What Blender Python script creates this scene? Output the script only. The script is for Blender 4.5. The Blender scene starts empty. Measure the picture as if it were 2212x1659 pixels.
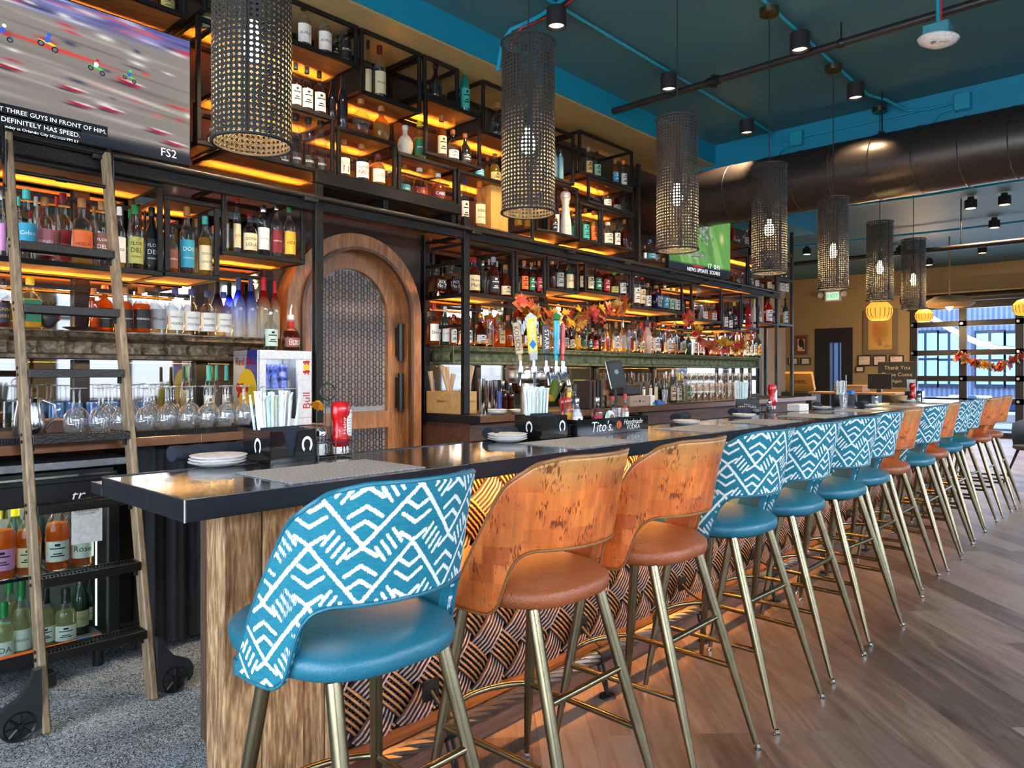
import bpy, math, random
import numpy as np
from math import sin, cos, pi, radians
from mathutils import Vector, Matrix
random.seed(7); NP = np.random.RandomState(11)
SC = bpy.context.scene
COL = SC.collection
F = 1557.0; CX = 1106.0; HY = 809.0; CH = 1.36
CF = Vector((.7343, .6788, 0)); CR = Vector((.6788, -.7343, 0))

def P(px, py, x=None, y=None, z=None):
    """the point of the room seen at photo pixel (px,py) lying in the plane x=, y= or z="""
    u = (px-CX)/F; v = (HY-py)/F
    dx = CF.x+u*CR.x; dy = CF.y+u*CR.y
    if x is not None: d = x/dx
    elif y is not None: d = y/dy
    else: d = (z-CH)/v
    return Vector((d*dx, d*dy, CH+d*v))
CROPS = dict(A=(0,0,3.16), B=(0,400,3.16), C=(0,800,3.16), D=(0,1134,3.16), E=(580,0,3.16), Fd=(580,450,3.16),
             G=(880,500,3.6867), H=(1300,500,3.6867), I=(1200,250,3.6867), J=(1612,500,3.6867))
def C(k, cx, cy):
    a, b, s = CROPS[k]; return a+cx/s, b+cy/s
def srgb(h):
    h = h.lstrip('#'); r = [int(h[i:i+2], 16)/255 for i in (0, 2, 4)]
    return tuple(c/12.92 if c <= .04045 else ((c+.055)/1.055)**2.4 for c in r)

# ------------------------------------------------------------ materials
MATS = {}
def newmat(name):
    m = bpy.data.materials.new(name); m.use_nodes = True
    nt = m.node_tree; b = nt.nodes['Principled BSDF']
    return m, nt, b
def N(nt, t, **kw):
    n = nt.nodes.new(t)
    for k, v in kw.items():
        if k in n.inputs.keys(): n.inputs[k].default_value = v
        else: setattr(n, k, v)
    return n
def L(nt, a, b): nt.links.new(a, b)
def c4(c): return (c[0], c[1], c[2], 1)
def coords(nt, scale=(1, 1, 1), rot=(0, 0, 0), kind='Object'):
    tc = N(nt, 'ShaderNodeTexCoord'); mp = N(nt, 'ShaderNodeMapping')
    mp.inputs['Scale'].default_value = scale; mp.inputs['Rotation'].default_value = rot
    L(nt, tc.outputs[kind], mp.inputs['Vector']); return mp.outputs['Vector']
def ramp(nt, fac, stops):
    r = N(nt, 'ShaderNodeValToRGB'); e = r.color_ramp.elements
    e[0].position, e[0].color = stops[0][0], c4(stops[0][1])
    e[1].position, e[1].color = stops[-1][0], c4(stops[-1][1])
    for p, c in stops[1:-1]:
        n = e.new(p); n.color = c4(c)
    L(nt, fac, r.inputs['Fac']); return r.outputs['Color']
def plain(key, col, rough=.5, metal=0, emis=0, ecol=None, bump=0, bscale=60, spec=.5, coat=0, var=.12):
    if key in MATS: return MATS[key]
    if isinstance(col, str): col = srgb(col)
    m, nt, b = newmat(key)
    b.inputs['Roughness'].default_value = rough; b.inputs['Metallic'].default_value = metal
    b.inputs['Specular IOR Level'].default_value = spec; b.inputs['Coat Weight'].default_value = coat
    nz = N(nt, 'ShaderNodeTexNoise', Scale=bscale, Detail=2.0); L(nt, coords(nt), nz.inputs['Vector'])
    lo = tuple(c*(1-var) for c in col); hi = tuple(min(1, c*(1+var)) for c in col)
    L(nt, ramp(nt, nz.outputs['Fac'], [(.3, lo), (.7, hi)]), b.inputs['Base Color'])
    if bump:
        bp = N(nt, 'ShaderNodeBump', Strength=bump, Distance=.01); L(nt, nz.outputs['Fac'], bp.inputs['Height']); L(nt, bp.outputs['Normal'], b.inputs['Normal'])
    if emis:
        b.inputs['Emission Color'].default_value = c4(ecol or col); b.inputs['Emission Strength'].default_value = emis
    MATS[key] = m; return m
def wood(key, dark, light, scale=6, stretch=(1, 1, 12), rough=.5, bump=.3, mid=None, dist=2.5):
    if key in MATS: return MATS[key]
    m, nt, b = newmat(key)
    v = coords(nt, tuple(scale/s for s in stretch))
    n1 = N(nt, 'ShaderNodeTexNoise', Scale=1.6, Detail=5.0, Roughness=.6, Distortion=dist); L(nt, v, n1.inputs['Vector'])
    n2 = N(nt, 'ShaderNodeTexNoise', Scale=14.0, Detail=4.0); L(nt, v, n2.inputs['Vector'])
    mx = N(nt, 'ShaderNodeMath', operation='MULTIPLY_ADD'); L(nt, n2.outputs['Fac'], mx.inputs[0]); mx.inputs[1].default_value = .45; 
    ad = N(nt, 'ShaderNodeMath', operation='MULTIPLY'); L(nt, n1.outputs['Fac'], ad.inputs[0]); ad.inputs[1].default_value = .6
    L(nt, ad.outputs[0], mx.inputs[2])
    st = [(.32, dark), (.68, light)] if mid is None else [(.3, dark), (.5, mid), (.7, light)]
    L(nt, ramp(nt, mx.outputs[0], st), b.inputs['Base Color'])
    b.inputs['Roughness'].default_value = rough
    bp = N(nt, 'ShaderNodeBump', Strength=bump, Distance=.004); L(nt, mx.outputs[0], bp.inputs['Height']); L(nt, bp.outputs['Normal'], b.inputs['Normal'])
    MATS[key] = m; return m
def emit(key, col, s):
    if key in MATS: return MATS[key]
    if isinstance(col, str): col = srgb(col)
    m = bpy.data.materials.new(key); m.use_nodes = True; nt = m.node_tree; nt.nodes.clear()
    e = N(nt, 'ShaderNodeEmission', Strength=s); e.inputs['Color'].default_value = c4(col)
    o = N(nt, 'ShaderNodeOutputMaterial'); L(nt, e.outputs[0], o.inputs[0]); MATS[key] = m; return m
def glass(key, tint=(1, 1, 1), refl=.9, base=.06, rough=.02, haze=0):
    """thin glass: tinted see-through with fresnel reflections"""
    if key in MATS: return MATS[key]
    m = bpy.data.materials.new(key); m.use_nodes = True; nt = m.node_tree; nt.nodes.clear()
    t = N(nt, 'ShaderNodeBsdfTransparent'); t.inputs['Color'].default_value = c4(tint)
    g = N(nt, 'ShaderNodeBsdfGlossy', Roughness=rough); g.inputs['Color'].default_value = (refl, refl, refl, 1)
    lw = N(nt, 'ShaderNodeLayerWeight', Blend=.35)
    mr = N(nt, 'ShaderNodeMapRange'); L(nt, lw.outputs['Facing'], mr.inputs[0]); mr.inputs[3].default_value = base; mr.inputs[4].default_value = .75
    pw = N(nt, 'ShaderNodeMath', operation='POWER'); L(nt, mr.outputs[0], pw.inputs[0]); pw.inputs[1].default_value = 1.3
    mx = N(nt, 'ShaderNodeMixShader'); L(nt, pw.outputs[0], mx.inputs[0]); L(nt, t.outputs[0], mx.inputs[1]); L(nt, g.outputs[0], mx.inputs[2])
    out = mx.outputs[0]
    if haze:
        d = N(nt, 'ShaderNodeBsdfDiffuse'); d.inputs['Color'].default_value = c4(tint)
        m2 = N(nt, 'ShaderNodeMixShader', Fac=haze); L(nt, out, m2.inputs[1]); L(nt, d.outputs[0], m2.inputs[2]); out = m2.outputs[0]
    o = N(nt, 'ShaderNodeOutputMaterial'); L(nt, out, o.inputs[0]); MATS[key] = m; return m
def liquid(key, col, dens=.45):
    if key in MATS: return MATS[key]
    m = bpy.data.materials.new(key); m.use_nodes = True; nt = m.node_tree; nt.nodes.clear()
    if isinstance(col, str): col = srgb(col)
    t = N(nt, 'ShaderNodeBsdfTransparent'); t.inputs['Color'].default_value = c4(tuple(c**.75 for c in col))
    d = N(nt, 'ShaderNodeBsdfDiffuse'); d.inputs['Color'].default_value = c4(col)
    tr = N(nt, 'ShaderNodeBsdfTranslucent'); tr.inputs['Color'].default_value = c4(col)
    a = N(nt, 'ShaderNodeMixShader', Fac=.6); L(nt, d.outputs[0], a.inputs[1]); L(nt, tr.outputs[0], a.inputs[2])
    mx = N(nt, 'ShaderNodeMixShader', Fac=dens); L(nt, t.outputs[0], mx.inputs[1]); L(nt, a.outputs[0], mx.inputs[2])
    o = N(nt, 'ShaderNodeOutputMaterial'); L(nt, mx.outputs[0], o.inputs[0]); MATS[key] = m; return m

# ------------------------------------------------------------ meshes
class MB:
    def __init__(s): s.v = []; s.f = []; s.mi = []; s.cur = 0
    def add(s, vs, fs):
        o = len(s.v); s.v += [tuple(v) for v in vs]
        for f in fs: s.f.append([i+o for i in f]); s.mi.append(s.cur)
        return s
    def box(s, x0, x1, y0, y1, z0, z1, M=None, taper=0):
        vs = [Vector((x, y, z)) for z in (z0, z1) for y in (y0, y1) for x in (x0, x1)]
        if M is not None: vs = [M @ v for v in vs]
        return s.add(vs, [(0, 2, 3, 1), (4, 5, 7, 6), (0, 1, 5, 4), (2, 6, 7, 3), (0, 4, 6, 2), (1, 3, 7, 5)])
    def bbox(s, x0, x1, y0, y1, z0, z1, b=.004, M=None):
        """box with chamfered edges"""
        b = min(b, (x1-x0)/2.1, (y1-y0)/2.1, (z1-z0)/2.1)
        X = (x0, x1); Y = (y0, y1); Z = (z0, z1); vs = []; idx = {}
        for i in (0, 1):
            for j in (0, 1):
                for k in (0, 1):
                    sx = b if i == 0 else -b; sy = b if j == 0 else -b; sz = b if k == 0 else -b
                    for a, p in enumerate(((X[i], Y[j]+sy, Z[k]+sz), (X[i]+sx, Y[j], Z[k]+sz), (X[i]+sx, Y[j]+sy, Z[k]))):
                        idx[i, j, k, a] = len(vs); vs.append(Vector(p))
        g = lambda i, j, k, a: idx[i, j, k, a]
        fs = []
        for i in (0, 1): fs.append([g(i, 0, 0, 0), g(i, 1, 0, 0), g(i, 1, 1, 0), g(i, 0, 1, 0)])
        for j in (0, 1): fs.append([g(0, j, 0, 1), g(1, j, 0, 1), g(1, j, 1, 1), g(0, j, 1, 1)])
        for k in (0, 1): fs.append([g(0, 0, k, 2), g(1, 0, k, 2), g(1, 1, k, 2), g(0, 1, k, 2)])
        for i in (0, 1):
            for j in (0, 1): fs.append([g(i, j, 0, 0), g(i, j, 1, 0), g(i, j, 1, 1), g(i, j, 0, 1)])
            for k in (0, 1): fs.append([g(i, 0, k, 0), g(i, 1, k, 0), g(i, 1, k, 2), g(i, 0, k, 2)])
        for j in (0, 1):
            for k in (0, 1): fs.append([g(0, j, k, 1), g(1, j, k, 1), g(1, j, k, 2), g(0, j, k, 2)])
        for i in (0, 1):
            for j in (0, 1):
                for k in (0, 1): fs.append([g(i, j, k, 0), g(i, j, k, 1), g(i, j, k, 2)])
        cen = Vector(((x0+x1)/2, (y0+y1)/2, (z0+z1)/2)); out = []
        for f in fs:
            a, b_, c_ = vs[f[0]], vs[f[1]], vs[f[2]]
            out.append(f if (b_-a).cross(c_-a).dot(a-cen) > 0 else f[::-1])
        if M is not None: vs = [M @ v for v in vs]
        return s.add(vs, out)
    def tube(s, pts, r, n=10, caps=True, closed=False, flat=1.0):
        pts = [Vector(p) for p in pts]; rs = r if isinstance(r, (list, tuple)) else [r]*len(pts)
        vs = []; k = len(pts); up = None
        for i, p in enumerate(pts):
            a = pts[(i-1) % k] if (closed or i > 0) else p; b = pts[(i+1) % k] if (closed or i < k-1) else p
            t = (b-a).normalized()
            if up is None:
                up = Vector((0, 0, 1)) if abs(t.z) < .9 else Vector((1, 0, 0))
            sx = t.cross(up)
            if sx.length < 1e-6: sx = t.orthogonal()
            sx.normalize(); up = sx.cross(t).normalized()
            for j in range(n):
                an = 2*pi*(j+.5)/n; vs.append(p+(sx*cos(an)+up*sin(an)*flat)*rs[i])
        fs = []
        for i in range(k if closed else k-1):
            for j in range(n):
                i2 = (i+1) % k; fs.append((i*n+j, i*n+(j+1) % n, i2*n+(j+1) % n, i2*n+j))
        if caps and not closed:
            fs.append(tuple(range(n))[::-1]); fs.append(tuple((k-1)*n+j for j in range(n)))
        return s.add(vs, fs)
    def cyl(s, p0, p1, r0, r1=None, n=16): return s.tube([p0, p1], [r0, r0 if r1 is None else r1], n)
    def lathe(s, prof, o=(0, 0, 0), n=20, M=None, arc=None, sq=None):
        o = Vector(o); vs = []; k = len(prof); full = arc is None
        m = n if full else n+1; a0, a1 = (0, 2*pi) if full else arc
        for r, z in prof:
            for j in range(m):
                an = a0+(a1-a0)*j/n; q = r
                if sq: q = r/((abs(cos(an))**sq+abs(sin(an))**sq)**(1/sq))
                v = Vector((q*cos(an), q*sin(an), z)); v = (M @ v) if M is not None else v
                vs.append(v+o)
        fs = []
        for i in range(k-1):
            for j in range(n):
                j2 = (j+1) % m
                fs.append((i*m+j, i*m+j2, (i+1)*m+j2, (i+1)*m+j))
        return s.add(vs, fs)
    def grid(s, P, closed_u=False):
        """P[i][j] rows of points"""
        a = len(P); b = len(P[0]); vs = [p for r in P for p in r]; fs = []
        for i in range(a-1):
            for j in range(b-1): fs.append((i*b+j, i*b+j+1, (i+1)*b+j+1, (i+1)*b+j))
        return s.add(vs, fs)
    def prism(s, poly, d, M):
        """polygon (2D) extruded by d along local z, placed by matrix M"""
        n = len(poly); vs = [M @ Vector((x, y, 0)) for x, y in poly]+[M @ Vector((x, y, d)) for x, y in poly]
        fs = [tuple(range(n))[::-1], tuple(range(n, 2*n))]+[(i, (i+1) % n, n+(i+1) % n, n+i) for i in range(n)]
        return s.add(vs, fs)
    def mesh(s, name, sharp=35):
        me = bpy.data.meshes.new(name); me.from_pydata(s.v, [], s.f)
        if any(s.mi): me.polygons.foreach_set('material_index', s.mi)
        if len(me.polygons):
            me.polygons.foreach_set('use_smooth', [True]*len(me.polygons)); me.set_sharp_from_angle(angle=radians(sharp))
        me.update(); return me
    def build(s, name, m, parent=None, sharp=35, loc=None):
        me = s.mesh(name, sharp)
        for x in (m if isinstance(m, (list, tuple)) else [m]): me.materials.append(x)
        o = bpy.data.objects.new(name, me); COL.objects.link(o)
        if parent is not None: o.parent = parent
        if loc is not None: o.location = loc
        return o
def tag(o, label=None, cat=None, group=None, kind=None):
    for k, v in (('label', label), ('category', cat), ('group', group), ('kind', kind)):
        if v: o[k] = v
    return o
def empty(name, loc=(0, 0, 0), rz=0, label=None, cat=None, group=None):
    o = bpy.data.objects.new(name, None); COL.objects.link(o); o.location = loc; o.rotation_euler = (0, 0, rz); o.empty_display_size = .05
    return tag(o, label, cat, group)
def struct(name, mb, m, parent=None, label=None):
    o = mb.build(name, m, parent)
    if parent is None: o['kind'] = 'structure'; 
    if label: o['label'] = label
    return o
def kids(o): return [c for c in bpy.data.objects if c.parent is o]
def copy_tree(o, parent=None, ch=None):
    c = o.copy(); COL.objects.link(c); c.parent = parent
    for k in (ch(o) if ch else kids(o)): copy_tree(k, c, ch)
    return c
def rotz(a): return Matrix.Rotation(a, 4, 'Z')
TXT = {}
def textmesh(s, shear=0):
    if (s, shear) not in TXT:
        cu = bpy.data.curves.new('t', 'FONT'); cu.body = s; cu.align_x = 'CENTER'; cu.align_y = 'CENTER'; cu.size = 1; cu.resolution_u = 2; cu.shear = shear
        ob = bpy.data.objects.new('t', cu); me = bpy.data.meshes.new_from_object(ob)
        v = [tuple(x.co) for x in me.vertices]; f = [tuple(p.vertices) for p in me.polygons]
        bpy.data.objects.remove(ob); bpy.data.meshes.remove(me); TXT[s, shear] = (v, f)
    return TXT[s, shear]
def text(name, s, m, parent, M, width=None, height=None, bend=None, shear=0, tilt=0, squash=1):
    """letters as a flat mesh; local x right, y up, z outwards; M places it. bend = radius of the drum they are wrapped on"""
    v, f = textmesh(s, shear); xs = [a[0] for a in v]; ys = [a[1] for a in v]
    w = max(xs)-min(xs); h = max(ys)-min(ys); k = width/w if width else height/h
    if width and height: k = min(width/w, height/h)
    ox = (max(xs)+min(xs))/2; oy = (max(ys)+min(ys))/2; vs = []
    ct, st = cos(tilt), sin(tilt)
    for a in v:
        x, y = (a[0]-ox)*k*squash, (a[1]-oy)*k; x, y = x*ct-y*st, x*st+y*ct
        p = Vector((bend*sin(x/bend), y, bend*cos(x/bend)-bend)) if bend else Vector((x, y, 0))
        vs.append(M @ p)
    return MB().add(vs, f).build(name, m, parent)
def facing(loc, rz=0):
    """matrix for a panel facing -y (turned rz about z): local x -> +x, y -> up, z -> -y"""
    return Matrix.Translation(loc) @ rotz(rz) @ Matrix(((1, 0, 0, 0), (0, 0, -1, 0), (0, 1, 0, 0), (0, 0, 0, 1)))
def painted(name, nx, ny, fn, M, w, h, m, parent=None):
    """flat picture: a fine grid with a colour per vertex. fn(u,v) arrays -> (n,3) linear"""
    u, v = np.meshgrid(np.linspace(0, 1, nx), np.linspace(0, 1, ny)); col = fn(u, v)
    vs = [M @ Vector(((a-.5)*w, (b-.5)*h, 0)) for a, b in zip(u.ravel(), v.ravel())]
    mb = MB(); fs = [(j*nx+i, j*nx+i+1, (j+1)*nx+i+1, (j+1)*nx+i) for j in range(ny-1) for i in range(nx-1)]
    mb.add(vs, fs); o = mb.build(name, m, parent)
    at = o.data.attributes.new('Col', 'FLOAT_COLOR', 'POINT'); c = np.ones((nx*ny, 4), 'f'); c[:, :3] = col.reshape(-1, 3); at.data.foreach_set('color', c.ravel()); return o
def vcolmat(key, rough=.5, emis=0):
    m, nt, b = newmat(key); a = N(nt, 'ShaderNodeAttribute', attribute_name='Col'); L(nt, a.outputs['Color'], b.inputs['Base Color']); b.inputs['Roughness'].default_value = rough
    if emis: nt.links.remove(b.inputs['Base Color'].links[0]); b.inputs['Base Color'].default_value = (.005, .005, .005, 1); L(nt, a.outputs['Color'], b.inputs['Emission Color']); b.inputs['Emission Strength'].default_value = emis
    return m

STEEL = plain('dark_steel', (.014, .0135, .013), .45, .5, bump=.25, bscale=90)
STEEL2 = plain('mill_steel', (.06, .055, .05), .4, .8, bump=.15, bscale=40)
BLACK = plain('black_satin', (.008, .008, .009), .35)
BLACKM = plain('black_matte', (.012, .012, .013), .7)
CHROME = plain('chrome', (.75, .75, .75), .12, 1)
STAIN = plain('stainless', (.5, .52, .55), .28, 1)
WHITE = plain('white_china', (.8, .8, .8), .2)
PAPER = plain('white_paper', (.8, .79, .76), .6)
SHELFW = wood('shelf_wood', (.16, .065, .018), (.42, .19, .06), 5, (10, 1, 1), .5, .15)
BRASS = plain('antique_brass', (.22, .19, .115), .27, 1, bscale=8, var=.15)
LED = emit('led_orange', (1, .42, .08), 14)
GLASS = glass('clear_glass', (.93, .95, .95))
NAVY = plain('navy_cloth', (.011, .019, .038), .85, bump=.4, bscale=300)
GOLDTXT = plain('ink_gold', (.5, .3, .08), .5)
INK = {k: plain('ink_'+k, v, .6, var=.02) for k, v in dict(black='#141414', white='#f2f2ee', red='#c01818', green='#1d7a3a', navy='#1c2a5a', brown='#5a2c18', gold='#c79a3a', grey='#8a8f92', yellow='#f0c81e', blue='#1e78c8', orange='#e8641e', teal='#178a8a').items()}
# ------------------------------------------------------------ camera, render look
cam = bpy.data.cameras.new('camera'); cam.sensor_width = 36; cam.lens = F/2212*36; cam.shift_y = -20.5/2212; cam.clip_start = .05; cam.clip_end = 200
co = bpy.data.objects.new('camera', cam); COL.objects.link(co); co.location = (0, 0, CH)
co.rotation_euler = Matrix((CR, Vector((0, 0, 1)), -CF)).transposed().to_euler(); SC.camera = co
cy = SC.cycles; cy.use_denoising = True; cy.max_bounces = 6; cy.diffuse_bounces = 3; cy.glossy_bounces = 3; cy.transmission_bounces = 2; cy.transparent_max_bounces = 14
cy.caustics_reflective = False; cy.caustics_refractive = False; cy.sample_clamp_indirect = 6; cy.use_adaptive_sampling = True; cy.adaptive_threshold = .2; cy.light_sampling_threshold = .03
SC.view_settings.view_transform = 'Standard'; SC.view_settings.look = 'None'; SC.view_settings.exposure = .8; SC.view_settings.gamma = 1.0
w = bpy.data.worlds.new('sky'); SC.world = w; w.use_nodes = True; bg = w.node_tree.nodes['Background']
sk = N(w.node_tree, 'ShaderNodeTexSky', sky_type='HOSEK_WILKIE', turbidity=3.0, ground_albedo=.4); sk.sun_direction = (-.3, .4, .85)
mxs = N(w.node_tree, 'ShaderNodeMixRGB', Fac=.65); L(w.node_tree, sk.outputs[0], mxs.inputs[1]); mxs.inputs[2].default_value = (.62, .72, .9, 1)
L(w.node_tree, mxs.outputs[0], bg.inputs['Color']); bg.inputs['Strength'].default_value = 2.3

# ------------------------------------------------------------ room shell
XW, XE, YS, YN, YE = -2.2, 18.5, -4.0, 4.25, 7.46
ZC = 3.78
def planks():
    m, nt, b = newmat('floor_planks')
    v = coords(nt, (1, 1, 1), (0, 0, radians(-45)))
    br = N(nt, 'ShaderNodeTexBrick', Scale=1.0); br.offset = .37; br.inputs['Brick Width'].default_value = 1.35; br.inputs['Row Height'].default_value = .203
    br.inputs['Mortar Size'].default_value = .0012; br.inputs['Color1'].default_value = (0, 0, 0, 1); br.inputs['Color2'].default_value = (1, 1, 1, 1); br.inputs['Mortar'].default_value = (.3, .3, .3, 1); br.inputs['Bias'].default_value = 0
    L(nt, v, br.inputs['Vector'])
    # per-plank shift of the grain
    mp = N(nt, 'ShaderNodeVectorMath', operation='MULTIPLY_ADD'); L(nt, br.outputs['Color'], mp.inputs[0]); mp.inputs[1].default_value = (7, 3, 1); L(nt, v, mp.inputs[2])
    s2 = N(nt, 'ShaderNodeVectorMath', operation='MULTIPLY'); L(nt, mp.outputs[0], s2.inputs[0]); s2.inputs[1].default_value = (1.1, 9, 1)
    n1 = N(nt, 'ShaderNodeTexNoise', Scale=1.7, Detail=8.0, Roughness=.62, Distortion=.9); L(nt, s2.outputs[0], n1.inputs['Vector'])
    s3 = N(nt, 'ShaderNodeVectorMath', operation='MULTIPLY'); L(nt, mp.outputs[0], s3.inputs[0]); s3.inputs[1].default_value = (3, 60, 1)
    n2 = N(nt, 'ShaderNodeTexNoise', Scale=2.0, Detail=4.0); L(nt, s3.outputs[0], n2.inputs['Vector'])
    sc = N(nt, 'ShaderNodeSeparateColor'); L(nt, br.outputs['Color'], sc.inputs[0])
    a = N(nt, 'ShaderNodeMath', operation='MULTIPLY_ADD'); L(nt, sc.outputs[0], a.inputs[0]); a.inputs[1].default_value = .42
    bb = N(nt, 'ShaderNodeMath', operation='MULTIPLY_ADD'); L(nt, n2.outputs['Fac'], bb.inputs[0]); bb.inputs[1].default_value = .22; L(nt, n1.outputs['Fac'], bb.inputs[2])
    L(nt, bb.outputs[0], a.inputs[2])
    L(nt, ramp(nt, a.outputs[0], [(.42, (.034, .021, .016)), (.62, (.095, .061, .045)), (.82, (.175, .118, .087)), (1.0, (.25, .182, .145))]), b.inputs['Base Color'])
    b.inputs['Roughness'].default_value = .38
    bp = N(nt, 'ShaderNodeBump', Strength=.25, Distance=.003); L(nt, a.outputs[0], bp.inputs['Height']); L(nt, bp.outputs['Normal'], b.inputs['Normal'])
    return m
def carpet():
    m, nt, b = newmat('loop_mat')
    v = coords(nt); vo = N(nt, 'ShaderNodeTexNoise', Scale=62.0, Detail=1.0, Distortion=3.5); L(nt, v, vo.inputs['Vector'])
    n = N(nt, 'ShaderNodeTexNoise', Scale=3.0, Detail=3.0); L(nt, v, n.inputs['Vector'])
    a = N(nt, 'ShaderNodeMath', operation='MULTIPLY_ADD'); L(nt, n.outputs['Fac'], a.inputs[0]); a.inputs[1].default_value = .25; L(nt, vo.outputs['Fac'], a.inputs[2])
    L(nt, ramp(nt, a.outputs[0], [(.50, (.03, .036, .042)), (.60, (.17, .2, .22)), (.72, (.6, .66, .7))]), b.inputs['Base Color'])
    b.inputs['Roughness'].default_value = .9
    bp = N(nt, 'ShaderNodeBump', Strength=.8, Distance=.01); L(nt, vo.outputs['Fac'], bp.inputs['Height']); L(nt, bp.outputs['Normal'], b.inputs['Normal']); return m
TEALD = plain('ceiling_teal', (.045, .15, .19), .55, bump=.05, bscale=200)
TEALB = plain('beam_teal', (.004, .26, .42), .5, bump=.05, bscale=200)
WALLT = plain('wall_tan', (.36, .255, .115), .6, bump=.06, bscale=250)
WALLP = plain('wall_pale', (.55, .47, .40), .6)
WALLD = plain('wall_dark', (.06, .045, .034), .5)
struct('floor', MB().box(XW, XE+.2, YS, 1.97, -.1, 0).box(10.2, XE+.2, 1.97, YE, -.1, 0), planks())
struct('floor', MB().box(XW, 10.2, 1.97, YN+.2, -.1, 0), carpet())
struct('ceiling', MB().box(XW, XE+.2, YS, YE, ZC, ZC+.1), TEALD)
struct('beam', MB().box(XW, 7.05, 3.59, YN+.2, 3.58, ZC), [TEALB])
struct('beam', MB().box(7.05, 7.4, YS, YN+.2, 3.36, ZC), TEALB)
struct('beam', MB().box(7.4, 9.97, 3.6, 4.24, 3.27, ZC), TEALB)
soff = plain('soffit_warm_lit', (.5, .37, .16), .4, .1)  # warm light on the beam's underside, put into this colour
struct('soffit_lit_sheet', MB().box(XW, 7.05, 3.6, YN, 3.565, 3.579), soff)  # thin sheet under the beam carrying the painted warm light
# back wall
struct('wall_north', MB().box(XW, 9.72, YN, YN+.2, 0, ZC), WALLD)
struct('wall_north_far', MB().box(9.6, XE+.2, YE, YE+.2, 0, ZC), WALLP)
struct('wall_hall', MB().box(9.6, 9.72, YN+.2, YE, 0, ZC), WALLP)
struct('wall_west', MB().box(XW-.2, XW, YS, -2.6, 0, ZC).box(XW-.2, XW, 3.3, YN+.2, 0, ZC).box(XW-.2, XW, -2.6, 3.3, 0, .35).box(XW-.2, XW, -2.6, 3.3, 3.0, ZC), WALLT)  # opening cut in the unseen west wall to let added fill light in
wwf = MB()
for y in (-2.6, -.68, 1.28, 3.24): wwf.box(XW-.12, XW-.06, y, y+.06, .35, 3.0)
for z in (.35, 2.2, 2.94): wwf.box(XW-.12, XW-.06, -2.6, 3.3, z, z+.06)
wwo = struct('window_8', wwf, plain('black_frame', (.012, .012, .013), .4)); MB().box(XW-.1, XW-.095, -2.6, 3.3, .35, 3.0).build('pane', glass('window_glass', (.97, .98, 1), base=.02), wwo)  # unseen window, added to light the bar end and carpet
# street side wall with big windows
wins = [(-1.9, .3), (.7, 2.9), (3.3, 5.5), (5.9, 8.1), (8.5, 10.7), (11.1, 13.3), (13.7, 15.9)]
mb = MB(); mb.box(XW, XE+.2, YS-.2, YS, 0, .45).box(XW, XE+.2, YS-.2, YS, 3.0, ZC)
xs = [XW]+[v for q in wins for v in q]+[XE+.2]
for i in range(0, len(xs), 2): mb.box(xs[i], xs[i+1], YS-.2, YS, .45, 3.0)
struct('wall_south', mb, WALLT)
BF = plain('black_frame', (.012, .012, .013), .4)
for i, (a, b) in enumerate(wins):
    m_ = MB()
    for z in (.45, 2.2, 2.94): m_.box(a, b, YS-.12, YS-.06, z, z+.06)
    for x in (a, (a+b)/2-.03, b-.06): m_.box(x, x+.06, YS-.12, YS-.06, .45, 3.0)
    o = struct('window_%d' % (i+1), m_, BF)
    MB().box(a, b, YS-.1, YS-.095, .45, 3.0).build('pane', glass('window_glass', (.97, .98, 1), base=.02), o)
# lettering on the street windows, met again in the bar mirror
for x, s in ((1.8, 'COCKTAILS'), (4.4, 'TACOS')):
    M_ = Matrix.Translation((x, YS-.09, 2.05)) @ Matrix(((1, 0, 0, 0), (0, 0, -1, 0), (0, 1, 0, 0), (0, 0, 0, 1)))
    text('window_lettering', s, BLACK, bpy.data.objects['window_1' if s[0] == 'C' else 'window_3'], M_, width=1.7 if s[0] == 'C' else 1.0)
# far wall: tan part with the street door, then the roll-up glass door
DY0, DY1, DZ = P(1842, 800, x=XE).y, P(1761, 800, x=XE).y, P(1800, 709, x=XE).z
GY1 = P(1972, 800, x=XE).y; GZ = P(1990, 648, x=XE).z; GY0 = -2.2
mb = MB(); mb.box(XE, XE+.2, DY1, YE+.2, 0, ZC).box(XE, XE+.2, GY1, DY0, 0, ZC).box(XE, XE+.2, DY0, DY1, DZ, ZC).box(XE, XE+.2, GY0, GY1, GZ, ZC).box(XE, XE+.2, YS-.2, GY0, 0, ZC)
struct('wall_east', mb, WALLT)
struct('baseboard_east', MB().box(XE-.03, XE, GY1+.02, DY0-.02, 0, .95).box(XE-.03, XE, DY1+.02, YE, 0, .95), plain('wainscot', (.02, .035, .045), .5))
d = struct('door_1', MB().box(XE-.02, XE+.12, DY0, DY0+.26, 0, DZ).box(XE-.02, XE+.12, DY1-.36, DY1, 0, DZ).box(XE-.02, XE+.12, DY0+.26, DY1-.36, DZ-.36, DZ).box(XE-.02, XE+.12, DY0+.26, DY1-.36, 0, .3), BF)
MB().box(XE+.05, XE+.06, DY0+.26, DY1-.36, .3, DZ-.36).build('pane', glass('door_glass', (.9, .95, 1), base=.04), d)
MB().cyl((XE-.06, DY0+.14, .95), (XE-.06, DY0+.14, 1.35), .02).box(XE-.06, XE-.02, DY0+.12, DY0+.16, .96, 1.0).box(XE-.06, XE-.02, DY0+.12, DY0+.16, 1.3, 1.34).build('door_handle', STAIN, d)
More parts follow.
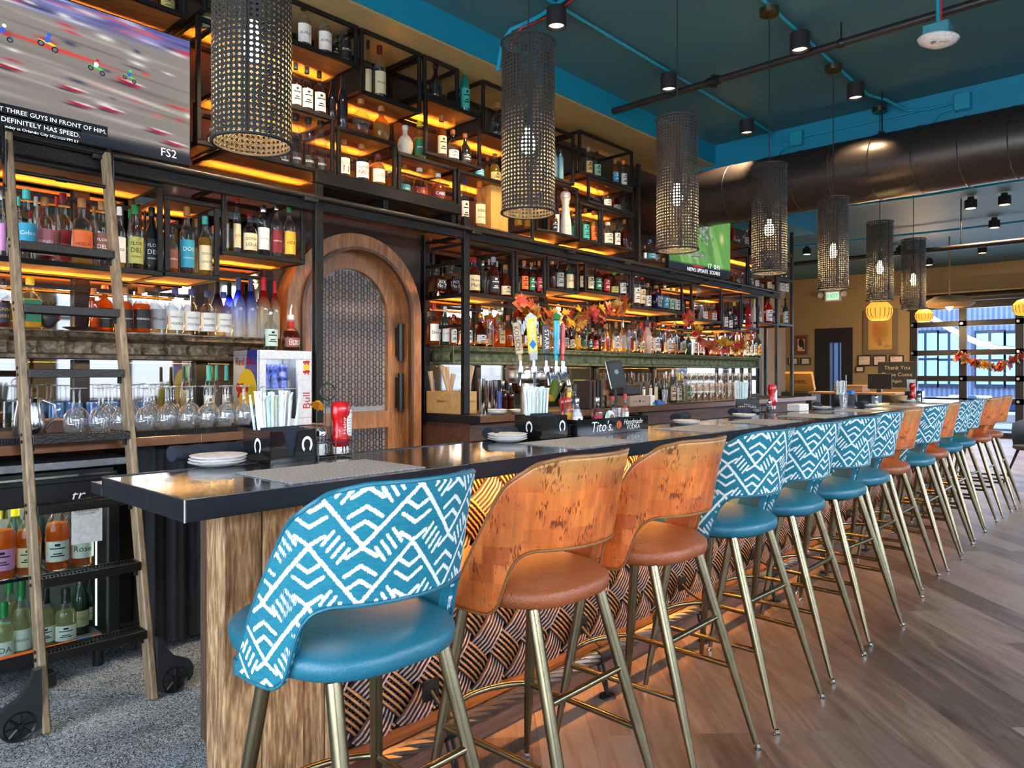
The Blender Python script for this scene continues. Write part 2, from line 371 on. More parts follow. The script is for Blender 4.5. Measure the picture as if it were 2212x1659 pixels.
# roll-up glass door
gd = MB(); zr = [P(2100, q, x=XE).z for q in (645, 698, 761, 818)]+[.78, .05]
ys = [GY1, GY1-.02]
ms = [P(px_, 800, x=XE).y for px_ in (2078, 2200)]; step = ms[0]-ms[1]
mull = [GY1]+[ms[0]-i*step for i in range(5)]
for y in mull: gd.box(XE-.05, XE+.05, y-.1, y+.05, 0, GZ)
for z in zr: gd.box(XE-.05, XE+.05, GY0, GY1, z-.06, z+.06)
gd.box(XE-.1, XE+.05, GY0, GY1+.1, GZ-.25, GZ)
o = struct('door_2', gd, BF)
MB().box(XE+.0, XE+.006, GY0, GY1, 0, GZ-.1).build('pane', glass('door_glass', (.9, .95, 1)), o)
hz = MB()
for z in zr[1:-1]:
    for y in mull[:-1]: hz.cyl((XE-.06, y, z), (XE-.05, y, z), .03)
hz.build('hinge', STAIN, o)

# ------------------------------------------------------------ outside
def facade():
    m, nt, b = newmat('blue_siding'); wv = N(nt, 'ShaderNodeTexWave', Scale=2.2); wv.bands_direction = 'Y'; L(nt, coords(nt), wv.inputs['Vector'])
    L(nt, ramp(nt, wv.outputs['Fac'], [(.3, (.10, .14, .26)), (.8, (.2, .26, .42))]), b.inputs['Base Color']); return m
XO = 27.0
fb = struct('exterior_building', MB().box(XO, XO+1, -14, 16, 0, 9), facade(), label='blue clad building across the yard')
wm = plain('blue_window_daylit', (.33, .55, .75), .1, emis=.35, ecol=(.35, .6, .85))  # emission on the panes stands for daylight falling on them
fr = plain('window_dark_frame', (.03, .05, .09), .4)
k = 0
for px0, px1 in ((1975, 2025), (2029, 2073), (2110, 2168), (2174, 2230)):
    for py0, py1 in ((721, 812),):
        a, b_ = P(px0, py0, x=XO-.02), P(px1, py1, x=XO-.02)
        wo = MB().box(XO-.06, XO, b_.y-.06, a.y+.06, .95, a.z+.1).build('facade_window', fr, fb)
        MB().box(XO-.08, XO-.06, b_.y, (a.y+b_.y)/2-.04, 1.05, a.z-.9).box(XO-.08, XO-.06, b_.y, (a.y+b_.y)/2-.04, a.z-.82, a.z).box(XO-.08, XO-.06, (a.y+b_.y)/2+.04, a.y, 1.05, a.z-.9).box(XO-.08, XO-.06, (a.y+b_.y)/2+.04, a.y, a.z-.82, a.z).build('pane', wm, wo)
struct('exterior_ground', MB().box(XE+.2, 60, -30, 30, -.12, -.02).box(-40, 60, -40, YS-.2, -.12, -.02), plain('snowy_paving', (.42, .44, .47), .6))
EW = MB()
for i in range(16):
    y = 6.2+i*.16; EW.box(XE+3, XE+3.1, y, y+.1, 0, 5)
struct('exterior_fence', EW.box(XE+3.1, XE+3.2, 6.1, 9.2, 0, 5), plain('blue_slats', (.09, .14, .24), .5))

# ------------------------------------------------------------ lights
def area(name, loc, sx, sy, power, col, rot):
    l = bpy.data.lights.new(name, 'AREA'); l.shape = 'RECTANGLE'; l.size = sx; l.size_y = sy; l.energy = power; l.color = col
    o = bpy.data.objects.new(name, l); COL.objects.link(o); o.location = loc; o.rotation_euler = rot; return o
area('window_daylight', (7.0, YS-2.2, 4.3), 19, 3.2, 3400, (.84, .92, 1), (radians(62), 0, 0))
area('door_daylight', (XE+.4, 1.2, 1.6), 2.8, 6.5, 120, (.7, .83, 1), (0, radians(90), radians(0)))
area('yard_daylight', (XE+4.2, 1.2, 7.5), 6, 12, 900, (.75, .85, 1), (0, radians(-55), 0))
area('west_fill_light', (XW-.3, .3, 1.7), 2.6, 5.6, 200, (.85, .93, 1), (0, radians(-90), 0))  # fill lamp added behind the west opening for bar end and carpet
area('bar_underlight', (5.2, 1.84, 1.0), 7.6, .025, 80, (1, .42, .09), (radians(25), 0, 0))
# ------------------------------------------------------------ the bar
BX0, BX1, BY0, BY1, BY2, BZ = .706, 9.55, 1.677, 2.225, 2.315, 1.07
def barmat():
    m, nt, b = newmat('copper_patina'); v = coords(nt)
    n1 = N(nt, 'ShaderNodeTexNoise', Scale=1.3, Detail=6.0, Roughness=.65); L(nt, v, n1.inputs['Vector'])
    n2 = N(nt, 'ShaderNodeTexNoise', Scale=22.0, Detail=5.0); L(nt, v, n2.inputs['Vector'])
    L(nt, ramp(nt, n1.outputs['Fac'], [(.35, (.012, .011, .012)), (.6, (.03, .02, .016)), (.8, (.085, .042, .022))]), b.inputs['Base Color'])
    b.inputs['Metallic'].default_value = .15; b.inputs['Coat Weight'].default_value = .6; b.inputs['Coat Roughness'].default_value = .08
    L(nt, ramp(nt, n2.outputs['Fac'], [(.3, (.1, .1, .1)), (.7, (.24, .24, .24))]), b.inputs['Roughness'])
    bp = N(nt, 'ShaderNodeBump', Strength=.12, Distance=.004); L(nt, n2.outputs['Fac'], bp.inputs['Height']); L(nt, bp.outputs['Normal'], b.inputs['Normal']); return m
BARM = barmat()
EDGE = plain('blackened_steel', (.014, .016, .022), .3, .3, bump=.1, bscale=25)
SCUFF = plain('worn_steel_edge', (.25, .25, .25), .35, .9)
bar = empty('bar_counter', (BX0, BY0, 0), 0, 'long dark copper topped bar with woven timber front and steel edge', 'bar')
def rel(o, par):   # keep world placement under a placed empty
    o.parent = par; o.matrix_parent_inverse = par.matrix_world.inverted() if par.matrix_world != Matrix() else Matrix.Translation(par.location).inverted(); return o
def bpart(name, mb, m, sharp=35): return rel(mb.build(name, m, None, sharp), bar)
bpart('bar_top', MB().bbox(BX0+.004, BX1, BY0+.004, BY1, BZ-.04, BZ, .003), BARM)
bpart('drink_rail', MB().bbox(BX0+.004, BX1, BY1, BY2, BZ-.045, BZ-.021, .003), plain('dull_copper', (.12, .055, .03), .3, .6, bump=.1, bscale=30))
eg = MB().bbox(BX0, BX1, BY0, BY0+.006, BZ-.052, BZ+.001, .0015).bbox(BX0, BX0+.006, BY0+.006, BY1, BZ-.052, BZ+.001, .0015).bbox(BX0, BX0+.006, BY1, BY2, BZ-.052, BZ-.02, .0015).box(BX0, BX1, BY1-.004, BY1+.001, BZ-.03, BZ+.003)
bpart('edge_band', eg, EDGE)
sc_ = MB().tube([(BX0+.001, BY0+.001, BZ-.052), (BX0+.001, BY0+.001, BZ+.001)], .0032, 8).tube([(BX0, BY0, BZ+.001), (BX0+.9, BY0, BZ+.001)], .0013, 6).tube([(BX0, BY0, BZ+.001), (BX0, BY1, BZ+.001)], .0013, 6)
bpart('worn_corner', sc_, SCUFF)
bpart('mat_strip', MB().box(BX0+.32, BX1, BY2-.07, BY2-.005, BZ-.021, BZ-.006), plain('rubber', (.015, .015, .015), .8, bump=.6, bscale=250))
# reclaimed timber end post
OLDW = wood('reclaimed_timber', (.055, .028, .012), (.62, .42, .21), 7, (1, 1, 7), .75, 1.0, (.25, .135, .058), 5)
OLDD = wood('reclaimed_timber_dark', (.02, .012, .008), (.13, .07, .04), 5, (1, 1, 9), .8, 1.0, None, 3)
PX0, PX1, PY0 = .915, 1.30, 1.925
tp = MB(); cuts = [PX0, PX0+.118, PX0+.25, PX0+.325, PX1]
for i in range(4): tp.bbox(cuts[i]+.001, cuts[i+1], PY0+(.004, 0, .006, .001)[i], PY0+.11, .0, BZ-.052, .006)
bpart('timber_post', tp, OLDW)
bpart('end_panel', MB().bbox(1.2, 1.24, PY0+.11, 2.68, .02, BZ-.055, .003).bbox(1.185, 1.2, 2.56, 2.68, 0, BZ-.055, .003).box(1.24, 1.26, 2.3, 2.68, .02, 1.0), OLDD)
bpart('carcass', MB().box(1.24, BX1-.1, 1.99, 2.3, .02, BZ-.052), plain('dark_board', (.02, .015, .012), .7))
bpart('plinth_beam', MB().bbox(PX1, BX1-.1, 1.90, 1.975, 0, .15, .008), wood('plinth_wood', (.03, .014, .01), (.16, .075, .05), 4, (10, 1, 1), .6, .6))
bpart('led_strip', MB().box(1.34, BX1-.2, 1.80, 1.812, BZ-.058, BZ-.0525), emit('led_bar', (1, .45, .1), 6))
# woven slats: two families of strips crossing at 45 degrees, over and under each other
def weave(sign, m, ph):
    s, wd = .128, .112; mb = MB(); x0, x1, z0, z1 = PX1-.01, BX1-.12, .13, BZ-.05
    q = s*math.sqrt(2)
    k0 = int((x0-z1 if sign > 0 else x0+z0)/q)-2; k1 = int((x1-z0 if sign > 0 else x1+z1)/q)+2
    e = Vector((1, 0, sign)).normalized(); n = Vector((1, 0, -sign)).normalized()
    for k in range(k0, k1+1):
        c = k*q    # strip centre line x -/+ z = c
        lo = max(z0, (x0-c)*sign if sign > 0 else (c-x1)); hi = min(z1, (x1-c) if sign > 0 else (c-x0))
        if hi-lo < .03: continue
        m_ = max(4, int((hi-lo)*1.414/(s/4)))
        for j in range(6):
            off = (j-2.5)*wd/6; w2 = wd/6*.39; rows = []
            for i in range(m_+1):
                z = lo+(hi-lo)*i/m_; p = Vector((c+sign*z, 0, z)); t = p.dot(e)
                # arc position of crossings on the other family
                oc = (p.x+sign*z)/q
                y = 1.962-.011*max(-1, min(1, 1.7*cos(pi*(oc+k+ph))))
                b = p+n*off; r = [b-n*w2+Vector((0, y+.010, 0)), b-n*w2*.55+Vector((0, y, 0)), b+n*w2*.55+Vector((0, y, 0)), b+n*w2+Vector((0, y+.010, 0))]
                rows.append(r)
            mb.cur = 1; mb.grid([r[:2] for r in rows]); mb.grid([r[2:] for r in rows]); mb.cur = 0; mb.grid([r[1:3] for r in rows])  # slat sides coloured dark to stand for shade in the gaps
    return mb
bpart('woven_slats', weave(1, None, 0), [wood('slat_pale', (.16, .10, .085), (.56, .43, .40), 7, (1, 1, 1), .45, .5), plain('slat_groove_shade', (.045, .022, .016), .7)])
bpart('woven_slats', weave(-1, None, 1), [wood('slat_brown', (.11, .05, .018), (.44, .23, .09), 7, (1, 1, 1), .45, .5), plain('slat_groove_shade', (.045, .022, .016), .7)])
bpart('backing_board', MB().box(PX1, BX1-.12, 1.985, 1.99, .1, BZ-.055), plain('weave_back', (.05, .024, .012), .7))
# twisted cable foot rail on brackets
cab = MB(); ry, rz_ = 1.79, .175
for j in range(6):
    pts = [(1.33+i*.022, ry+.017*cos(i*.36+j*pi/3), rz_+.017*sin(i*.36+j*pi/3)) for i in range(int((BX1-1.5)/.022))]
    cab.tube(pts, .0115, 6)
fr_ = empty('foot_rail', (1.0, ry, 0), 0, 'twisted steel cable foot rail along the base of the bar', 'foot rail')
rel(cab.build('cable', plain('cable_steel', (.16, .13, .11), .35, .8)), fr_)
IRON = plain('wrought_iron', (.02, .02, .02), .45, .6)
xb = 1.64; k = 0
while xb < BX1-.3:
    b_ = MB(); b_.tube([(xb-.045, ry, rz_), (xb+.045, ry, rz_)], .033, 16)
    b_.tube([(xb, ry, rz_-.03), (xb+.004, ry-.012, .09), (xb+.01, ry-.02, .01)], .007, 8).tube([(xb-.02, ry+.01, rz_-.03), (xb-.012, ry-.0, .09), (xb+.006, ry-.02, .01)], .006, 8)
    b_.cyl((xb+.008, ry-.02, 0), (xb+.008, ry-.02, .008), .038, .034).tube([(xb, ry, rz_+.03), (xb, ry+.07, rz_+.06), (xb, 1.905, rz_+.095)], .007, 8)
    b_.box(xb-.035, xb+.035, 1.895, 1.903, rz_+.06, rz_+.13)
    for dx in (-.02, .02): b_.cyl((xb+dx, 1.89, rz_+.095), (xb+dx, 1.897, rz_+.095), .007)
    rel(b_.build('bracket', IRON), fr_); xb += .86
    
# ------------------------------------------------------------ stools
ZT = [(0, 1.13), (30, 1.128), (45, 1.11), (60, 1.05), (70, .945), (80, .85), (90, .768), (98, .71)]
ZB = [(0, .885), (42, .882), (50, .868), (56, .83), (60, .765), (63, .715), (70, .695), (98, .70)]
def itp(T, a):
    a = abs(a); return float(np.interp(a, [t[0] for t in T], [t[1] for t in T]))
def smooth(T):
    A = np.linspace(0, 98, 400); Z = np.array([itp(T, a) for a in A]); k = np.ones(21)/21
    Z = np.convolve(np.r_[np.full(10, Z[0]), Z, np.full(10, Z[-1])], k, 'valid'); return lambda a: float(np.interp(abs(a), A, Z))
zt_, zb_ = smooth(ZT), smooth(ZB)
SCY = .10     # the seat sits forward of the middle of the legs
def shell_pt(th, z, inset=0):
    a = radians(th); f = max(0, (z-.70)/.45); R = .266+.030*f-inset
    lean = .055*f*f*cos(a)
    return Vector((R*1.0*sin(a), SCY-(R*cos(a)+lean), z))
def segpat():
    """white ikat lines on the teal cloth: zigzags, chevrons and dashes. period .18 x .13 m"""
    S = []; A = .225; H = .128; t = .0048
    def seg(x0, y0, x1, y1, w=t): S.append((x0*A, y0*H, x1*A, y1*H, w))
    # apex at u=0 (top), bottom at u=.5
    seg(0, 1, .5, 0); seg(.5, 0, 1, 1)
    # V chevrons stacked over the apex (u=0, v=1)
    for k_, (dv, hw) in enumerate(((.02, .14), (.33, .15), (.58, .10))):
        seg(-hw, 1+dv+hw*1.15, 0, 1+dv, .0045); seg(hw, 1+dv+hw*1.15, 0, 1+dv, .0045)
    # ^ chevrons hanging under the bottom (u=.5, v=0)
    for k_, (dv, hw) in enumerate(((.02, .14), (.33, .15), (.58, .10))):
        seg(.5-hw, -dv-hw*1.15, .5, -dv, .0045); seg(.5+hw, -dv-hw*1.15, .5, -dv, .0045)
    # dashes along the flanks
    for sg in (-1, 1):
        for k_ in range(4):
            u_ = .175+.05*k_; cx_, cy_ = sg*u_, 1.5-2*u_
            seg(cx_-sg*.05, cy_-.115, cx_+sg*.05, cy_+.115, .0038)
    return S, A, H
def pattern(U, V):
    S, A, H = segpat(); d = np.full(U.shape, 1.0)
    x = np.mod(U, A); y = np.mod(V, H)
    for x0, y0, x1, y1, wd in S:
        dx, dy = x1-x0, y1-y0; l2 = dx*dx+dy*dy
        for i in (-1, 0, 1):
            for j in (-2, -1, 0, 1, 2):
                px, py = x-x0-i*A, y-y0-j*H
                t = np.clip((px*dx+py*dy)/l2, 0, 1)
                d = np.minimum(d, np.hypot(px-t*dx, py-t*dy)-wd)
    return d
def fabric_mat():
    m, nt, b = newmat('teal_ikat'); a = N(nt, 'ShaderNodeAttribute', attribute_name='ikat')
    v = coords(nt, (420, 420, 40)); n = N(nt, 'ShaderNodeTexNoise', Scale=1.0, Detail=2.0); L(nt, v, n.inputs['Vector'])
    ad = N(nt, 'ShaderNodeMath', operation='MULTIPLY_ADD'); L(nt, n.outputs['Fac'], ad.inputs[0]); ad.inputs[1].default_value = .007; L(nt, a.outputs['Fac'], ad.inputs[2])
    mr = N(nt, 'ShaderNodeMapRange'); L(nt, ad.outputs[0], mr.inputs[0]); mr.inputs[1].default_value = .0025; mr.inputs[2].default_value = .0042
    mx = N(nt, 'ShaderNodeMixRGB'); L(nt, mr.outputs[0], mx.inputs[0]); mx.inputs[1].default_value = (.72, .77, .74, 1)
    v2 = coords(nt, (60, 60, 500)); n2 = N(nt, 'ShaderNodeTexNoise', Scale=1.0, Detail=2.0); L(nt, v2, n2.inputs['Vector'])
    L(nt, ramp(nt, n2.outputs['Fac'], [(.3, (.002, .125, .19)), (.7, (.004, .205, .285))]), mx.inputs[2])
    L(nt, mx.outputs[0], b.inputs['Base Color']); b.inputs['Roughness'].default_value = .8
    bp = N(nt, 'ShaderNodeBump', Strength=.2, Distance=.002); L(nt, n2.outputs['Fac'], bp.inputs['Height']); L(nt, bp.outputs['Normal'], b.inputs['Normal']); return m
def cork_mat():
    m, nt, b = newmat('patchwork_cork_leather'); v = coords(nt, kind='UV')
    br = N(nt, 'ShaderNodeTexBrick', Scale=1.0); br.offset = .43; br.inputs['Brick Width'].default_value = .085; br.inputs['Row Height'].default_value = .052; br.inputs['Mortar Size'].default_value = .0
    br.inputs['Color1'].default_value = (.50, .105, .018, 1); br.inputs['Color2'].default_value = (.72, .205, .038, 1); L(nt, v, br.inputs['Vector'])
    sv = coords(nt, (1, .18, 1), kind='UV'); n0 = N(nt, 'ShaderNodeTexNoise', Scale=45.0, Detail=5.0); L(nt, sv, n0.inputs['Vector'])
    m1 = N(nt, 'ShaderNodeMixRGB', blend_type='MULTIPLY', Fac=.6); L(nt, br.outputs['Color'], m1.inputs[1]); L(nt, ramp(nt, n0.outputs['Fac'], [(.3, (.6, .5, .4)), (.7, (1.35, 1.3, 1.2))]), m1.inputs[2])
    # yellowish sheen of light painted into the colour towards the top edge
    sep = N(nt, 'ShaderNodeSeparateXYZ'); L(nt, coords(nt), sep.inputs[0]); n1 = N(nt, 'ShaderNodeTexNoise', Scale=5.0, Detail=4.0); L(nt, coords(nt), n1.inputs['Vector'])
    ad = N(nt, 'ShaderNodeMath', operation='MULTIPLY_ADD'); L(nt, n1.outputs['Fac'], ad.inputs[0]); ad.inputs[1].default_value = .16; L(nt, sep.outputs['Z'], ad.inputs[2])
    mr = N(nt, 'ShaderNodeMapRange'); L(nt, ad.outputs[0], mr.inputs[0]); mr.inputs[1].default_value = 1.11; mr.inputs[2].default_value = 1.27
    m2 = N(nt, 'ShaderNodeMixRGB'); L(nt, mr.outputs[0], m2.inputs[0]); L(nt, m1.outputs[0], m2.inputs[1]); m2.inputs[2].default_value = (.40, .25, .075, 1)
    vo = N(nt, 'ShaderNodeTexNoise', Scale=230.0, Detail=2.0, Distortion=.4); L(nt, sv, vo.inputs['Vector'])
    n3 = N(nt, 'ShaderNodeTexNoise', Scale=16.0, Detail=2.0); L(nt, coords(nt), n3.inputs['Vector'])
    mu = N(nt, 'ShaderNodeMath', operation='MULTIPLY'); L(nt, vo.outputs['Fac'], mu.inputs[0]); L(nt, n3.outputs['Fac'], mu.inputs[1])
    m3 = N(nt, 'ShaderNodeMixRGB', blend_type='MULTIPLY', Fac=.85); L(nt, m2.outputs[0], m3.inputs[1]); L(nt, ramp(nt, mu.outputs[0], [(.315, (1, 1, 1)), (.36, (.2, .11, .05))]), m3.inputs[2])
    L(nt, m3.outputs[0], b.inputs['Base Color']); b.inputs['Roughness'].default_value = .38; b.inputs['Coat Weight'].default_value = .15
    bp = N(nt, 'ShaderNodeBump', Strength=.3, Distance=.002); L(nt, n0.outputs['Fac'], bp.inputs['Height']); L(nt, bp.outputs['Normal'], b.inputs['Normal']); return m
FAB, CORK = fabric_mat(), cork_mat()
LTEAL = plain('teal_leather', (.012, .135, .205), .38, bump=.15, bscale=180)
LBROWN = plain('tan_leather', (.30, .078, .025), .38, bump=.3, bscale=160)
def outer_mesh(nt_, nz, fab):
    ths = np.linspace(-98, 98, nt_); vs = []; U = []; V = []
    for th in ths:
        a, b = zb_(th), zt_(th)
        # extra loops carry the cloth round the edge
        for i in range(-2, nz+3):
            s = min(max(i/nz, 0), 1); z = a+(b-a)*s; ins = 0 if 0 <= i <= nz else (.005 if i in (-1, nz+1) else .019)
            dz = (0 if 0 <= i <= nz else (.006 if i in (-1, nz+1) else .010))*(1 if i > 0 else -1)
            vs.append(shell_pt(th, z, ins)+Vector((0, 0, dz))); U.append(radians(th)*.30); V.append(z)
    r = nz+5; fs = [(i*r+j, (i+1)*r+j, (i+1)*r+j+1, i*r+j+1) for i in range(nt_-1) for j in range(r-1)]
    mb = MB().add(vs, fs); me = mb.mesh('backrest', 60); U = np.array(U); V = np.array(V)
    if fab:
        at = me.attributes.new('ikat', 'FLOAT', 'POINT'); at.data.foreach_set('value', pattern(U+.045, V+.02).astype('f'))
    uv = me.uv_layers.new(name='UVMap'); li = np.empty(len(me.loops), int); me.loops.foreach_get('vertex_index', li)
    uv.data.foreach_set('uv', np.stack([U[li], V[li]], 1).astype('f').ravel()); return me
def lining_mesh():
    vs = []; nt_, nz = 60, 14
    for th in np.linspace(-98, 98, nt_):
        a, b = zb_(th), zt_(th)
        for i in range(-1, nz+2):
            s = min(max(i/nz, 0), 1); z = a+(b-a)*s; ins = .040 if 0 <= i <= nz else .018
            dz = 0 if 0 <= i <= nz else (.012 if i > 0 else -.012)
            vs.append(shell_pt(th, z, ins)+Vector((0, 0, dz)))
    r = nz+3; fs = [(i*r+j, i*r+j+1, (i+1)*r+j+1, (i+1)*r+j) for i in range(nt_-1) for j in range(r-1)]
    return MB().add(vs, fs).mesh('inner_lining', 60)
def piping_mesh():
    pts = [shell_pt(th, zt_(th), .003)+Vector((0, 0, .008)) for th in np.linspace(-97, 97, 90)]
    mb = MB().tube(pts, .0055, 6)
    mb.tube([shell_pt(th, zb_(th), .003)+Vector((0, 0, -.008)) for th in np.linspace(-97, 97, 90)], .0045, 6)
    for s in (-98, 98): mb.tube([shell_pt(s, z, .012) for z in np.linspace(zb_(98)-.01, zt_(98)+.01, 4)], .019, 8)
    return mb.mesh('piping', 60)
def seat_mb():
    prof = [(.0, .700), (.19, .700), (.225, .702), (.243, .712), (.247, .73), (.245, .748), (.236, .757), (.232, .759), (.225, .766), (.18, .779), (.10, .785), (0, .787)]
    mb = MB(); n = 48; vs = []
    for r, z in prof:
        for j in range(n):
            a = 2*pi*j/n; q = r/((abs(cos(a))**2.7+abs(sin(a))**2.7)**(1/2.7))
            y_ = q*1.04*sin(a); vs.append((q*.96*cos(a), SCY+(y_*1.2 if y_ > 0 else y_), z))
    fs = [(i*n+j, i*n+(j+1) % n, (i+1)*n+(j+1) % n, (i+1)*n+j) for i in range(len(prof)-1) for j in range(n)]
    return mb.add(vs, fs)
LEGT = {(-1, -1): ((-.155, -.08), (-.215, -.29)), (1, -1): ((.155, -.08), (.215, -.29)), (-1, 1): ((-.155, .19), (-.235, .29)), (1, 1): ((.155, .19), (.235, .29))}
def leg_at(k_, z):
    (a, b), (c, d) = LEGT[k_]; f = (.70-z)/.70; return Vector((a+(c-a)*f, b+(d-b)*f, z))
STOOLM = {}
def make_stool(kind, label):
    root = empty('bar_stool', (0, 0, 0), 0, label, 'bar stool', kind+' backed stools along the bar')
    lm = LTEAL if kind == 'teal' else LBROWN
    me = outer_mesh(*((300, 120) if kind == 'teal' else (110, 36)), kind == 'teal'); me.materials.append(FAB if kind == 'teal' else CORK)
    bk = bpy.data.objects.new('backrest', me); COL.objects.link(bk); bk.parent = root
    bk['label'] = 'teal cloth backrest with white zigzag pattern' if kind == 'teal' else 'orange patchwork cork leather backrest'
    for nm, m_ in (('inner_lining', lining_mesh()), ('piping', piping_mesh())):
        m_.materials.append(lm if nm == 'inner_lining' or kind == 'teal' else plain('tan_piping', (.25, .11, .035), .4)); o = bpy.data.objects.new(nm, m_); COL.objects.link(o); o.parent = bk
    st = seat_mb().build('seat', lm, root, 60)
    MB().cyl((0, SCY-.05, .685), (0, SCY-.05, .70), .15, .15, 28).build('seat_plate', BLACKM, root)
    for k_ in LEGT:
        l = MB().tube([leg_at(k_, .70), leg_at(k_, .30), leg_at(k_, .022)], [.0185, .0178, .0095], 14).build('leg', BRASS, root, 60)
        f0 = leg_at(k_, .0); MB().lathe([(0, 0), (.013, 0), (.014, .006), (.009, .01), (.009, .022), (.0, .022)], f0, 12).build('glide', CHROME, l)
    z1 = .285
    MB().tube([leg_at((-1, 1), z1)+Vector((0, 0, 0))]+[Vector((x, leg_at((1, 1), z1).y+.085*(1-(x/.205)**2)**.8, z1)) for x in np.linspace(-.19, .19, 15)]+[leg_at((1, 1), z1)], .0105, 10).build('foot_ring', BRASS, root, 60)
    for s in (-1, 1): MB().cyl(leg_at((s, -1), z1), leg_at((s, 1), z1), .0105, n=10).build('stretcher', BRASS, root, 60)
    MB().cyl(leg_at((-1, -1), .46), leg_at((1, -1), .46), .0105, n=10).build('stretcher', BRASS, root, 60)
    return root
ROWX = [1.03, 1.68, 2.31, 2.90, 3.50, 4.10, 4.70, 5.30, 5.90, 6.50, 7.10, 7.70, 8.35, 9.0]
KIND = 'toottttototto o'.replace(' ', '')
NTH = ['nearest the timber end post', 'second', 'third', 'fourth', 'fifth', 'sixth', 'seventh', 'eighth', 'ninth', 'tenth', 'eleventh', 'twelfth', 'thirteenth', 'fourteenth']
DES = dict(t='teal stool with white zigzag patterned back and brass legs', o='orange cork leather stool with open back and brass legs')
protos = {}
for i, (x, k_) in enumerate(zip(ROWX, KIND)):
    lab = DES[k_]+', '+('at the timber post' if i == 0 else 'last by the window' if i == 13 else NTH[i]+' from timber post')
    if k_ not in protos: o = protos[k_] = make_stool('teal' if k_ == 't' else 'orange', lab)
    else: o = copy_tree(protos[k_]); o['label'] = lab
    o.location = (x, 1.41+(0, 0, 0, -.015, -.005, -.01, .03, .065, .045, .08, .10, .115, .09, .09)[i], 0); o.rotation_euler = (0, 0, radians((0, 0, 0, -2, 0, -5, -2, 0, 0, 2, 0, -2, 0, 3)[i]))
# ------------------------------------------------------------ back bar: mirror, shelving boxes, header, mantel
YF, YB = 3.80, 4.20
mir = bpy.data.materials.new('mirror'); mir.use_nodes = True; b_ = mir.node_tree.nodes['Principled BSDF']
b_.inputs['Metallic'].default_value = 1; b_.inputs['Roughness'].default_value = .03; b_.inputs['Base Color'].default_value = (.5, .47, .42, 1)
def thing(name, label, cat, loc=(0, 0, 0), group=None, rz=0): return empty(name, loc, rz, label, cat, group)
WOODF = wood('tower_wood', (.03, .014, .008), (.17, .07, .035), 5, (10, 1, 1), .5, .2)
def mirror(x0, x1, z0, z1, label):
    o = MB().box(x0, x1, YN-.012, YN-.002, z0, z1).build('bar_mirror', mir); tag(o, label, 'mirror', 'bar mirrors')
mirror(.2, 2.26, 1.1, 2.35, 'long bar mirror behind the glasses and mantel beside the ladder')
mirror(3.56, 9.6, 1.1, 2.3, 'long bar mirror behind the whiskey shelves and green mantel')
T = .024
def bars(mb, x0, x1, y0, y1, z0, z1, t=T):
    for z in (z0, z1-t):
        for y in (y0, y1-t): mb.bbox(x0, x1, y, y+t, z, z+t, .003)
        for x in (x0, x1-t): mb.bbox(x, x+t, y0+t, y1-t, z, z+t, .003)
    for x in (x0, x1-t):
        for y in (y0, y1-t): mb.bbox(x, x+t, y, y+t, z0+t, z1-t, .003)
    return mb
def led_channel(t, w_, d_, z):
    MB().box(.03, w_-.03, d_-.078, d_-.052, z-.072, z-.068).box(.03, w_-.03, d_-.080, d_-.078, z-.072, z-.052).build('led_channel', STEEL, t)
    l = bpy.data.lights.new('shelf_led', 'AREA'); l.shape = 'RECTANGLE'; l.size = w_-.06; l.size_y = .014; l.energy = 6.5*w_; l.color = (1, .31, .035)
    o = bpy.data.objects.new('shelf_led', l); COL.objects.link(o); o.location = t.location+Vector((w_/2, d_-.065, z-.066)); o.rotation_euler = (radians(180+24), 0, 0)
def shelf_box(label, x0, x1, z0, z1, y0=YF, y1=YB, top=False, led=True):
    x0 += .003; x1 -= .003
    t = thing('shelf_box', label, 'shelf', (x0, y0, z0), 'welded steel shelf boxes of the back bar')
    w_, d_, h_ = x1-x0, y1-y0, z1-z0
    bars(MB(), 0, w_, 0, d_, 0, h_).build('frame', STEEL, t)
    MB().box(T*.6, w_-T*.6, T*.6, d_-T*.6, .006, T+.002).build('wood_board', SHELFW, t)
    if top: MB().box(T*.6, w_-T*.6, T*.6, d_-T*.6, h_-T+.003, h_+.001).build('wood_board', SHELFW, t)
    if led and w_ > .2:
        led_channel(t, w_, d_, -.0); 
        if top: led_channel(t, w_, d_, h_-T)
    return t
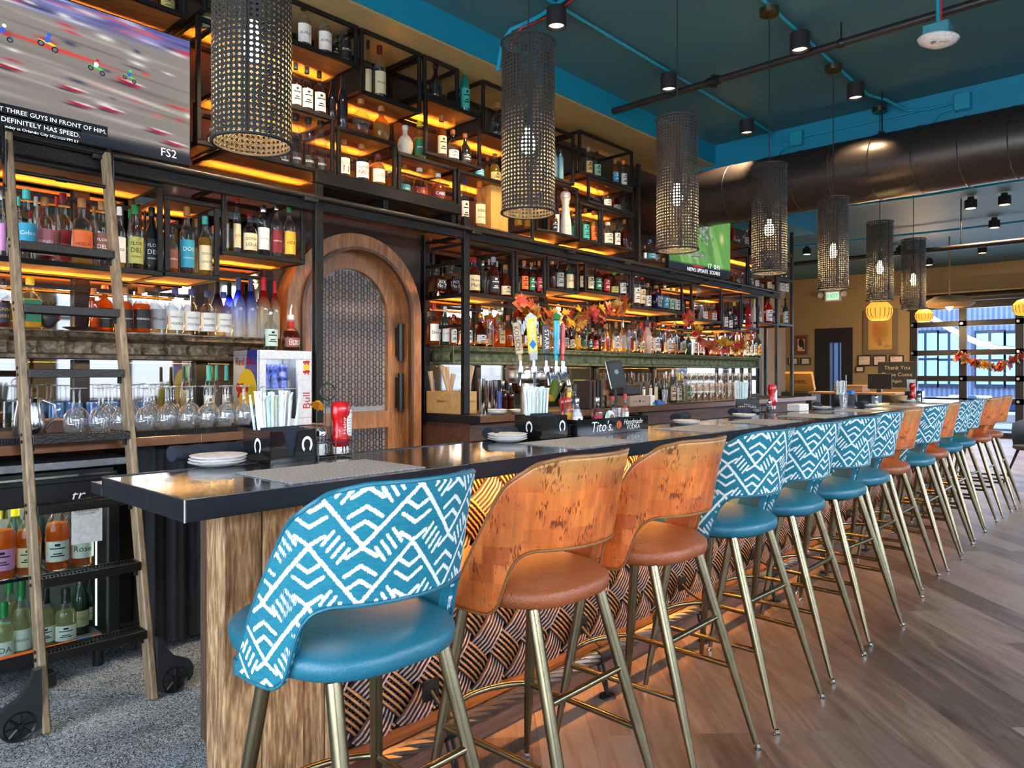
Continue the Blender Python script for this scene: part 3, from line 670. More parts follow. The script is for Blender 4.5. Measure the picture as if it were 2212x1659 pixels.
SB = [
 ('long black steel shelf box behind the ladder, under the television', .2, 1.494, 1.86, 2.336, True),
 ('small black steel shelf box beside the ladder, holding blue label bottle', 1.50, 1.79, 1.865, 2.28, True),
 ('raised black steel shelf box nearest the arched door on its ladder side', 1.80, 2.31, 2.012, 2.40, False),
 ('black steel shelf box above the motocross television', .7, 1.62, 3.22, 3.56, False),
 ('black steel shelf box above the television, behind the nearest lantern', 1.66, 1.79, 2.58, 3.26, False),
 ('wide top shelf box just past the nearest lantern', 1.70, 2.689, 3.30, 3.56, False),
 ('top shelf box holding two pale tall bottles only', 2.70, 3.205, 3.147, 3.56, False),
 ('top shelf box holding one squat black bottle', 3.22, 3.555, 3.285, 3.56, False),
 ('shelf box under the squat black bottle, three short bottles inside', 3.23, 3.78, 2.88, 3.283, True),
 ('top shelf box behind the second lantern', 3.79, 4.35, 3.165, 3.56, False),
 ('shelf box over the door holding black based clear bottles', 1.81, 2.515, 2.575, 2.94, True),
 ('shelf box over the door holding comic label bottles', 2.53, 2.99, 2.575, 2.895, True),
 ('shelf box over the door holding three crest label bottles', 3.0, 3.53, 2.575, 2.845, True),
 ('shelf box beside the door header holding a tall wooden case', 3.54, 4.38, 2.435, 2.84, True),
 ('shelf box holding two light blue bottles past the second lantern', 4.40, 4.906, 2.98, 3.416, False),
 ('shelf box holding the white ceramic bottle', 4.40, 4.964, 2.525, 2.965, False),
 ('topmost shelf box in front of the round duct', 4.97, 5.81, 3.11, 3.48, False),
 ('shelf box with four cork stoppered bottles by the duct', 5.10, 5.84, 2.87, 3.105, False),
 ('low shelf box with aqua and orange label bottles', 4.975, 5.29, 2.515, 2.86, False),
 ('low shelf box beside the third lantern', 5.30, 5.84, 2.525, 2.865, False),
 ('whiskey shelf box nearest the arched door, holding red wax bottle', 3.625, 4.148, 1.935, 2.33, False),
 ('small whiskey shelf box with orange and green labels', 4.16, 4.53, 1.997, 2.33, False),
 ('whiskey shelf box with the cream label green bottle', 4.54, 4.964, 2.053, 2.33, False),
 ('whiskey shelf box with green and red label bottles', 5.05, 5.78, 2.08, 2.33, False),
 ('gin shelf box with dark square bottle, under the far television', 5.79, 6.75, 1.99, 2.33, False),
 ('shelf box with tall clear bottle and low gold ones', 6.92, 7.62, 1.938, 2.326, True),
 ('low shelf box with the dark yellow topped bottle', 7.63, 8.11, 1.864, 2.25, True),
 ('shelf box with red bottles and a white bottle', 8.12, 8.59, 1.908, 2.33, False),
 ('lower shelf box beside the far television', 7.75, 8.30, 2.42, 2.80, True),
 ('upper shelf box beside the far television', 7.75, 8.40, 2.90, 3.25, True),
 ('shelf box between far television and end tower', 8.32, 9.15, 2.42, 2.80, True),
]
for l, a, b, c, d, tp_ in SB: shelf_box(l, a, b, c, d, top=tp_)
# long plain shelves
def shelf_plank(label, x0, x1, z, y0=YF, y1=YB):
    t = thing('wall_shelf', label, 'shelf', (x0, y0, z), 'plain steel edged shelves')
    w_ = x1-x0; mb = MB()
    mb.bbox(0, w_, 0, T, -T, 0, .003).bbox(0, w_, y1-y0-T, y1-y0, -T, 0, .003).bbox(0, T, T, y1-y0-T, -T, 0, .003).bbox(w_-T, w_, T, y1-y0-T, -T, 0, .003)
    mb.build('frame', STEEL, t); MB().box(T*.6, w_-T*.6, T*.6, y1-y0-T*.6, -T+.005, .001).build('wood_board', SHELFW, t)
    led_channel(t, w_, y1-y0, -T)
shelf_plank('plain shelf under the blue stoppered bottles by the far television', 5.86, 6.46, 2.49)
shelf_plank('plain shelf with campari red bottle at the end tower'.replace('campari ', ''), 8.60, 9.16, 2.012)
# structural frame of the back bar
fr = thing('back_bar_frame', 'tall dark steel post frame carrying the bottle shelves and ladder rail', 'shelving frame', (0, YF, 0))
PW = .055
def post(x, y, z0, z1, w_=PW, dp=.042): MB().bbox(x-w_/2, x+w_/2, y-YF, y-YF+dp, z0, z1, .004).build('post', STEEL, fr)
def rpost(x, w_, z1=2.4):
    post(x, 4.203, 1.102 if x < 1.9 else 1.072, 1.437, w_, .033); post(x, 4.203, 1.583, z1, w_, .033)
for x, z1 in ((2.375, 2.498), (3.59, 2.498)): post(x, 3.755, 1.072, z1)
for x in (1.24, 1.87): rpost(x, .075)
post(2.29, 4.203, 1.072, 2.4, .06, .033)
post(3.59, 4.195, 1.072, 2.42)
rpost(.62, .075)
for x in (4.15, 4.53, 5.0, 5.79, 6.85): rpost(x, .05)
post(5.852, 3.755, 2.40, 3.36, .03); post(5.852, 4.203, 2.40, 3.36, .03, .033); post(4.40, 4.203, 2.44, 3.56, .05, .033); post(2.60, 4.203, 2.6, 3.56, .05, .033)
hd = MB().bbox(.1, 2.346, -.043, -.003, 2.33, 2.395, .004).bbox(2.404, 3.561, -.043, -.003, 2.335, 2.395, .004).bbox(3.62, 9.15, -.043, -.003, 2.335, 2.395, .004).bbox(2.35, 3.535, -.045, -.003, 2.50, 2.572, .004)
for x in (2.375, 2.9, 3.50): hd.bbox(x-.02, x+.02, -.003, .36, 2.44, 2.50, .003)
hd.bbox(2.35, 3.53, .36, .395, 2.44, 2.50, .003).box(2.36, 3.53, -.003, .36, 2.498, 2.502)
hd.build('header_beam', STEEL, fr)
for z in (1.714, 1.935, 2.175, 2.36): MB().bbox(3.575, 3.605, -.003, .395, z-.012, z+.012, .003).build('side_rail', STEEL, fr)

# end tower
tw = thing('shelf_tower', 'slim open steel tower at the window end of the back bar', 'shelving frame', (9.16, YF, 1.0715))
for x in (0, .5):
    for y in (0, .36): MB().bbox(x, x+.04, y, y+.04, 0, 2.5, .004).build('post', STEEL2, tw)
for z in (.926, 1.52, 1.86, 2.2):
    m_ = MB()
    for y in (0, .36): m_.bbox(.04, .5, y, y+.035, z, z+.035, .003)
    for x in (0, .5): m_.bbox(x, x+.035, .04, .36, z, z+.035, .003)
    m_.build('crossbar', STEEL2, tw)
    if z != 1.86: MB().box(.03, .51, .02, .38, z+.028, z+.036).build('wood_board', SHELFW, tw)
# ladder rail
rl = thing('ladder_rail', 'long black steel pipe rail for the rolling ladder above the bottles', 'rail', (.1, 3.735, 2.405))
MB().cyl((0, 0, 0), (9.0, 0, 0), .0165, n=14).build('pipe', STEEL2, rl)
for x in (1.09, 2.30-.1, 3.55, 4.67, 5.5, 6.3, 7.1, 7.9, 8.8):
    MB().bbox(x-.045, x+.045, -.018, .020, -.032, -.010, .003).cyl((x-.02, -.02, -.019), (x-.02, -.018, -.019), .006).cyl((x+.02, -.02, -.019), (x+.02, -.018, -.019), .006).build('bracket', STAIN if x == 99 else STEEL2, rl)
# mantels: carved cornice shelves
def carved():
    m, nt, b = newmat('carved_bronze'); v = coords(nt); wv = N(nt, 'ShaderNodeTexNoise', Scale=26.0, Detail=3.0, Distortion=1.2); L(nt, v, wv.inputs['Vector'])
    L(nt, ramp(nt, wv.outputs['Fac'], [(.35, (.05, .034, .02)), (.7, (.28, .2, .125))]), b.inputs['Base Color']); b.inputs['Roughness'].default_value = .45; b.inputs['Metallic'].default_value = .3
    bp = N(nt, 'ShaderNodeBump', Strength=.5, Distance=.006); L(nt, wv.outputs['Fac'], bp.inputs['Height']); L(nt, bp.outputs['Normal'], b.inputs['Normal']); return m
CARV = carved(); CARG = plain('carved_verdigris', (.16, .17, .08), .5, .2, bump=.5, bscale=26, var=.5)
def mantel(label, x0, x1, mt, ret=True):
    t = thing('mantel_shelf', label, 'shelf', (x0, YB+.036, 1.58)); n = int((x1-x0)/.115); mb = MB(); rows = []
    yf = -.21
    k = n*12; prof = [(0.0, 0), (.012, -.012), (.004, -.028), (-.004, -.036), (-.032, -.055), (-.048, -.085), (-.035, -.112), (-.004, -.122), (-.006, -.138)]
    for i in range(k+1):
        x = (x1-x0)*i/k; ph = (i % 12)/12; r = []
        leaf = abs(sin(pi*ph)); bead = abs(sin(2*pi*ph*2.0))
        for j, (a, z) in enumerate(prof):
            q = a
            if j in (4, 5, 6): q = a-.022*(leaf**.6)+.012*(1-abs(2*ph-1))*(1 if j == 5 else 0)
            if j in (1, 2): q = a+.004*bead
            r.append((x, yf-q*1.0*(-1 if j > 3 else 1)*(-1), z))
        rows.append(r)
    mb.grid(rows).build('carved_front', mt, t)
    w_ = x1-x0
    MB().box(0, w_, yf, -.0, -.008, 0).box(0, w_, yf+.03, 0, -.138, -.13).box(0, .01, yf, 0, -.13, -.008).box(w_-.01, w_, yf, 0, -.13, -.008).build('ledge', mt, t)
    if ret:
        rr = []
        for i in range(25):
            ph = (i % 12)/12; r = []
            for j, (a, z) in enumerate(prof): r.append((-abs(a)*.8-(.018*abs(sin(pi*ph)) if j in (4, 5, 6) else 0), yf*i/24, z))
            rr.append(r)
        MB().grid(rr).build('carved_end', mt, t)
    return t
mantel('carved bronze mantel shelf with skull and vodka bottles', -.2, 2.20, CARV, False)
mantel('carved green mantel shelf with autumn leaves and many bottles', 3.70, 9.13, CARG)
for nm, x0, x1, z, e, up in (('mantel_led', .4, 2.1, 1.60, 7, 1), ('mantel_led', 3.8, 9.2, 1.60, 26, 1), ('mantel_led', .4, 2.1, 1.425, 3, 0), ('mantel_led', 3.8, 9.2, 1.425, 9, 0)):
    area(nm, ((x0+x1)/2, 4.215 if up else 4.14, z), x1-x0, .012, e, (1, .5, .13), (radians(180+14) if up else 0, 0, 0))
# ------------------------------------------------------------ counters
COPP = plain('copper_edge', (.26, .12, .065), .3, .85, bump=.1, bscale=25)
cb = thing('back_counter', 'copper edged back counter under the upturned wine glasses', 'counter', (.2, 3.5, 0))
MB().bbox(0, 2.12, .012, .735, 1.03, 1.068, .003).build('worktop', plain('counter_dark', (.03, .025, .022), .35), cb)
MB().bbox(0, 1.35, 0, .014, 1.028, 1.071, .002).build('edge_band', COPP, cb); MB().bbox(1.352, 2.12, 0, .014, 1.028, 1.071, .002).build('edge_band', COPP, cb)
MB().cyl((.55, .35, .984), (.55, .35, 1.03), .04).cyl((1.3, .35, .6), (1.3, .35, 1.03), .04).cyl((1.9, .35, 0), (1.9, .35, 1.03), .04).build('support_leg', STEEL2, cb)
gm = MB().box(.2, 1.75, 3.51, 3.97, 1.071, 1.098)
for i in range(155): gm.box(.2+.01*i, .205+.01*i, 3.506, 3.51, 1.075, 1.1)
tag(gm.build('bar_mat', plain('black_rubber', (.012, .012, .012), .7, bump=.6, bscale=400)), 'black ribbed rubber mat under the upturned wine glasses', 'bar mat')
cr = thing('back_counter', 'dark steel edged back counter holding register and wine bottles', 'counter', (3.53, 3.57, 0))
MB().bbox(.005, 6.35, .01, .64, 1.02, 1.066, .003).build('worktop', plain('counter_dark', (.03, .025, .022), .35), cr)
MB().bbox(0, .008, -.002, .64, 1.01, 1.07, .002).build('edge_band', EDGE, cr); MB().bbox(.008, 6.35, 0, .012, 1.02, 1.07, .002).build('edge_band', COPP, cr)
MB().box(.02, 6.3, .12, .63, .0, 1.02).build('cabinet', WOODF, cr)
for x in (1.45, 2.1, 4.6): MB().bbox(x, x+.04, .02, .06, 0, 1.02, .003).build('support_leg', EDGE, cr)
# ice bins: steel under-bar unit seen between the bars
ub = thing('underbar_sink', 'stainless steel under bar shelf seen beyond the napkins', 'sink', (4.6, 3.2, 0))
MB().bbox(0, 1.6, 0, .3, .86, .9, .004).bbox(0, 1.6, 0, .02, .78, .9, .003).build('basin', STAIN, ub)
for x in (.05, 1.55): MB().cyl((x, .15, 0), (x, .15, .86), .02).build('leg', STAIN, ub)
# dark curtain under the counter
cu_ = MB(); rows = []
for i in range(141): x = 1.30+i*.0064; rows.append([(x, 3.66+.014*sin(i*.33)+.006*sin(i*.81), z) for z in (.04, .5, .95, 1.02)])
tag(cu_.grid(rows).build('curtain', plain('curtain_black', (.01, .01, .014), .8)), 'black gathered curtain hanging under the counter beside the wine fridge', 'curtain')
# ------------------------------------------------------------ wine fridge
wf = thing('wine_fridge', 'black glass door wine fridge behind the foot of the ladder', 'fridge', (.40, 3.62, 0))
FW, FH = .825, .93
MB().bbox(0, FW, .03, .55, .10, .112, .002).bbox(0, .02, .03, .55, .10, FH, .002).bbox(FW-.02, FW, .03, .55, .10, FH, .002).bbox(0, FW, .53, .55, .10, FH, .002).bbox(0, FW, .03, .55, FH-.02, FH, .002).build('cabinet', BLACK, wf)
MB().box(.02, FW-.02, .52, .53, .112, FH-.02).box(.02, FW-.02, .035, .53, .1125, .118).build('liner', plain('fridge_liner', (.16, .17, .165), .4), wf)
MB().bbox(-.1, FW+.02, -.04, .56, .945, .982, .004).build('steel_top', STAIN, wf)
dr = MB(); dr.bbox(0, FW, 0, .03, FH-.14, FH-.03, .004).bbox(0, FW, 0, .03, .10, .16, .004).bbox(0, .05, 0, .03, .16, FH-.14, .004).bbox(FW-.05, FW, 0, .03, .16, FH-.14, .004)
dro = dr.build('door', BLACK, wf)
MB().box(.05, FW-.05, .012, .016, .16, FH-.14).build('pane', glass('fridge_glass', (.86, .92, .9), base=.02), dro)
MB().bbox(.1, FW-.05, -.03, 0, FH-.045, FH-.025, .003).build('handle', BLACK, dro)
MB().box(FW-.085, FW-.08, .05, .06, .2, .75).build('light_tube', emit('fridge_tube', (.9, 1, .95), 2), wf)
sh = MB()
for z in (.48,):
    for i in range(26): sh.box(.03+i*.029, .036+i*.029, .05, .5, z-.006, z)
    sh.box(.02, FW-.02, .05, .056, z-.012, z)
sh.build('wire_shelf', BLACK, wf)
M_ = facing((.40+FW-.14, 3.619, .80)); Mi = Matrix.Translation((-.40, -3.62, 0))
MB().box(FW-.2, FW-.075, -.002, -.001, .60, .765).build('notice', PAPER, dro)
text('notice_lettering', 'PLEASE MAKE SURE', INK['navy'], dro, Mi @ facing((.40+FW-.138, 3.617, .745)), width=.10)
text('notice_lettering', 'DOOR IS CLOSED', INK['navy'], dro, Mi @ facing((.40+FW-.138, 3.617, .733)), width=.07)
text('door_lettering', 'tr', INK['white'], dro, Mi @ facing((.40+FW-.17, 3.618, .815)), height=.04, shear=.3)
MB().box(.06, FW-.08, -.001, 0, .165, .176).build('sticker_strip', INK['orange'], dro)
MB().box(FW-.18, FW-.12, -.002, -.001, .165, .176).box(.03, .06, -.002, -.001, .165, .176).build('sticker_strip', INK['blue'], dro)
for x in (.08, FW-.06): MB().cyl((x, .1, 0), (x, .1, .10), .025, .02).build('foot', BLACK, wf)
MB().bbox(FW-.36, FW-.27, -.05, .02, .01, .07, .004).tube([(FW-.27, -.02, .05), (FW-.25, -.02, .06)], .006, 6).build('door_stop', BLACK, wf)
al = bpy.data.lights.new('fridge_light', 'AREA'); al.shape = 'RECTANGLE'; al.size = .7; al.size_y = .3; al.energy = 5; al.color = (.92, 1, .97)
ao = bpy.data.objects.new('fridge_light', al); COL.objects.link(ao); ao.location = (.8, 3.85, .90)
# ------------------------------------------------------------ rolling ladder
LADW = wood('ladder_wood', (.10, .06, .03), (.40, .29, .17), 6, (1, 1, 12), .55, .3)
lad = thing('rolling_ladder', 'rolling library ladder with wooden sides and black metal treads', 'ladder', (.99, 3.157, 0))
SL = Vector((0, (3.735-3.157-.02)/2.40, 1)); LX = (-.185, .205)
def lp(x, z, dy=0): return Vector((x, SL.y*z+dy, z))
tl = math.atan(SL.y); RL = Matrix.Rotation(-tl, 4, 'X')
for i, x in enumerate(LX):
    MB().bbox(x-.014, x+.014, -.035, .035, 0, 2.46, .005, RL).build('side_rail', LADW, lad)
rung_z = [.28, .555, .83, 1.105, 1.375, 1.645, 1.915, 2.13]
TR = plain('tread_black', (.03, .028, .026), .35, .7, bump=.2, bscale=120)
for z in rung_z[:7]:
    c = lp(.01, z); tm = MB(); W = .182
    tm.bbox(-W, W, -.045, -.036, -.028, .008, .002).bbox(-W, W, .036, .045, -.028, .008, .002).bbox(-W, -W+.008, -.036, .036, -.028, .008, .002).bbox(W-.008, W, -.036, .036, -.028, .008, .002)
    for i in range(26):     # leaf-shaped openwork of the tread
        x = -W+.012+i*.0135; s = 1 if x < 0 else -1
        tm.tube([(x, -.037, .004), (x+s*.010, -.012, .004), (x+s*.013, 0, .004)], .0022, 4); tm.tube([(x, .037, .004), (x+s*.010, .012, .004), (x+s*.013, 0, .004)], .0022, 4)
    tm.box(-W, W, -.002, .002, 0, .006)
    for s in (-1, 1): tm.tube([(s*(W-.004), 0, -.025), (s*(W-.004), 0, -.055)], .012, 6)
    tm.build('tread', TR, lad, loc=c)
    bo = MB()
    for i, x in enumerate(LX):
        for dz in (-.016, .012): bo.cyl((x-.019 if i == 0 else x+.014, SL.y*(z+dz), z+dz), (x-.014 if i == 0 else x+.019, SL.y*(z+dz), z+dz), .007, n=8)
    bo.build('bolt', BLACK, lad)
for i, x in enumerate(LX):   # castor in its cast bracket, and the hook on the rail
    s = -1 if i == 0 else 1
    M_ = Matrix(((s, 0, 0, x+s*.015), (0, 0, 1, -.018), (0, 1, 0, 0), (0, 0, 0, 1)))
    poly = [(0, .03), (0, .255), (.022, .25), (.04, .20), (.075, .155), (.135, .125), (.15, .10), (.15, .06), (.135, .04), (.02, .025)]
    br = MB().prism(poly, .036, M_).build('castor_bracket', plain('castor_black', (.02, .021, .023), .45), lad)
    cx_, cz_ = x+s*.085, .062; RX = Matrix.Rotation(pi/2, 4, 'X')
    MB().lathe([(0, -.013), (.055, -.013), (.062, -.008), (.062, .008), (.055, .013), (0, .013)], (cx_, 0, cz_), 28, RX).build('castor_wheel', plain('castor_tyre', (.008, .008, .009), .5), br)
    sp = MB().lathe([(.046, .018), (.053, .022), (.053, .018)], (cx_, 0, cz_), 28, RX)
    for a in range(8): sp.cyl((cx_+.012*cos(a*pi/4), -.021, cz_+.012*sin(a*pi/4)), (cx_+.048*cos(a*pi/4), -.021, cz_+.048*sin(a*pi/4)), .005, n=5)
    sp.cyl((cx_, -.026, cz_), (cx_, .02, cz_), .009).build('wheel_hub', BLACK, br)
    hk = MB().bbox(x+s*.016-.004, x+s*.016+.004, SL.y*2.2-.02, SL.y*2.2+.03, 2.14, 2.36, .003).tube([(x+s*.016, SL.y*2.3-.01, 2.33), (x+s*.016, .535, 2.40), (x+s*.016, .56, 2.432), (x+s*.016, .585, 2.415)], .009, 8)
    for z in (2.16, 2.27): hk.cyl((x+s*.012, SL.y*z, z), (x+s*.026, SL.y*z, z), .011)
    hk.build('rail_hook', BLACK, lad)
MB().cyl(lp(LX[0], 2.235), lp(LX[1], 2.235), .009).cyl(lp(LX[0], 2.40, -.0), lp(LX[1], 2.40, -.0), .006).cyl(lp(-.01, 2.235), lp(.03, 2.235), .013).build('top_bar', BLACK, lad)
# ------------------------------------------------------------ arched door with lattice
DW = wood('door_walnut', (.14, .052, .02), (.55, .26, .10), 5, (1, 1, 8), .4, .2, (.33, .135, .05))
DXC, DSZ = 2.905, 1.775
def arch_strip(mb, r0, r1, y0, y1, z0=0, n=40, xc=DXC, zs=DSZ):
    inn, out = [], []
    pts = [(-1, z0)]+[(None, i) for i in range(n+1)]+[(1, z0)]
    for s, q in pts:
        if s is not None: inn.append((xc+s*r0, q)); out.append((xc+s*r1, q))
        else:
            a = pi-pi*q/n; inn.append((xc+r0*cos(a), zs+r0*sin(a))); out.append((xc+r1*cos(a), zs+r1*sin(a)))
    for i in range(len(inn)-1):
        a, b, c, d = inn[i], inn[i+1], out[i+1], out[i]
        vs = [(p[0], y, p[1]) for y in (y0, y1) for p in (a, b, c, d)]
        mb.add(vs, [(0, 1, 2, 3), (7, 6, 5, 4), (0, 4, 5, 1), (1, 5, 6, 2), (2, 6, 7, 3), (3, 7, 4, 0)])
    return mb
ad = MB(); arch_strip(ad, .445, .545, 4.10, 4.245)
d3 = struct('door_3', ad, DW, label='round arched walnut door with pierced lattice panel'); 
s1 = arch_strip(MB(), .43, .452, 4.075, 4.11); s1.build('casing_bead', wood('door_walnut_dark', (.04, .014, .006), (.17, .07, .03), 5, (1, 1, 8), .4, .2), d3)
lf = arch_strip(MB(), .315, .445, 4.20, 4.245, 0); lf.box(DXC-.315, DXC+.315, 4.20, 4.245, .98, 1.10).box(DXC-.315, DXC+.315, 4.20, 4.245, 0, .25)
lfo = lf.build('door_leaf', DW, d3)
LAT = plain('lattice_bronze', (.11, .05, .024), .45, .4)
lt = MB(); R_ = .315; cell = .052
def ring(cx_, cz_, r): lt.tube([(cx_+r*cos(a), 4.212, cz_+r*sin(a)) for a in np.linspace(0, 2*pi, 9)[:-1]], .0045, 4, closed=True)
for j in range(36):
    for i in range(13):
        x = DXC-.312+i*cell; z = .27+j*cell
        if .97 < z < 1.12: continue
        inside = abs(x-DXC) < R_-.012 and (z < DSZ or math.hypot(x-DXC, z-DSZ) < R_-.012)
        if not inside: continue
        ring(x, z, .0155); 
        lt.tube([(x-.0105, 4.212, z+.0125), (x-.0105, 4.212, z+cell-.0125)], .0042, 4).tube([(x+.0105, 4.212, z+.0125), (x+.0105, 4.212, z+cell-.0125)], .0042, 4)
        lt.tube([(x+.0155, 4.212, z), (x+cell-.0155, 4.212, z)], .0042, 4)
lt.build('lattice', LAT, lfo)
tag(None or MB().box(DXC-.44, DXC+.44, 4.235, 4.24, .24, 2.1).build('frosted_pane', plain('frosted_grey', (.38, .40, .43), .35), lfo))
for z0, z1 in ((1.46, 1.73), (1.09, 1.37)):
    MB().cyl((3.30, 4.155, z0), (3.30, 4.155, z1), .021).cyl((3.30, 4.155, z0+.02), (3.30, 4.155, z0+.035), .024).box(3.285, 3.315, 4.16, 4.20, z0+.03, z1-.03).build('door_closer', BLACK, d3)
# ------------------------------------------------------------ televisions
def streaks(seed):
    r = np.random.RandomState(seed)
    def f(u, v):
        base = np.array(srgb('#958c86')); g = .85+.25*v; col = np.empty(u.shape+(3,)); 
        for k in range(3): col[..., k] = base[k]*g
        def blob(cx_, cy_, lx, ly, c, sl=.12, pw=1):
            w_ = np.exp(-(((u-cx_)/lx)**2+((v-cy_+sl*(u-cx_))/ly)**2)**pw)[..., None]; col[:] = col*(1-w_)+np.array(c)*w_
        for i in range(60): blob(r.rand(), r.rand(), .1+.25*r.rand(), .006+.012*r.rand(), srgb(r.choice(['#8d8680', '#aaa098', '#776f6c', '#9f958f', '#b8aea8'])), .1)
        blob(.6, 1.02, .7, .16, srgb('#5a62a8'), .02, 2); 
        for i in range(40): blob(r.rand(), .86+.14*r.rand(), .04+.06*r.rand(), .006+.01*r.rand(), srgb(r.choice(['#8c90d0', '#3a3f78', '#c5c6ea', '#7a6fb0', '#d06a78', '#e8e6f4'])), .05)
        for i in range(46): blob(r.rand(), .3+.62*r.rand(), .015+.035*r.rand(), .007+.010*r.rand(), srgb(r.choice(['#e0483a', '#f06a4a', '#c02438', '#e85a50', '#40406a', '#f2ece8', '#d8284a'])), .12)
        blob(.47, .62, .22, .014, srgb('#e84a38'), .10, 2)
        blob(.2, .43, .6, .012, srgb('#b8aca6'), .10); blob(.75, .42, .25, .014, srgb('#d6c9bc'), .2)
        for cx_, cy_ in ((.52, .36), (.30, .40), (.66, .28), (.86, .2), (.93, .13), (.55, .26), (.74, .52)):
            blob(cx_, cy_, .05, .016, srgb('#b01830'), .15, 2); blob(cx_+.02, cy_+.012, .045, .006, srgb('#f0e8f0'), .15, 2); blob(cx_-.02, cy_-.016, .05, .008, srgb('#35304a'), .12, 2)
        blob(.5, -.03, 2, .12, srgb('#141c30'), 0, 4)
        return np.clip(col, 0, 1)
    return f
TVM = vcolmat('tv_picture', .3, .55)
def tv(label, xc, zc, y, w_, h_, fn, rz=0, nx=260, ny=150, tilt=0):
    t = thing('wall_television', label, 'television', (xc, y, zc), rz=rz)
    MB().bbox(-w_/2, w_/2, 0, .045, -h_/2, h_/2, .006).box(-.2, .2, .045, .1, -.15, .15).build('casing', BLACK, t)
    M_ = facing((0, -.002, .004)); s = painted('screen', nx, ny, fn, M_, w_-.016, h_-.024, TVM, t)
    return t, s
TVX0, TVX1, TVZ0, TVZ1 = .47, 1.607, 2.43, 3.083
tvA, scr = tv('large television showing a blurred motocross race above the ladder rail', (TVX0+TVX1)/2, (TVZ0+TVZ1)/2, 3.74, TVX1-TVX0, TVZ1-TVZ0, streaks(5))
def on_tv(px, py, dy=-.004): p = P(px, py, y=3.74); return Vector((p.x-(TVX0+TVX1)/2, dy, p.z-(TVZ0+TVZ1)/2))
CAP = emit('caption_white', (.9, .92, .95), 1); CAPB = plain('caption_black', (.006, .008, .012), .4)
for s, a, b in (('T THREE GUYS IN FRONT OF HIM.', (-3, 233), (228, 283)), ('DEFINITELY HAS SPEED.', (2, 256), (172, 290))):
    A, B = on_tv(*a), on_tv(*b); z = (A.z+B.z)/2-.004
    text('caption', s, CAP, scr, facing((( A.x+B.x)/2, -.006, z)), width=B.x-A.x)
    MB().box(A.x-.01, B.x+.008, -.0045, -.0035, z-.024, z+.026).build('caption_band', CAPB, scr)
A, B = on_tv(2, 268), on_tv(170, 300)
text('caption', 'Sunday at Orlando City SC, 3:30 PM ET', CAP, scr, facing(((A.x+B.x)/2, -.0035, (A.z+B.z)/2-.012)), width=B.x-A.x)
A = on_tv(364, 331); text('channel_mark', 'FS2', CAP, scr, facing((A.x, -.005, A.z)), width=.075)
MB().box(-.05, -.0, -.004, 0, -.322, -.312).build('maker_plate', STAIN, tvA)
def biker(cx_, cy_, s, body, bike, hel):   # tiny riders on the screen: flat shapes
    def disc(x, y, r, m, k=0, n=16): 
        MB().add([Vector((cx_+x*s+r*s*cos(a), -.0045-k*.0004, cy_+y*s+r*s*sin(a))) for a in np.linspace(0, 2*pi, n, False)], [tuple(range(n))]).build('race_bike', m, scr)
    def poly(p, m, k=0): MB().add([Vector((cx_+x*s, -.0045-k*.0004, cy_+y*s)) for x, y in p], [tuple(range(len(p)))]).build('race_bike', m, scr)
    for x, y in ((-.5, -.1), (.5, -.35)): disc(x, y, .24, CAPB, 0); disc(x, y, .16, INK['grey'], 1)
    poly([(-.75, .22), (-.2, .02), (.35, -.1), (.6, -.05), (.25, .12), (-.2, .16)], bike, 2)
    poly([(-.25, .1), (.0, .05), (.2, .3), (.05, .62), (-.2, .5)], body, 3); disc(.08, .74, .17, hel, 4)
EB = {k: emit('screen_'+k, srgb(v), .75) for k, v in dict(blue='#3a62c8', yellow='#e8d83a', green='#4ad03a', white='#e8e4e8', red='#c0304a').items()}
for px, py, s, b_, k_, h_ in ((103, 95, .055, 'blue', 'yellow', 'blue'), (208, 148, .05, 'white', 'green', 'red'), (279, 168, .042, 'blue', 'green', 'green'), (6, 74, .05, 'blue', 'red', 'white')):
    A = on_tv(px, py); biker(A.x, A.z, s, EB[b_], EB[k_], EB[h_])
def meadow(u, v):
    r = np.random.RandomState(3); col = np.empty(u.shape+(3,)); g = srgb('#5f9a4a')
    for k in range(3): col[..., k] = g[k]*(.8+.4*u)
    def blob(cx_, cy_, lx, ly, c, sl=0, pw=1):
        w_ = np.exp(-(((u-cx_-sl*(v-cy_))/lx)**2+((v-cy_)/ly)**2)**pw)[..., None]; col[:] = col*(1-w_)+np.array(c)*w_
    for i in range(24): blob(r.rand(), r.rand(), .01+.02*r.rand(), .2+.3*r.rand(), srgb(r.choice(['#8fc070', '#3f7a38', '#a8d088', '#6fae58'])), -.25)
    blob(.63, .5, .008, .35, srgb('#6a6a5a'), -.2); 
    for i in range(40): blob(.55+.12*r.randn()*.6, .72+.10*r.randn(), .012, .02, srgb(r.choice(['#7a5a80', '#b89ab8', '#4a3a50', '#d0b8d0'])))
    for i in range(30): blob(.38+.10*r.randn(), .30+.05*r.randn(), .02, .012, srgb(r.choice(['#8a7a9a', '#4a5a40', '#c8b8d0'])))
    blob(.85, .65, .03, .08, srgb('#e8d890')); blob(.5, .0, 3, .13, srgb('#1a2030'), 0, 6); blob(.45, .1, .10, .02, srgb('#d02840'), 0, 4)
    return np.clip(col, 0, 1)
tvB, scB = tv('far television showing a green meadow with purple flowers', 6.98, 2.745, 3.72, 1.13, .645, meadow, radians(-6), 180, 110)
text('scoreline', '17  0:41', CAP, scB, facing((.24, -.004, -.22)), width=.22); text('scoreline', 'NEWS UPDATE  SCORES', CAP, scB, facing((.05, -.004, -.285)), width=.6)
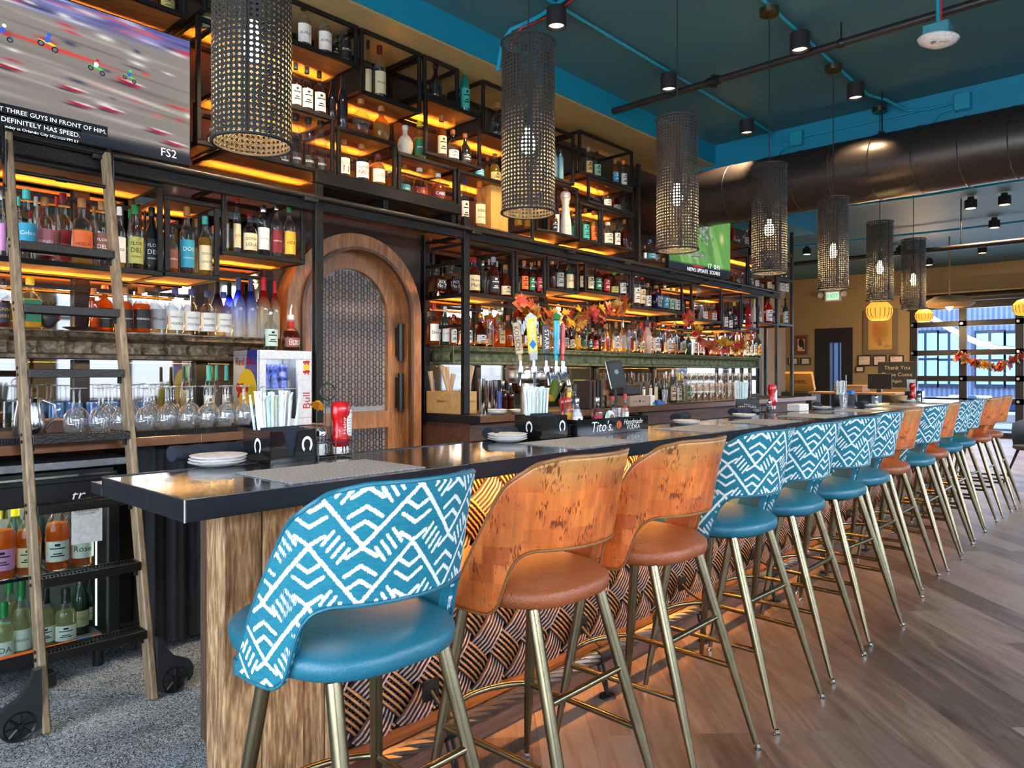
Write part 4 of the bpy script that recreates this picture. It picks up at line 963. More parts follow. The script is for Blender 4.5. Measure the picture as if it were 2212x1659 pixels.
# ------------------------------------------------------------ ceiling: duct, pipes, conduit, lights
DUCT = plain('duct_bronze', (.05, .04, .036), .36, .5, bump=.04, bscale=30)
dk = MB().cyl((0, 0, 0), (0, -8.2, 0), .271, n=48)
du = thing('air_duct', 'big round dark spiral air duct crossing the ceiling', 'duct', (6.6, 4.24, 3.113)); dk.build('pipe', DUCT, du)
rg = MB()
for i in range(26): 
    y = -.15-i*.32; rg.tube([(.273*cos(a), y-.06*sin(a/2)*0-.03*cos(a), .273*sin(a)) for a in np.linspace(0, 2*pi, 40)[:-1]], .004, 5, closed=True)
rg.build('seam', DUCT, du)
for y in (-2.4, -5.5): MB().cyl((0, y, .275), (0, y, .64), .006).bbox(-.04, .04, y-.02, y+.02, .272, .30, .004).build('hanger', BLACK, du)
pa, pb = P(1206, 276, y=4.2), P(2131, 0, z=3.45)
spx = 4.55
sp_ = thing('sprinkler_pipe', 'dark sprinkler pipe crossing under the teal ceiling', 'pipe', (0, 0, 0))
q0 = P(1206, 276, y=4.2); q1 = P(1480, 197, x=q0.x); zs_ = q0.z
MB().cyl((q0.x, 4.24, zs_), (q0.x, -1.5, zs_), .027, n=16).build('pipe', plain('pipe_iron', (.035, .03, .03), .4, .4), sp_)
for px in (1312, 1420+397): 
    p = P(px, 200, x=q0.x); MB().cyl((q0.x, p.y, zs_+.02), (q0.x, p.y, ZC), .006).lathe([(.03, -.02), (.036, 0), (.03, .02)], (q0.x, p.y, zs_), 14, Matrix.Rotation(pi/2, 4, 'X')).build('hanger', BLACK, sp_)
p = P(1542, 178, x=q0.x); MB().cyl((q0.x, p.y-.05, zs_), (q0.x, p.y+.05, zs_), .036).bbox(q0.x-.02, q0.x+.02, p.y-.02, p.y+.02, zs_-.05, zs_+.05, .004).build('coupling', BLACK, sp_)
p = P(1726, 120, x=q0.x); MB().cyl((q0.x, p.y, zs_), (q0.x, p.y, zs_+.13), .018).cyl((q0.x, p.y, zs_+.13), (q0.x, p.y, zs_+.2), .012).cyl((q0.x, p.y, zs_+.2), (q0.x, p.y, zs_+.205), .022).build('sprinkler_head', STAIN, sp_)
p2 = thing('sprinkler_pipe', 'far dark pipe crossing below the ceiling beyond the duct', 'pipe', (0, 0, 0))
MB().cyl((11.5, 7.3, 3.12), (11.5, -3.8, 3.12), .035).build('pipe', plain('pipe_iron', (.035, .03, .03), .4, .4), p2)
MB().cyl((11.5, 5, 3.12), (11.5, 5, ZC), .008).cyl((11.5, 2.2, 3.12), (11.5, 2.2, ZC), .008).build('hanger', BLACK, p2)
p3 = thing('vent_duct', 'slim dark duct along the wall above the roll-up glass door', 'duct', (0, 0, 0))
MB().cyl((17.9, 4.6, 3.02), (17.9, -3.9, 3.02), .09, n=20).build('pipe', DUCT, p3)
CON = plain('conduit_teal', (.01, .33, .48), .45)
def conduit(label, pts, r=.012):
    o = MB().tube(pts, r, 8).build('hanging_conduit', CON); tag(o, label, 'conduit')
conduit('teal conduit linking the row of spotlights above the shelves', [(1.2, 2.955, 3.755), (7.0, 2.955, 3.755)])
conduit('teal conduit linking lantern canopies above the bar', [(.6, 1.95, 3.755), (6.6, 1.95, 3.755), (6.78, 1.86, 3.74), (7.0, 1.75, 3.68), (7.03, 1.6, 3.66), (7.03, 1.3, 3.66)])
conduit('teal conduit running along the face of the cross beam', [(7.03, 2.9, 3.66), (7.03, 1.5, 3.66)], .010)
conduit('teal conduit bending down the cross beam towards the duct', [(7.02, 2.75, 3.60), (7.02, 2.87, 3.58), (7.02, 2.92, 3.52), (7.02, 2.92, 3.4)], .010)
conduit('second teal conduit bending down the cross beam by the smoke alarm', [(7.02, 1.35, 3.62), (7.02, 1.5, 3.60), (7.02, 1.55, 3.54), (7.02, 1.55, 3.4)], .010)
for y, l in ((2.72, 'small teal junction box on cross beam above the fourth lantern'), (1.33, 'small teal junction box on cross beam toward the smoke alarm')):
    tag(MB().bbox(6.98, 7.05, y-.06, y+.06, 3.58, 3.72, .006).build('junction_box', CON), l, 'junction box')
rc = [P(1250, -12, z=3.767), P(1215, 15, z=3.767), P(1180, 36, z=3.767), P(1150, 50, z=3.767), P(1126, 60, z=3.74)]; rc += [rc[-1]+Vector((-.03, .05, -.08)), rc[-1]+Vector((-.05, .08, -.28))]
tag(MB().tube(rc, .008, 8).build('cable', plain('cable_red', (.75, .03, .02), .45)), 'red cable bending down the teal ceiling above the second lantern', 'cable')
conduit('teal conduit running beside the red cable above the second lantern', [p+Vector((-.05, .05, -.012)) for p in rc], .014)
SPOTM = emit('spot_lens', (1, .82, .6), 1.2)
def spot(label, x, y, power=18):
    t = thing('ceiling_spotlight', label, 'spotlight', (x, y, ZC), 'black can spotlights')
    MB().cyl((0, 0, -.05), (0, 0, -.0395), .036).build('mount', CON, t)
    MB().lathe([(0, -.05), (.06, -.05), (.065, -.055), (.065, -.17), (.055, -.172), (.052, -.165), (.05, -.12)], n=24).build('can', BLACKM, t)
    MB().lathe([(0, -.155), (.052, -.155)], n=24).build('lens', SPOTM if power else PAPER, t)
    if power:
        l = bpy.data.lights.new('spot', 'SPOT'); l.energy = power; l.color = (1, .72, .42); l.spot_size = radians(75); l.spot_blend = .6; l.shadow_soft_size = .05
        o = bpy.data.objects.new('spot_beam', l); COL.objects.link(o); o.location = (x, y, ZC-.18); o.rotation_euler = (radians(30 if y > 2.5 else 0), 0, 0)
for i, x in enumerate((2.22, 3.62, 5.02, 6.42)): spot('black can spotlight %s above the bottle shelves' % ('out over the ladder', 'above the second lantern', 'hidden partly by sprinkler pipe', 'next to the cross beam')[i], x, 2.955, 110)
for i, x in enumerate((2.8, 5.03, 6.21)): spot('black can spotlight %s on the conduit over the bar' % ('over the second stool', 'behind the sprinkler head', 'nearest the cross beam')[i], x, 1.93, 30)
FARS = [(2097, 448, 'largest glowing'), (2148, 490, 'lower glowing'), (1743, 548, 'lone glowing tower-side'), (1945, 546, 'seventh lantern side'), (2122, 545, 'small glowing window-side'), (2007, 571, 'lowest glowing'), (2170, 440, 'dim')]
# ------------------------------------------------------------ woven lantern pendants
def cane():
    m = bpy.data.materials.new('black_cane'); m.use_nodes = True; nt = m.node_tree; b = nt.nodes['Principled BSDF']; out = nt.nodes['Material Output']
    v = coords(nt, (1, 1, 1), kind='UV'); sp = N(nt, 'ShaderNodeSeparateXYZ'); L(nt, v, sp.inputs[0])
    def mth(op, a, b_=None, c=None):
        n = N(nt, 'ShaderNodeMath', operation=op)
        for i, q in enumerate((a, b_, c)):
            if q is None: continue
            if isinstance(q, (int, float)): n.inputs[i].default_value = q
            else: L(nt, q, n.inputs[i])
        return n.outputs[0]
    # uv are in cells; holes sit in the middle of every cell, alternate rows shifted by half
    row = mth('FLOOR', sp.outputs['Y']); sh = mth('MULTIPLY', mth('MODULO', row, 2.0), 0.0)
    fu = mth('SUBTRACT', mth('FRACT', mth('ADD', sp.outputs['X'], sh)), .5); fv = mth('SUBTRACT', mth('FRACT', sp.outputs['Y']), .5)
    r2 = mth('SQRT', mth('ADD', mth('MULTIPLY', fu, fu), mth('MULTIPLY', fv, fv)))
    dia = mth('MULTIPLY', mth('ADD', mth('ABSOLUTE', fu), mth('ABSOLUTE', fv)), .75); oc = mth('MAXIMUM', r2, dia)
    hole = mth('LESS_THAN', oc, .275)
    st = mth('ADD', mth('SINE', mth('MULTIPLY', mth('ADD', sp.outputs['X'], sp.outputs['Y']), 18.85)), mth('SINE', mth('MULTIPLY', mth('SUBTRACT', sp.outputs['X'], sp.outputs['Y']), 18.85)))
    hgt = mth('ADD', mth('MULTIPLY', st, .18), mth('MULTIPLY', oc, 1.2))
    bp = N(nt, 'ShaderNodeBump', Strength=.8, Distance=.004); L(nt, hgt, bp.inputs['Height']); L(nt, bp.outputs['Normal'], b.inputs['Normal'])
    L(nt, ramp(nt, mth('MULTIPLY_ADD', st, .25, .5), [(.1, (.006, .0055, .0055)), (.9, (.045, .04, .037))]), b.inputs['Base Color']); b.inputs['Roughness'].default_value = .38
    tr = N(nt, 'ShaderNodeBsdfTransparent'); mx = N(nt, 'ShaderNodeMixShader'); L(nt, hole, mx.inputs[0]); L(nt, b.outputs[0], mx.inputs[1]); L(nt, tr.outputs[0], mx.inputs[2]); L(nt, mx.outputs[0], out.inputs[0]); return m
CANE = cane(); BULB = emit('bulb_glow', (1, .72, .32), 40); CORD = plain('cord_black', (.01, .01, .01), .6)
def make_pendant(label, x, y, z0=2.02, z1=2.71, r=.109):
    t = thing('woven_lantern', label, 'pendant lamp', (x, y, z0), 'tall black woven lanterns above the bar'); h = z1-z0
    n, k = 56, 24; mb = MB().lathe([(r, h*i/k) for i in range(k+1)], n=n); me = mb.mesh('lamp_shade'); uv = me.uv_layers.new(name='UVMap'); j = 0
    li = np.empty(len(me.loops), int); me.loops.foreach_get('vertex_index', li); U = (li % n)/n*44; V = (li//n)/k*44
    # close the seam
    pf = li.reshape(-1, 4); c = pf % n; wrap = (c.max(1)-c.min(1)) > 1; Uf = U.reshape(-1, 4); Uf[wrap[:, None] & (c == 0)] = 44
    uv.data.foreach_set('uv', np.stack([Uf.ravel(), V], 1).astype('f').ravel()); me.materials.append(CANE)
    s = bpy.data.objects.new('lamp_shade', me); COL.objects.link(s); s.parent = t
    rm = MB()
    for z in (0, h): rm.tube([(r*cos(a), r*sin(a), z) for a in np.linspace(0, 2*pi, 41)[:-1]], .0055, 6, closed=True)
    rm.tube([(r*cos(-2.2), r*sin(-2.2), 0), (r*cos(-2.2), r*sin(-2.2), h)], .003, 5)
    for a in (0, pi/2): rm.tube([(r*cos(a), r*sin(a), h-.01), (-r*cos(a), -r*sin(a), h-.01)], .003, 5)
    rm.build('rim', BLACKM, s)
    MB().cyl((0, 0, h-.30), (0, 0, ZC-z0-.08), .0035, n=6).build('cord', CORD, t)
    MB().cyl((0, 0, .35), (0, 0, .42), .019).build('lamp_holder', BLACKM, t)
    MB().lathe([(0, .235), (.018, .24), (.028, .262), (.029, .285), (.018, .33), (.012, .35)], n=14).build('bulb', BULB, t)
    MB().lathe([(0, ZC-z0-.085), (.06, ZC-z0-.085), (.062, ZC-z0-.045), (.035, ZC-z0-.040), (0, ZC-z0-.040)], n=24).build('canopy', BRASS, t)
    return t
PXS = [1.012, 2.207, 3.40, 4.57, 5.752, 6.93, 8.04]
PL = ['nearest tall black woven lantern, hanging in front of the television', 'second tall black woven lantern, hanging before the upper shelves', 'third black woven lantern, hanging in front of the far television', 'fourth black woven lantern, hanging before the end tower', 'fifth black woven lantern, hanging in front of the exit sign', 'sixth black woven lantern, hanging above an amber globe lamp', 'seventh black woven lantern, smallest one beside the roll-up door']
pend = None
for x, l in zip(PXS, PL):
    if pend is None: pend = make_pendant(l, x, 1.95)
    else: o = copy_tree(pend); o.location = (x, 1.95, 2.02); o['label'] = l; o.rotation_euler = (0, 0, random.random()*.8-.4)
    l_ = bpy.data.lights.new('lantern_glow', 'POINT'); l_.energy = 15; l_.color = (1, .62, .25); l_.shadow_soft_size = .03
    o = bpy.data.objects.new('lantern_glow', l_); COL.objects.link(o); o.location = (x, 1.95, 2.02+.2)
# ------------------------------------------------------------ bottles
HEX = dict(w='#f1ede2', c='#ead9ae', b='#2a9fc0', p='#b8707c', k='#17171a', g='#b9bd62', G='#1f6b4a', r='#b3232a', R='#7a1a24', y='#efb83a', o='#e8692a', t='#3fb8ae', B='#3f7fb5', n='#232a5e', l='#c9dccc', m='#8a5648', P='#e59ad0', s='#9da3a5', e='#d8c07a', v='#9ecfae')
HNM = dict(w='white', c='cream', b='blue', p='dusty pink', k='black', g='olive', G='dark green', r='red', R='maroon', y='yellow', o='orange', t='aqua', B='blue', n='navy', l='pale green', m='brown', P='pink', s='grey', e='tan', v='mint')
CAPH = dict(k='#141414', w='#e8e6e0', o='#a8743e', r='#c21f24', s='#b8b8b8', y='#f0d020', b='#26407a', g='#1f8a46', t='#49b8b0', d='#b8923a', c='#d8d4cc', R='#6a1420', O='#e87830')
CAPN = dict(k='black', w='white', o='cork', r='red', s='silver', y='yellow', b='navy', g='green', t='aqua', d='gold', c='glass', R='dark red', O='orange')
LIQ = dict(a=('#d2731c', 'amber'), d=('#7a2a0a', 'dark amber'), g=('#e2bd4e', 'golden'), r=('#b01420', 'red'), y=('#e8d860', 'pale yellow'), w=('#e9ecea', 'clear'), o=('#e8862c', 'rose'), e=('#e6e0a8', 'straw'))
GLS = dict(b=((.012, .012, .014), 'black'), n=((.01, .014, .06), 'navy'), G=((.012, .10, .04), 'green'), B=((.33, .62, .70), 'light blue'), W=((.78, .74, .66), 'white'), f=((.75, .52, .42), 'peach'), u=((.02, .05, .55), 'blue'), R=((.45, .015, .02), 'red'), V=((.45, .015, .02), 'red'), T=((.0, .18, .15), 'teal'), S=((.25, .26, .28), 'grey'), I=((.72, .66, .5), 'ivory'), K=((.02, .05, .03), 'dark green'))
PROF = dict(
 s=[(0, 0), (.92, 0), (1, .015), (1, .56), (.93, .62), (.62, .69), (.40, .75), (.36, .80), (.35, .93)],
 l=[(0, 0), (.92, 0), (1, .015), (1, .60), (.9, .66), (.5, .73), (.42, .78), (.40, .94)],
 b=[(0, 0), (.90, 0), (1, .02), (1, .50), (.97, .56), (.86, .62), (.65, .675), (.42, .705), (.33, .73), (.31, .92)],
 q=[(0, 0), (.94, 0), (1, .015), (1, .62), (.95, .66), (.6, .71), (.36, .74), (.33, .78), (.33, .92)],
 o=[(0, 0), (.55, 0), (.62, .01), (.85, .12), (1, .30), (1, .40), (.9, .52), (.65, .62), (.38, .68), (.30, .72), (.30, .90)],
 h=[(0, 0), (.94, 0), (1, .01), (1, .70), (.95, .74), (.7, .785), (.5, .81), (.45, .84), (.45, .94)],
 w=[(0, 0), (.92, 0), (1, .012), (1, .50), (.96, .56), (.82, .63), (.60, .70), (.45, .76), (.38, .80), (.36, .96)],
 d=[(0, 0), (.92, 0), (1, .02), (1, .34), (.96, .44), (.82, .54), (.58, .62), (.38, .68), (.32, .72), (.31, .93)])
GMAT = {}
def milagro(key, top):
    if key in MATS: return MATS[key]
    m = glass(key, (1, 1, 1), haze=.35); nt = m.node_tree; sp = N(nt, 'ShaderNodeSeparateXYZ'); L(nt, coords(nt), sp.inputs[0])
    mr = N(nt, 'ShaderNodeMapRange'); L(nt, sp.outputs['Z'], mr.inputs[0]); mr.inputs[2].default_value = .34
    c = ramp(nt, mr.outputs[0], [(.1, (.92, .9, .85)), (.42, (.85, .75, .45) if top[0] > .1 else (.55, .65, .95)), (.75, top), (1, top)])
    for n in nt.nodes:
        if n.type in ('BSDF_TRANSPARENT', 'BSDF_DIFFUSE'): L(nt, c, n.inputs['Color'])
    return m
def gm(code):
    if code == 'u': return milagro('glass_blue_fade', (.01, .03, .42))
    if code == 'R': return milagro('glass_red_fade', (.5, .015, .015)) if False else glass('glass_red', (.62, .03, .03), haze=.4)
    if code == 'V': return milagro('glass_red_fade', (.5, .015, .015))
    if code in GLS:
        return plain('glass_'+GLS[code][1].replace(' ', '_'), GLS[code][0], .12 if code not in 'WBfI' else .4, coat=.5, var=.05) if code not in 'uR' else glass('glass_'+GLS[code][1], tuple(min(1, c*1.6+.02) for c in GLS[code][0]), haze=.45)
    return GLASS
ROWS_USED = {}
CNT = [0]
ORD = ['first', 'second', 'third', 'fourth', 'fifth', 'sixth', 'seventh', 'eighth', 'ninth', 'tenth', 'eleventh', 'twelfth', 'thirteenth', 'fourteenth', 'fifteenth', 'sixteenth', 'seventeenth', 'eighteenth', 'nineteenth', 'twentieth']+['%dth' % i for i in range(21, 80)]
OCC = []
def add_bottle(loc, r, h, ty, code, cap, lab, lettering=None, name='liquor_bottle', lab_rng=None, face=None, txcol=None, group=None, fill=None):
    prof = [(a*r, b*h) for a, b in PROF[ty]]; sq = 5 if ty == 'q' else None
    q = 1.12 if sq else 1
    t = empty(name, loc, 0, None, 'bottle', group)
    if face is not None: t.rotation_euler = (0, 0, face)
    rn = prof[-1][0]; zn = prof[-1][1]
    n = 20 if r > .03 else 14
    MB().lathe(prof, n=n*2 if sq else n, sq=sq).build('glass_body', gm(code), t, 50)
    if code in LIQ and code != 'w':
        f = fill if fill else random.uniform(.5, .82); pl = [(a*.93, max(b, .004)) for a, b in prof if b < f*h]
        i = len(pl); a0, a1 = PROF[ty][min(i-1, len(PROF[ty])-1)], PROF[ty][min(i, len(PROF[ty])-1)]
        rr = np.interp(f, [p[1] for p in PROF[ty]], [p[0] for p in PROF[ty]])*r*.93
        pl += [(rr, f*h), (0, f*h)]
        MB().lathe(pl, n=n*2 if sq else n, sq=sq).build('drink', liquid('liquid_'+LIQ[code][1].replace(' ', '_'), LIQ[code][0]), t, 50)
    cm = plain('cap_'+CAPN[cap].replace(' ', '_'), CAPH[cap], .4 if cap not in 'sd' else .25, 1 if cap in 'sd' else 0, var=.04) if cap != 'c' else glass('cap_glass', (.8, .8, .78), haze=.35)
    cb = .86*h if ty != 'w' else .74*h
    if ty == 'w': cp = [(rn*1.22, cb), (rn*1.12, h*.8), (rn*1.08, h*.97), (rn*.9, h), (0, h)]
    else: cp = [(0, cb), (rn*1.25, cb), (rn*1.3, cb+.01*h), (rn*1.3, h*.985), (rn*1.1, h), (0, h)]
    MB().lathe(cp, n=12).build('cap', cm, t, 40)
    if lab != '-':
        z0, z1 = lab_rng or ((.09, .50) if ty in 'sblw' else (.12, .55) if ty in 'qh' else (.08, .34))
        if ty == 'o': z0, z1 = .26, .46
        lm = plain('label_'+HNM[lab].replace(' ', '_'), HEX[lab], .55, var=.05)
        if sq: lo = MB().box(-r*.82, r*.82, -r*1.02, -r*1.005, z0*h, z1*h).build('label', lm, t)
        else:
            k = 6; rows_ = [(float(np.interp(z0+(z1-z0)*i/k, [p[1] for p in PROF[ty]], [p[0] for p in PROF[ty]]))*r+.0008, (z0+(z1-z0)*i/k)*h) for i in range(k+1)]
            lo = MB().lathe(rows_, n=14, arc=(-pi/2-1.15, -pi/2+1.15)).build('label', lm, t, 60)
        if r > .026 and not lettering:     # a band of fine print and a crest on the bigger labels
            dk = INK['black'] if lab in 'wcygeltPvso' else INK['white']; bm = MB(); rng = random.Random(int(r*1e6)+int(h*1e5)); rr = r*(1.03 if sq else 1.0)+.0018
            for zz, ww in ((.25, .8), (.36, .5), (.62, .9)):
                z_ = z0*h+(z1-z0)*h*zz; a_ = ww*.7
                if sq: bm.box(-r*ww*.7, r*ww*.7, -rr-.0004, -rr, z_, z_+(z1-z0)*h*.05)
                else: bm.lathe([(rr, z_), (rr, z_+(z1-z0)*h*.06)], n=8, arc=(-pi/2-a_, -pi/2+a_))
            if not sq:
                a_ = .22; zc = z0*h+(z1-z0)*h*.82; hh = (z1-z0)*h*.06; bm.lathe([(rr*.99, zc-hh), (rr, zc), (rr*.99, zc+hh)], n=6, arc=(-pi/2-a_, -pi/2+a_))
            bm.build('print', dk, lo)
        if lettering:
            dk = txcol or ('black' if lab in 'wcygeltPvso' else 'white'); ls = lettering.split('|'); zc = (z0+z1)/2*h; H = (z1-z0)*h
            for i, s_ in enumerate(ls):
                zz = zc+H*(.5-(i+1)/(len(ls)+1)); 
                text('lettering', s_, INK[dk], lo, Matrix.Translation((0, -r*(1.025 if sq else 1.0)-.0018, zz)) @ Matrix(((1, 0, 0, 0), (0, 0, -1, 0), (0, 1, 0, 0), (0, 0, 0, 1))), width=r*1.55, height=H/(len(ls)+.6), bend=None if sq else r+.0018)
    return t
def desc(ty, code, cap, lab, r, h):
    size = 'tall ' if h > .29 else 'short ' if h < .21 else ''
    shape = dict(s='', l='slim ', b='round shouldered ', q='square ', o='pear shaped ', h='straight ', w='sloped ', d='squat ')[ty]
    col = LIQ[code][1] if code in LIQ else GLS[code][1] if code in GLS else 'clear'
    s = size+shape+col+' bottle, '+CAPN[cap]+' top'
    if lab != '-': s += ', '+HNM[lab]+' label'
    return s
def row(crop, z, y, where, items, end='ladder end', group=None, rng=None):
    n = 0; items = sorted(items, key=lambda q: q[0]); seen = {}
    for it in items:
        cx, top, hw, ty, code, cap, lab = it[:7]; tx = it[7] if len(it) > 7 else None; dy = it[8] if len(it) > 8 else 0; tc = it[9] if len(it) > 9 else None
        px, py = C(crop, cx, top)
        for k in range(14):
            yy = y+dy+.02*k; p = P(px, py, y=yy); fwd = p.x*CF.x+p.y*CF.y; r = hw/CROPS[crop][2]/F*fwd
            r = max(.016, min(.062, r)); 
            if all(math.hypot(p.x-a, yy-b) > r+c+.001 or abs(z-zz) > .25 for a, b, c, zz in OCC): break
        else: continue
        if yy+r > 4.235: continue
        h = p.z-z
        if h < .08: continue
        h = min(h, .42)
        OCC.append((p.x, yy, r, z)); n += 1
        fac = math.atan2(-p.x*.55, p.y)*.55    # most labels are turned a little to the guests
        t = add_bottle((p.x, yy, z+.0015), r, h, ty, code, cap, lab, tx, face=fac*(.0 if ty == 'q' else 1), txcol=tc, lab_rng=rng if lab == 'k' else None, group=group or 'bottles on the back bar')
        d = desc(ty, code, cap, lab, r, h); seen.setdefault(d, []).append((t, n))
    for d, ts in seen.items():
        for t, k in ts:
            e_ = ', %s from %s, %s' % (ORD[k-1], end, where); w_ = d.split()
            while len(w_)+len(e_.split()) > 17:
                for q in ('shouldered', 'round', 'straight', 'slim', 'sloped', 'pear', 'shaped', 'short', 'tall', 'squat', 'light', 'dark'):
                    if q in w_: w_.remove(q); break
                else: break
            t['label'] = ' '.join(w_)+e_
# crop, shelf height, depth, where it stands, bottles (cx, top, half width, type, content, cap, label[, lettering, depth offset, ink])
row('B', 1.886, 3.87, 'ladder shelf', [(10, 40, 24, 'b', 'w', 's', 'P'), (180, 32, 60, 'b', 'w', 't', 'b', 'Cobre|DEL SUR'), (305, 85, 58, 'b', 'w', 'o', 'p', 'PINES'), (430, 60, 62, 'b', 'w', 'R', 'r', 'MEZCAL'), (558, 95, 64, 'b', 'g', 'o', 'o', 'MEZCAL'), (690, 110, 42, 's', 'w', 'o', 'm', 'FLOR|DEL|DESIERTO'), (815, 150, 38, 's', 'g', 'w', 'w', 'FLOR'), (922, 140, 50, 's', 'w', 'g', 'g', 'FLOR|DEL|DESIERTO'), (1035, 155, 48, 's', 'b', 'k', 'k', 'FLOR|DEL|DESIERTO', 0, 'white'),
   (125, 80, 26, 's', 'w', 't', '-', None, .14), (245, 80, 28, 's', 'w', 'c', '-', None, .14), (385, 80, 24, 's', 'w', 'r', 'm', None, .14), (640, 150, 22, 's', 'a', 'o', '-', None, .14), (885, 165, 20, 's', 'w', 'g', '-', None, .16), (990, 175, 18, 's', 'b', 'k', '-', None, .18), (1070, 225, 20, 's', 'a', 'o', '-', None, .2)])
row('B', 1.891, 3.87, 'small box beside ladder', [(1170, 290, 42, 's', 'a', 'k', 'm', 'sombra'), (1275, 150, 48, 's', 'w', 'o', 'B', 'DOS|CONEJOS'), (1400, 215, 46, 's', 'g', 't', 'c', 'MEZCAL|UNION'), (1340, 230, 24, 's', 'g', 'o', 'e', None, .12), (1455, 280, 26, 'b', 'w', 'o', '-', None, .14)])
row('B', 2.038, 3.87, 'raised box beside door', [(1540, 65, 22, 'l', 'g', 'r', 'w', None, .05), (1617, 70, 26, 'l', 'w', 'r', 'c', 'ON', 0, 'red'), (1703, 195, 50, 'b', 'w', 'R', 'c', 'DONA|LOLA'), (1795, 140, 42, 'h', 'w', 's', 'w', 'CENTRAL'), (1885, 120, 40, 's', 'w', 's', 'R', 'DON LOS'), (1975, 135, 42, 's', 'w', 'g', 'y', 'VIDA')])
row('B', 1.581, 4.06, 'bronze mantel', [(20, 640, 44, 's', 'd', 'k', 'k', 'GRIN|DERS', 0, 'gold'), (205, 632, 62, 'q', 'y', 'y', 'G', 'HORNITOS'), (715, 685, 54, 'b', 'a', 'o', 'k', 'CORAZON', 0, 'white'), (855, 700, 48, 'b', 'a', 'o', 'k', 'CORAZON'), (965, 695, 58, 'b', 'a', 'o', 'k', 'CORAZON', 0, 'white'), (1077, 682, 56, 'b', 'w', 'k', 's', 'Mirador'), (1195, 700, 54, 'b', 'w', 'b', 'w', 'WHEATLEY|VODKA'), (1306, 710, 54, 'b', 'w', 'b', 'w', 'WHEATLEY|VODKA'), (1416, 722, 54, 'b', 'w', 'b', 'w', 'WHEATLEY|VODKA'), (1526, 730, 53, 'b', 'w', 'b', 'w', 'WHEATLEY|VODKA'),
   (640, 705, 32, 'h', 'a', 'o', '-', None, .04), (1628, 630, 44, 'w', 'u', 'b', '-'), (1712, 640, 40, 'w', 'u', 'b', '-'), (1800, 632, 44, 'w', 'V', 'r', '-'), (1876, 655, 34, 'w', 'V', 'r', '-')])
row('B', 1.498, 3.78, 'energy drink cooler', [(1848, 850, 46, 'b', 'w', 's', 'l')])
row('E', 3.326, 3.88, 'top shelf by first lantern', [(240, 25, 50, 's', 'w', 'k', 'w', 'ELVELO'), (380, 80, 50, 's', 'w', 'k', 'w', 'ELVELO'), (335, 115, 26, 's', 'a', 'o', '-', None, .15), (455, 168, 28, 's', 'a', 'k', 'k', None, .12), (522, 140, 42, 's', 'w', 'k', 'k', 'ELVELO', 0, 'white')])
row('A', 3.246, 3.88, 'shelf above television', [(1140, -70, 48, 's', 'a', 'k', 'e'), (1050, -60, 30, 's', 'a', 'k', '-', None, .1)])
row('A', 3.226, 3.90, 'shelf above nearest lantern', [(1415, -50, 38, 's', 'w', 's', 'v')])
row('E', 2.943, 3.88, 'shelf over door', [(185, 430, 38, 'b', 'd', 's', 'w'), (262, 460, 40, 'b', 'd', 's', 'w'), (347, 488, 42, 'b', 'd', 'd', 'w'), (432, 545, 28, 'w', 'b', 'k', '-')])
row('E', 2.898, 3.88, 'shelf over door', [(505, 515, 36, 'w', 'b', 'k', '-'), (630, 680, 62, 'o', 'w', 'o', '-'), (770, 730, 60, 'o', 'g', 'o', '-')])
row('E', 2.848, 3.88, 'shelf over door', [(933, 860, 54, 'o', 'I', 'w', '-'), (1030, 830, 46, 'b', 'y', 'y', 'G', 'HORNITOS')])
row('E', 3.173, 3.88, 'top shelf', [(680, 280, 26, 's', 'w', 'k', 'c', None, .05), (758, 315, 43, 's', 'w', 'R', 'c', 'Arrette')])
row('E', 3.311, 3.88, 'top shelf', [(1140, 438, 45, 'd', 'b', 'k', '-')])
row('E', 3.285, 3.86, 'ledge beside top box', [(1340, 455, 35, 'l', 'T', 'R', 't')])
row('E', 2.906, 3.88, 'hanging box', [(1180, 790, 37, 'l', 'a', 'o', 'c'), (1257, 890, 42, 'd', 'w', 'o', 'w'), (1342, 915, 42, 'd', 'b', 'o', 'k')])
row('E', 3.191, 3.88, 'box behind second lantern', [(1465, 578, 28, 'w', 'w', 'w', '-'), (1560, 705, 52, 'o', 'w', 'o', '-', None, .05)])
row('E', 2.843, 3.90, 'shelf behind second lantern', [(1435, 1040, 36, 'd', 'w', 'o', 'B'), (1545, 1050, 42, 'd', 'g', 'o', 'e'), (1495, 1070, 28, 'd', 'g', 'o', '-', None, .12)])
row('E', 2.601, 3.88, 'box over door', [(20, 1050, 28, 'd', 'a', 'o', '-', None, .06), (105, 1000, 38, 's', 'w', 'k', 'k', 'DOBEL', 0, 'white'), (185, 770, 42, 'l', 'w', 'k', 'k', 'DOBEL', 0, 'white'), (272, 792, 42, 'l', 'w', 'k', 'k', 'DOBEL', 0, 'white'), (357, 815, 42, 'l', 'w', 'k', 'k', 'DOBEL', 0, 'white')], rng=(.03, .24))
row('A', 2.601, 3.90, 'box behind nearest lantern', [(1440, 880, 28, 's', 'd', 'w', 'w'), (1500, 890, 26, 's', 'a', 'k', 'w', None, .08)])
row('E', 2.601, 3.88, 'middle box over door', [(515, 955, 40, 's', 'w', 'o', 'w', 'ESPOLO|N', 0, 'red'), (635, 988, 50, 's', 'w', 'o', 'w', 'BLANCO|NO 1', 0, 'red'), (747, 1055, 48, 's', 'g', 'R', 'w', 'ESPOLO', 0, 'green'), (822, 1168, 28, 'd', 'a', 'w', '-'), (570, 1075, 22, 's', 'g', 'o', '-', None, .14), (692, 1100, 22, 's', 'a', 'o', '-', None, .14)])
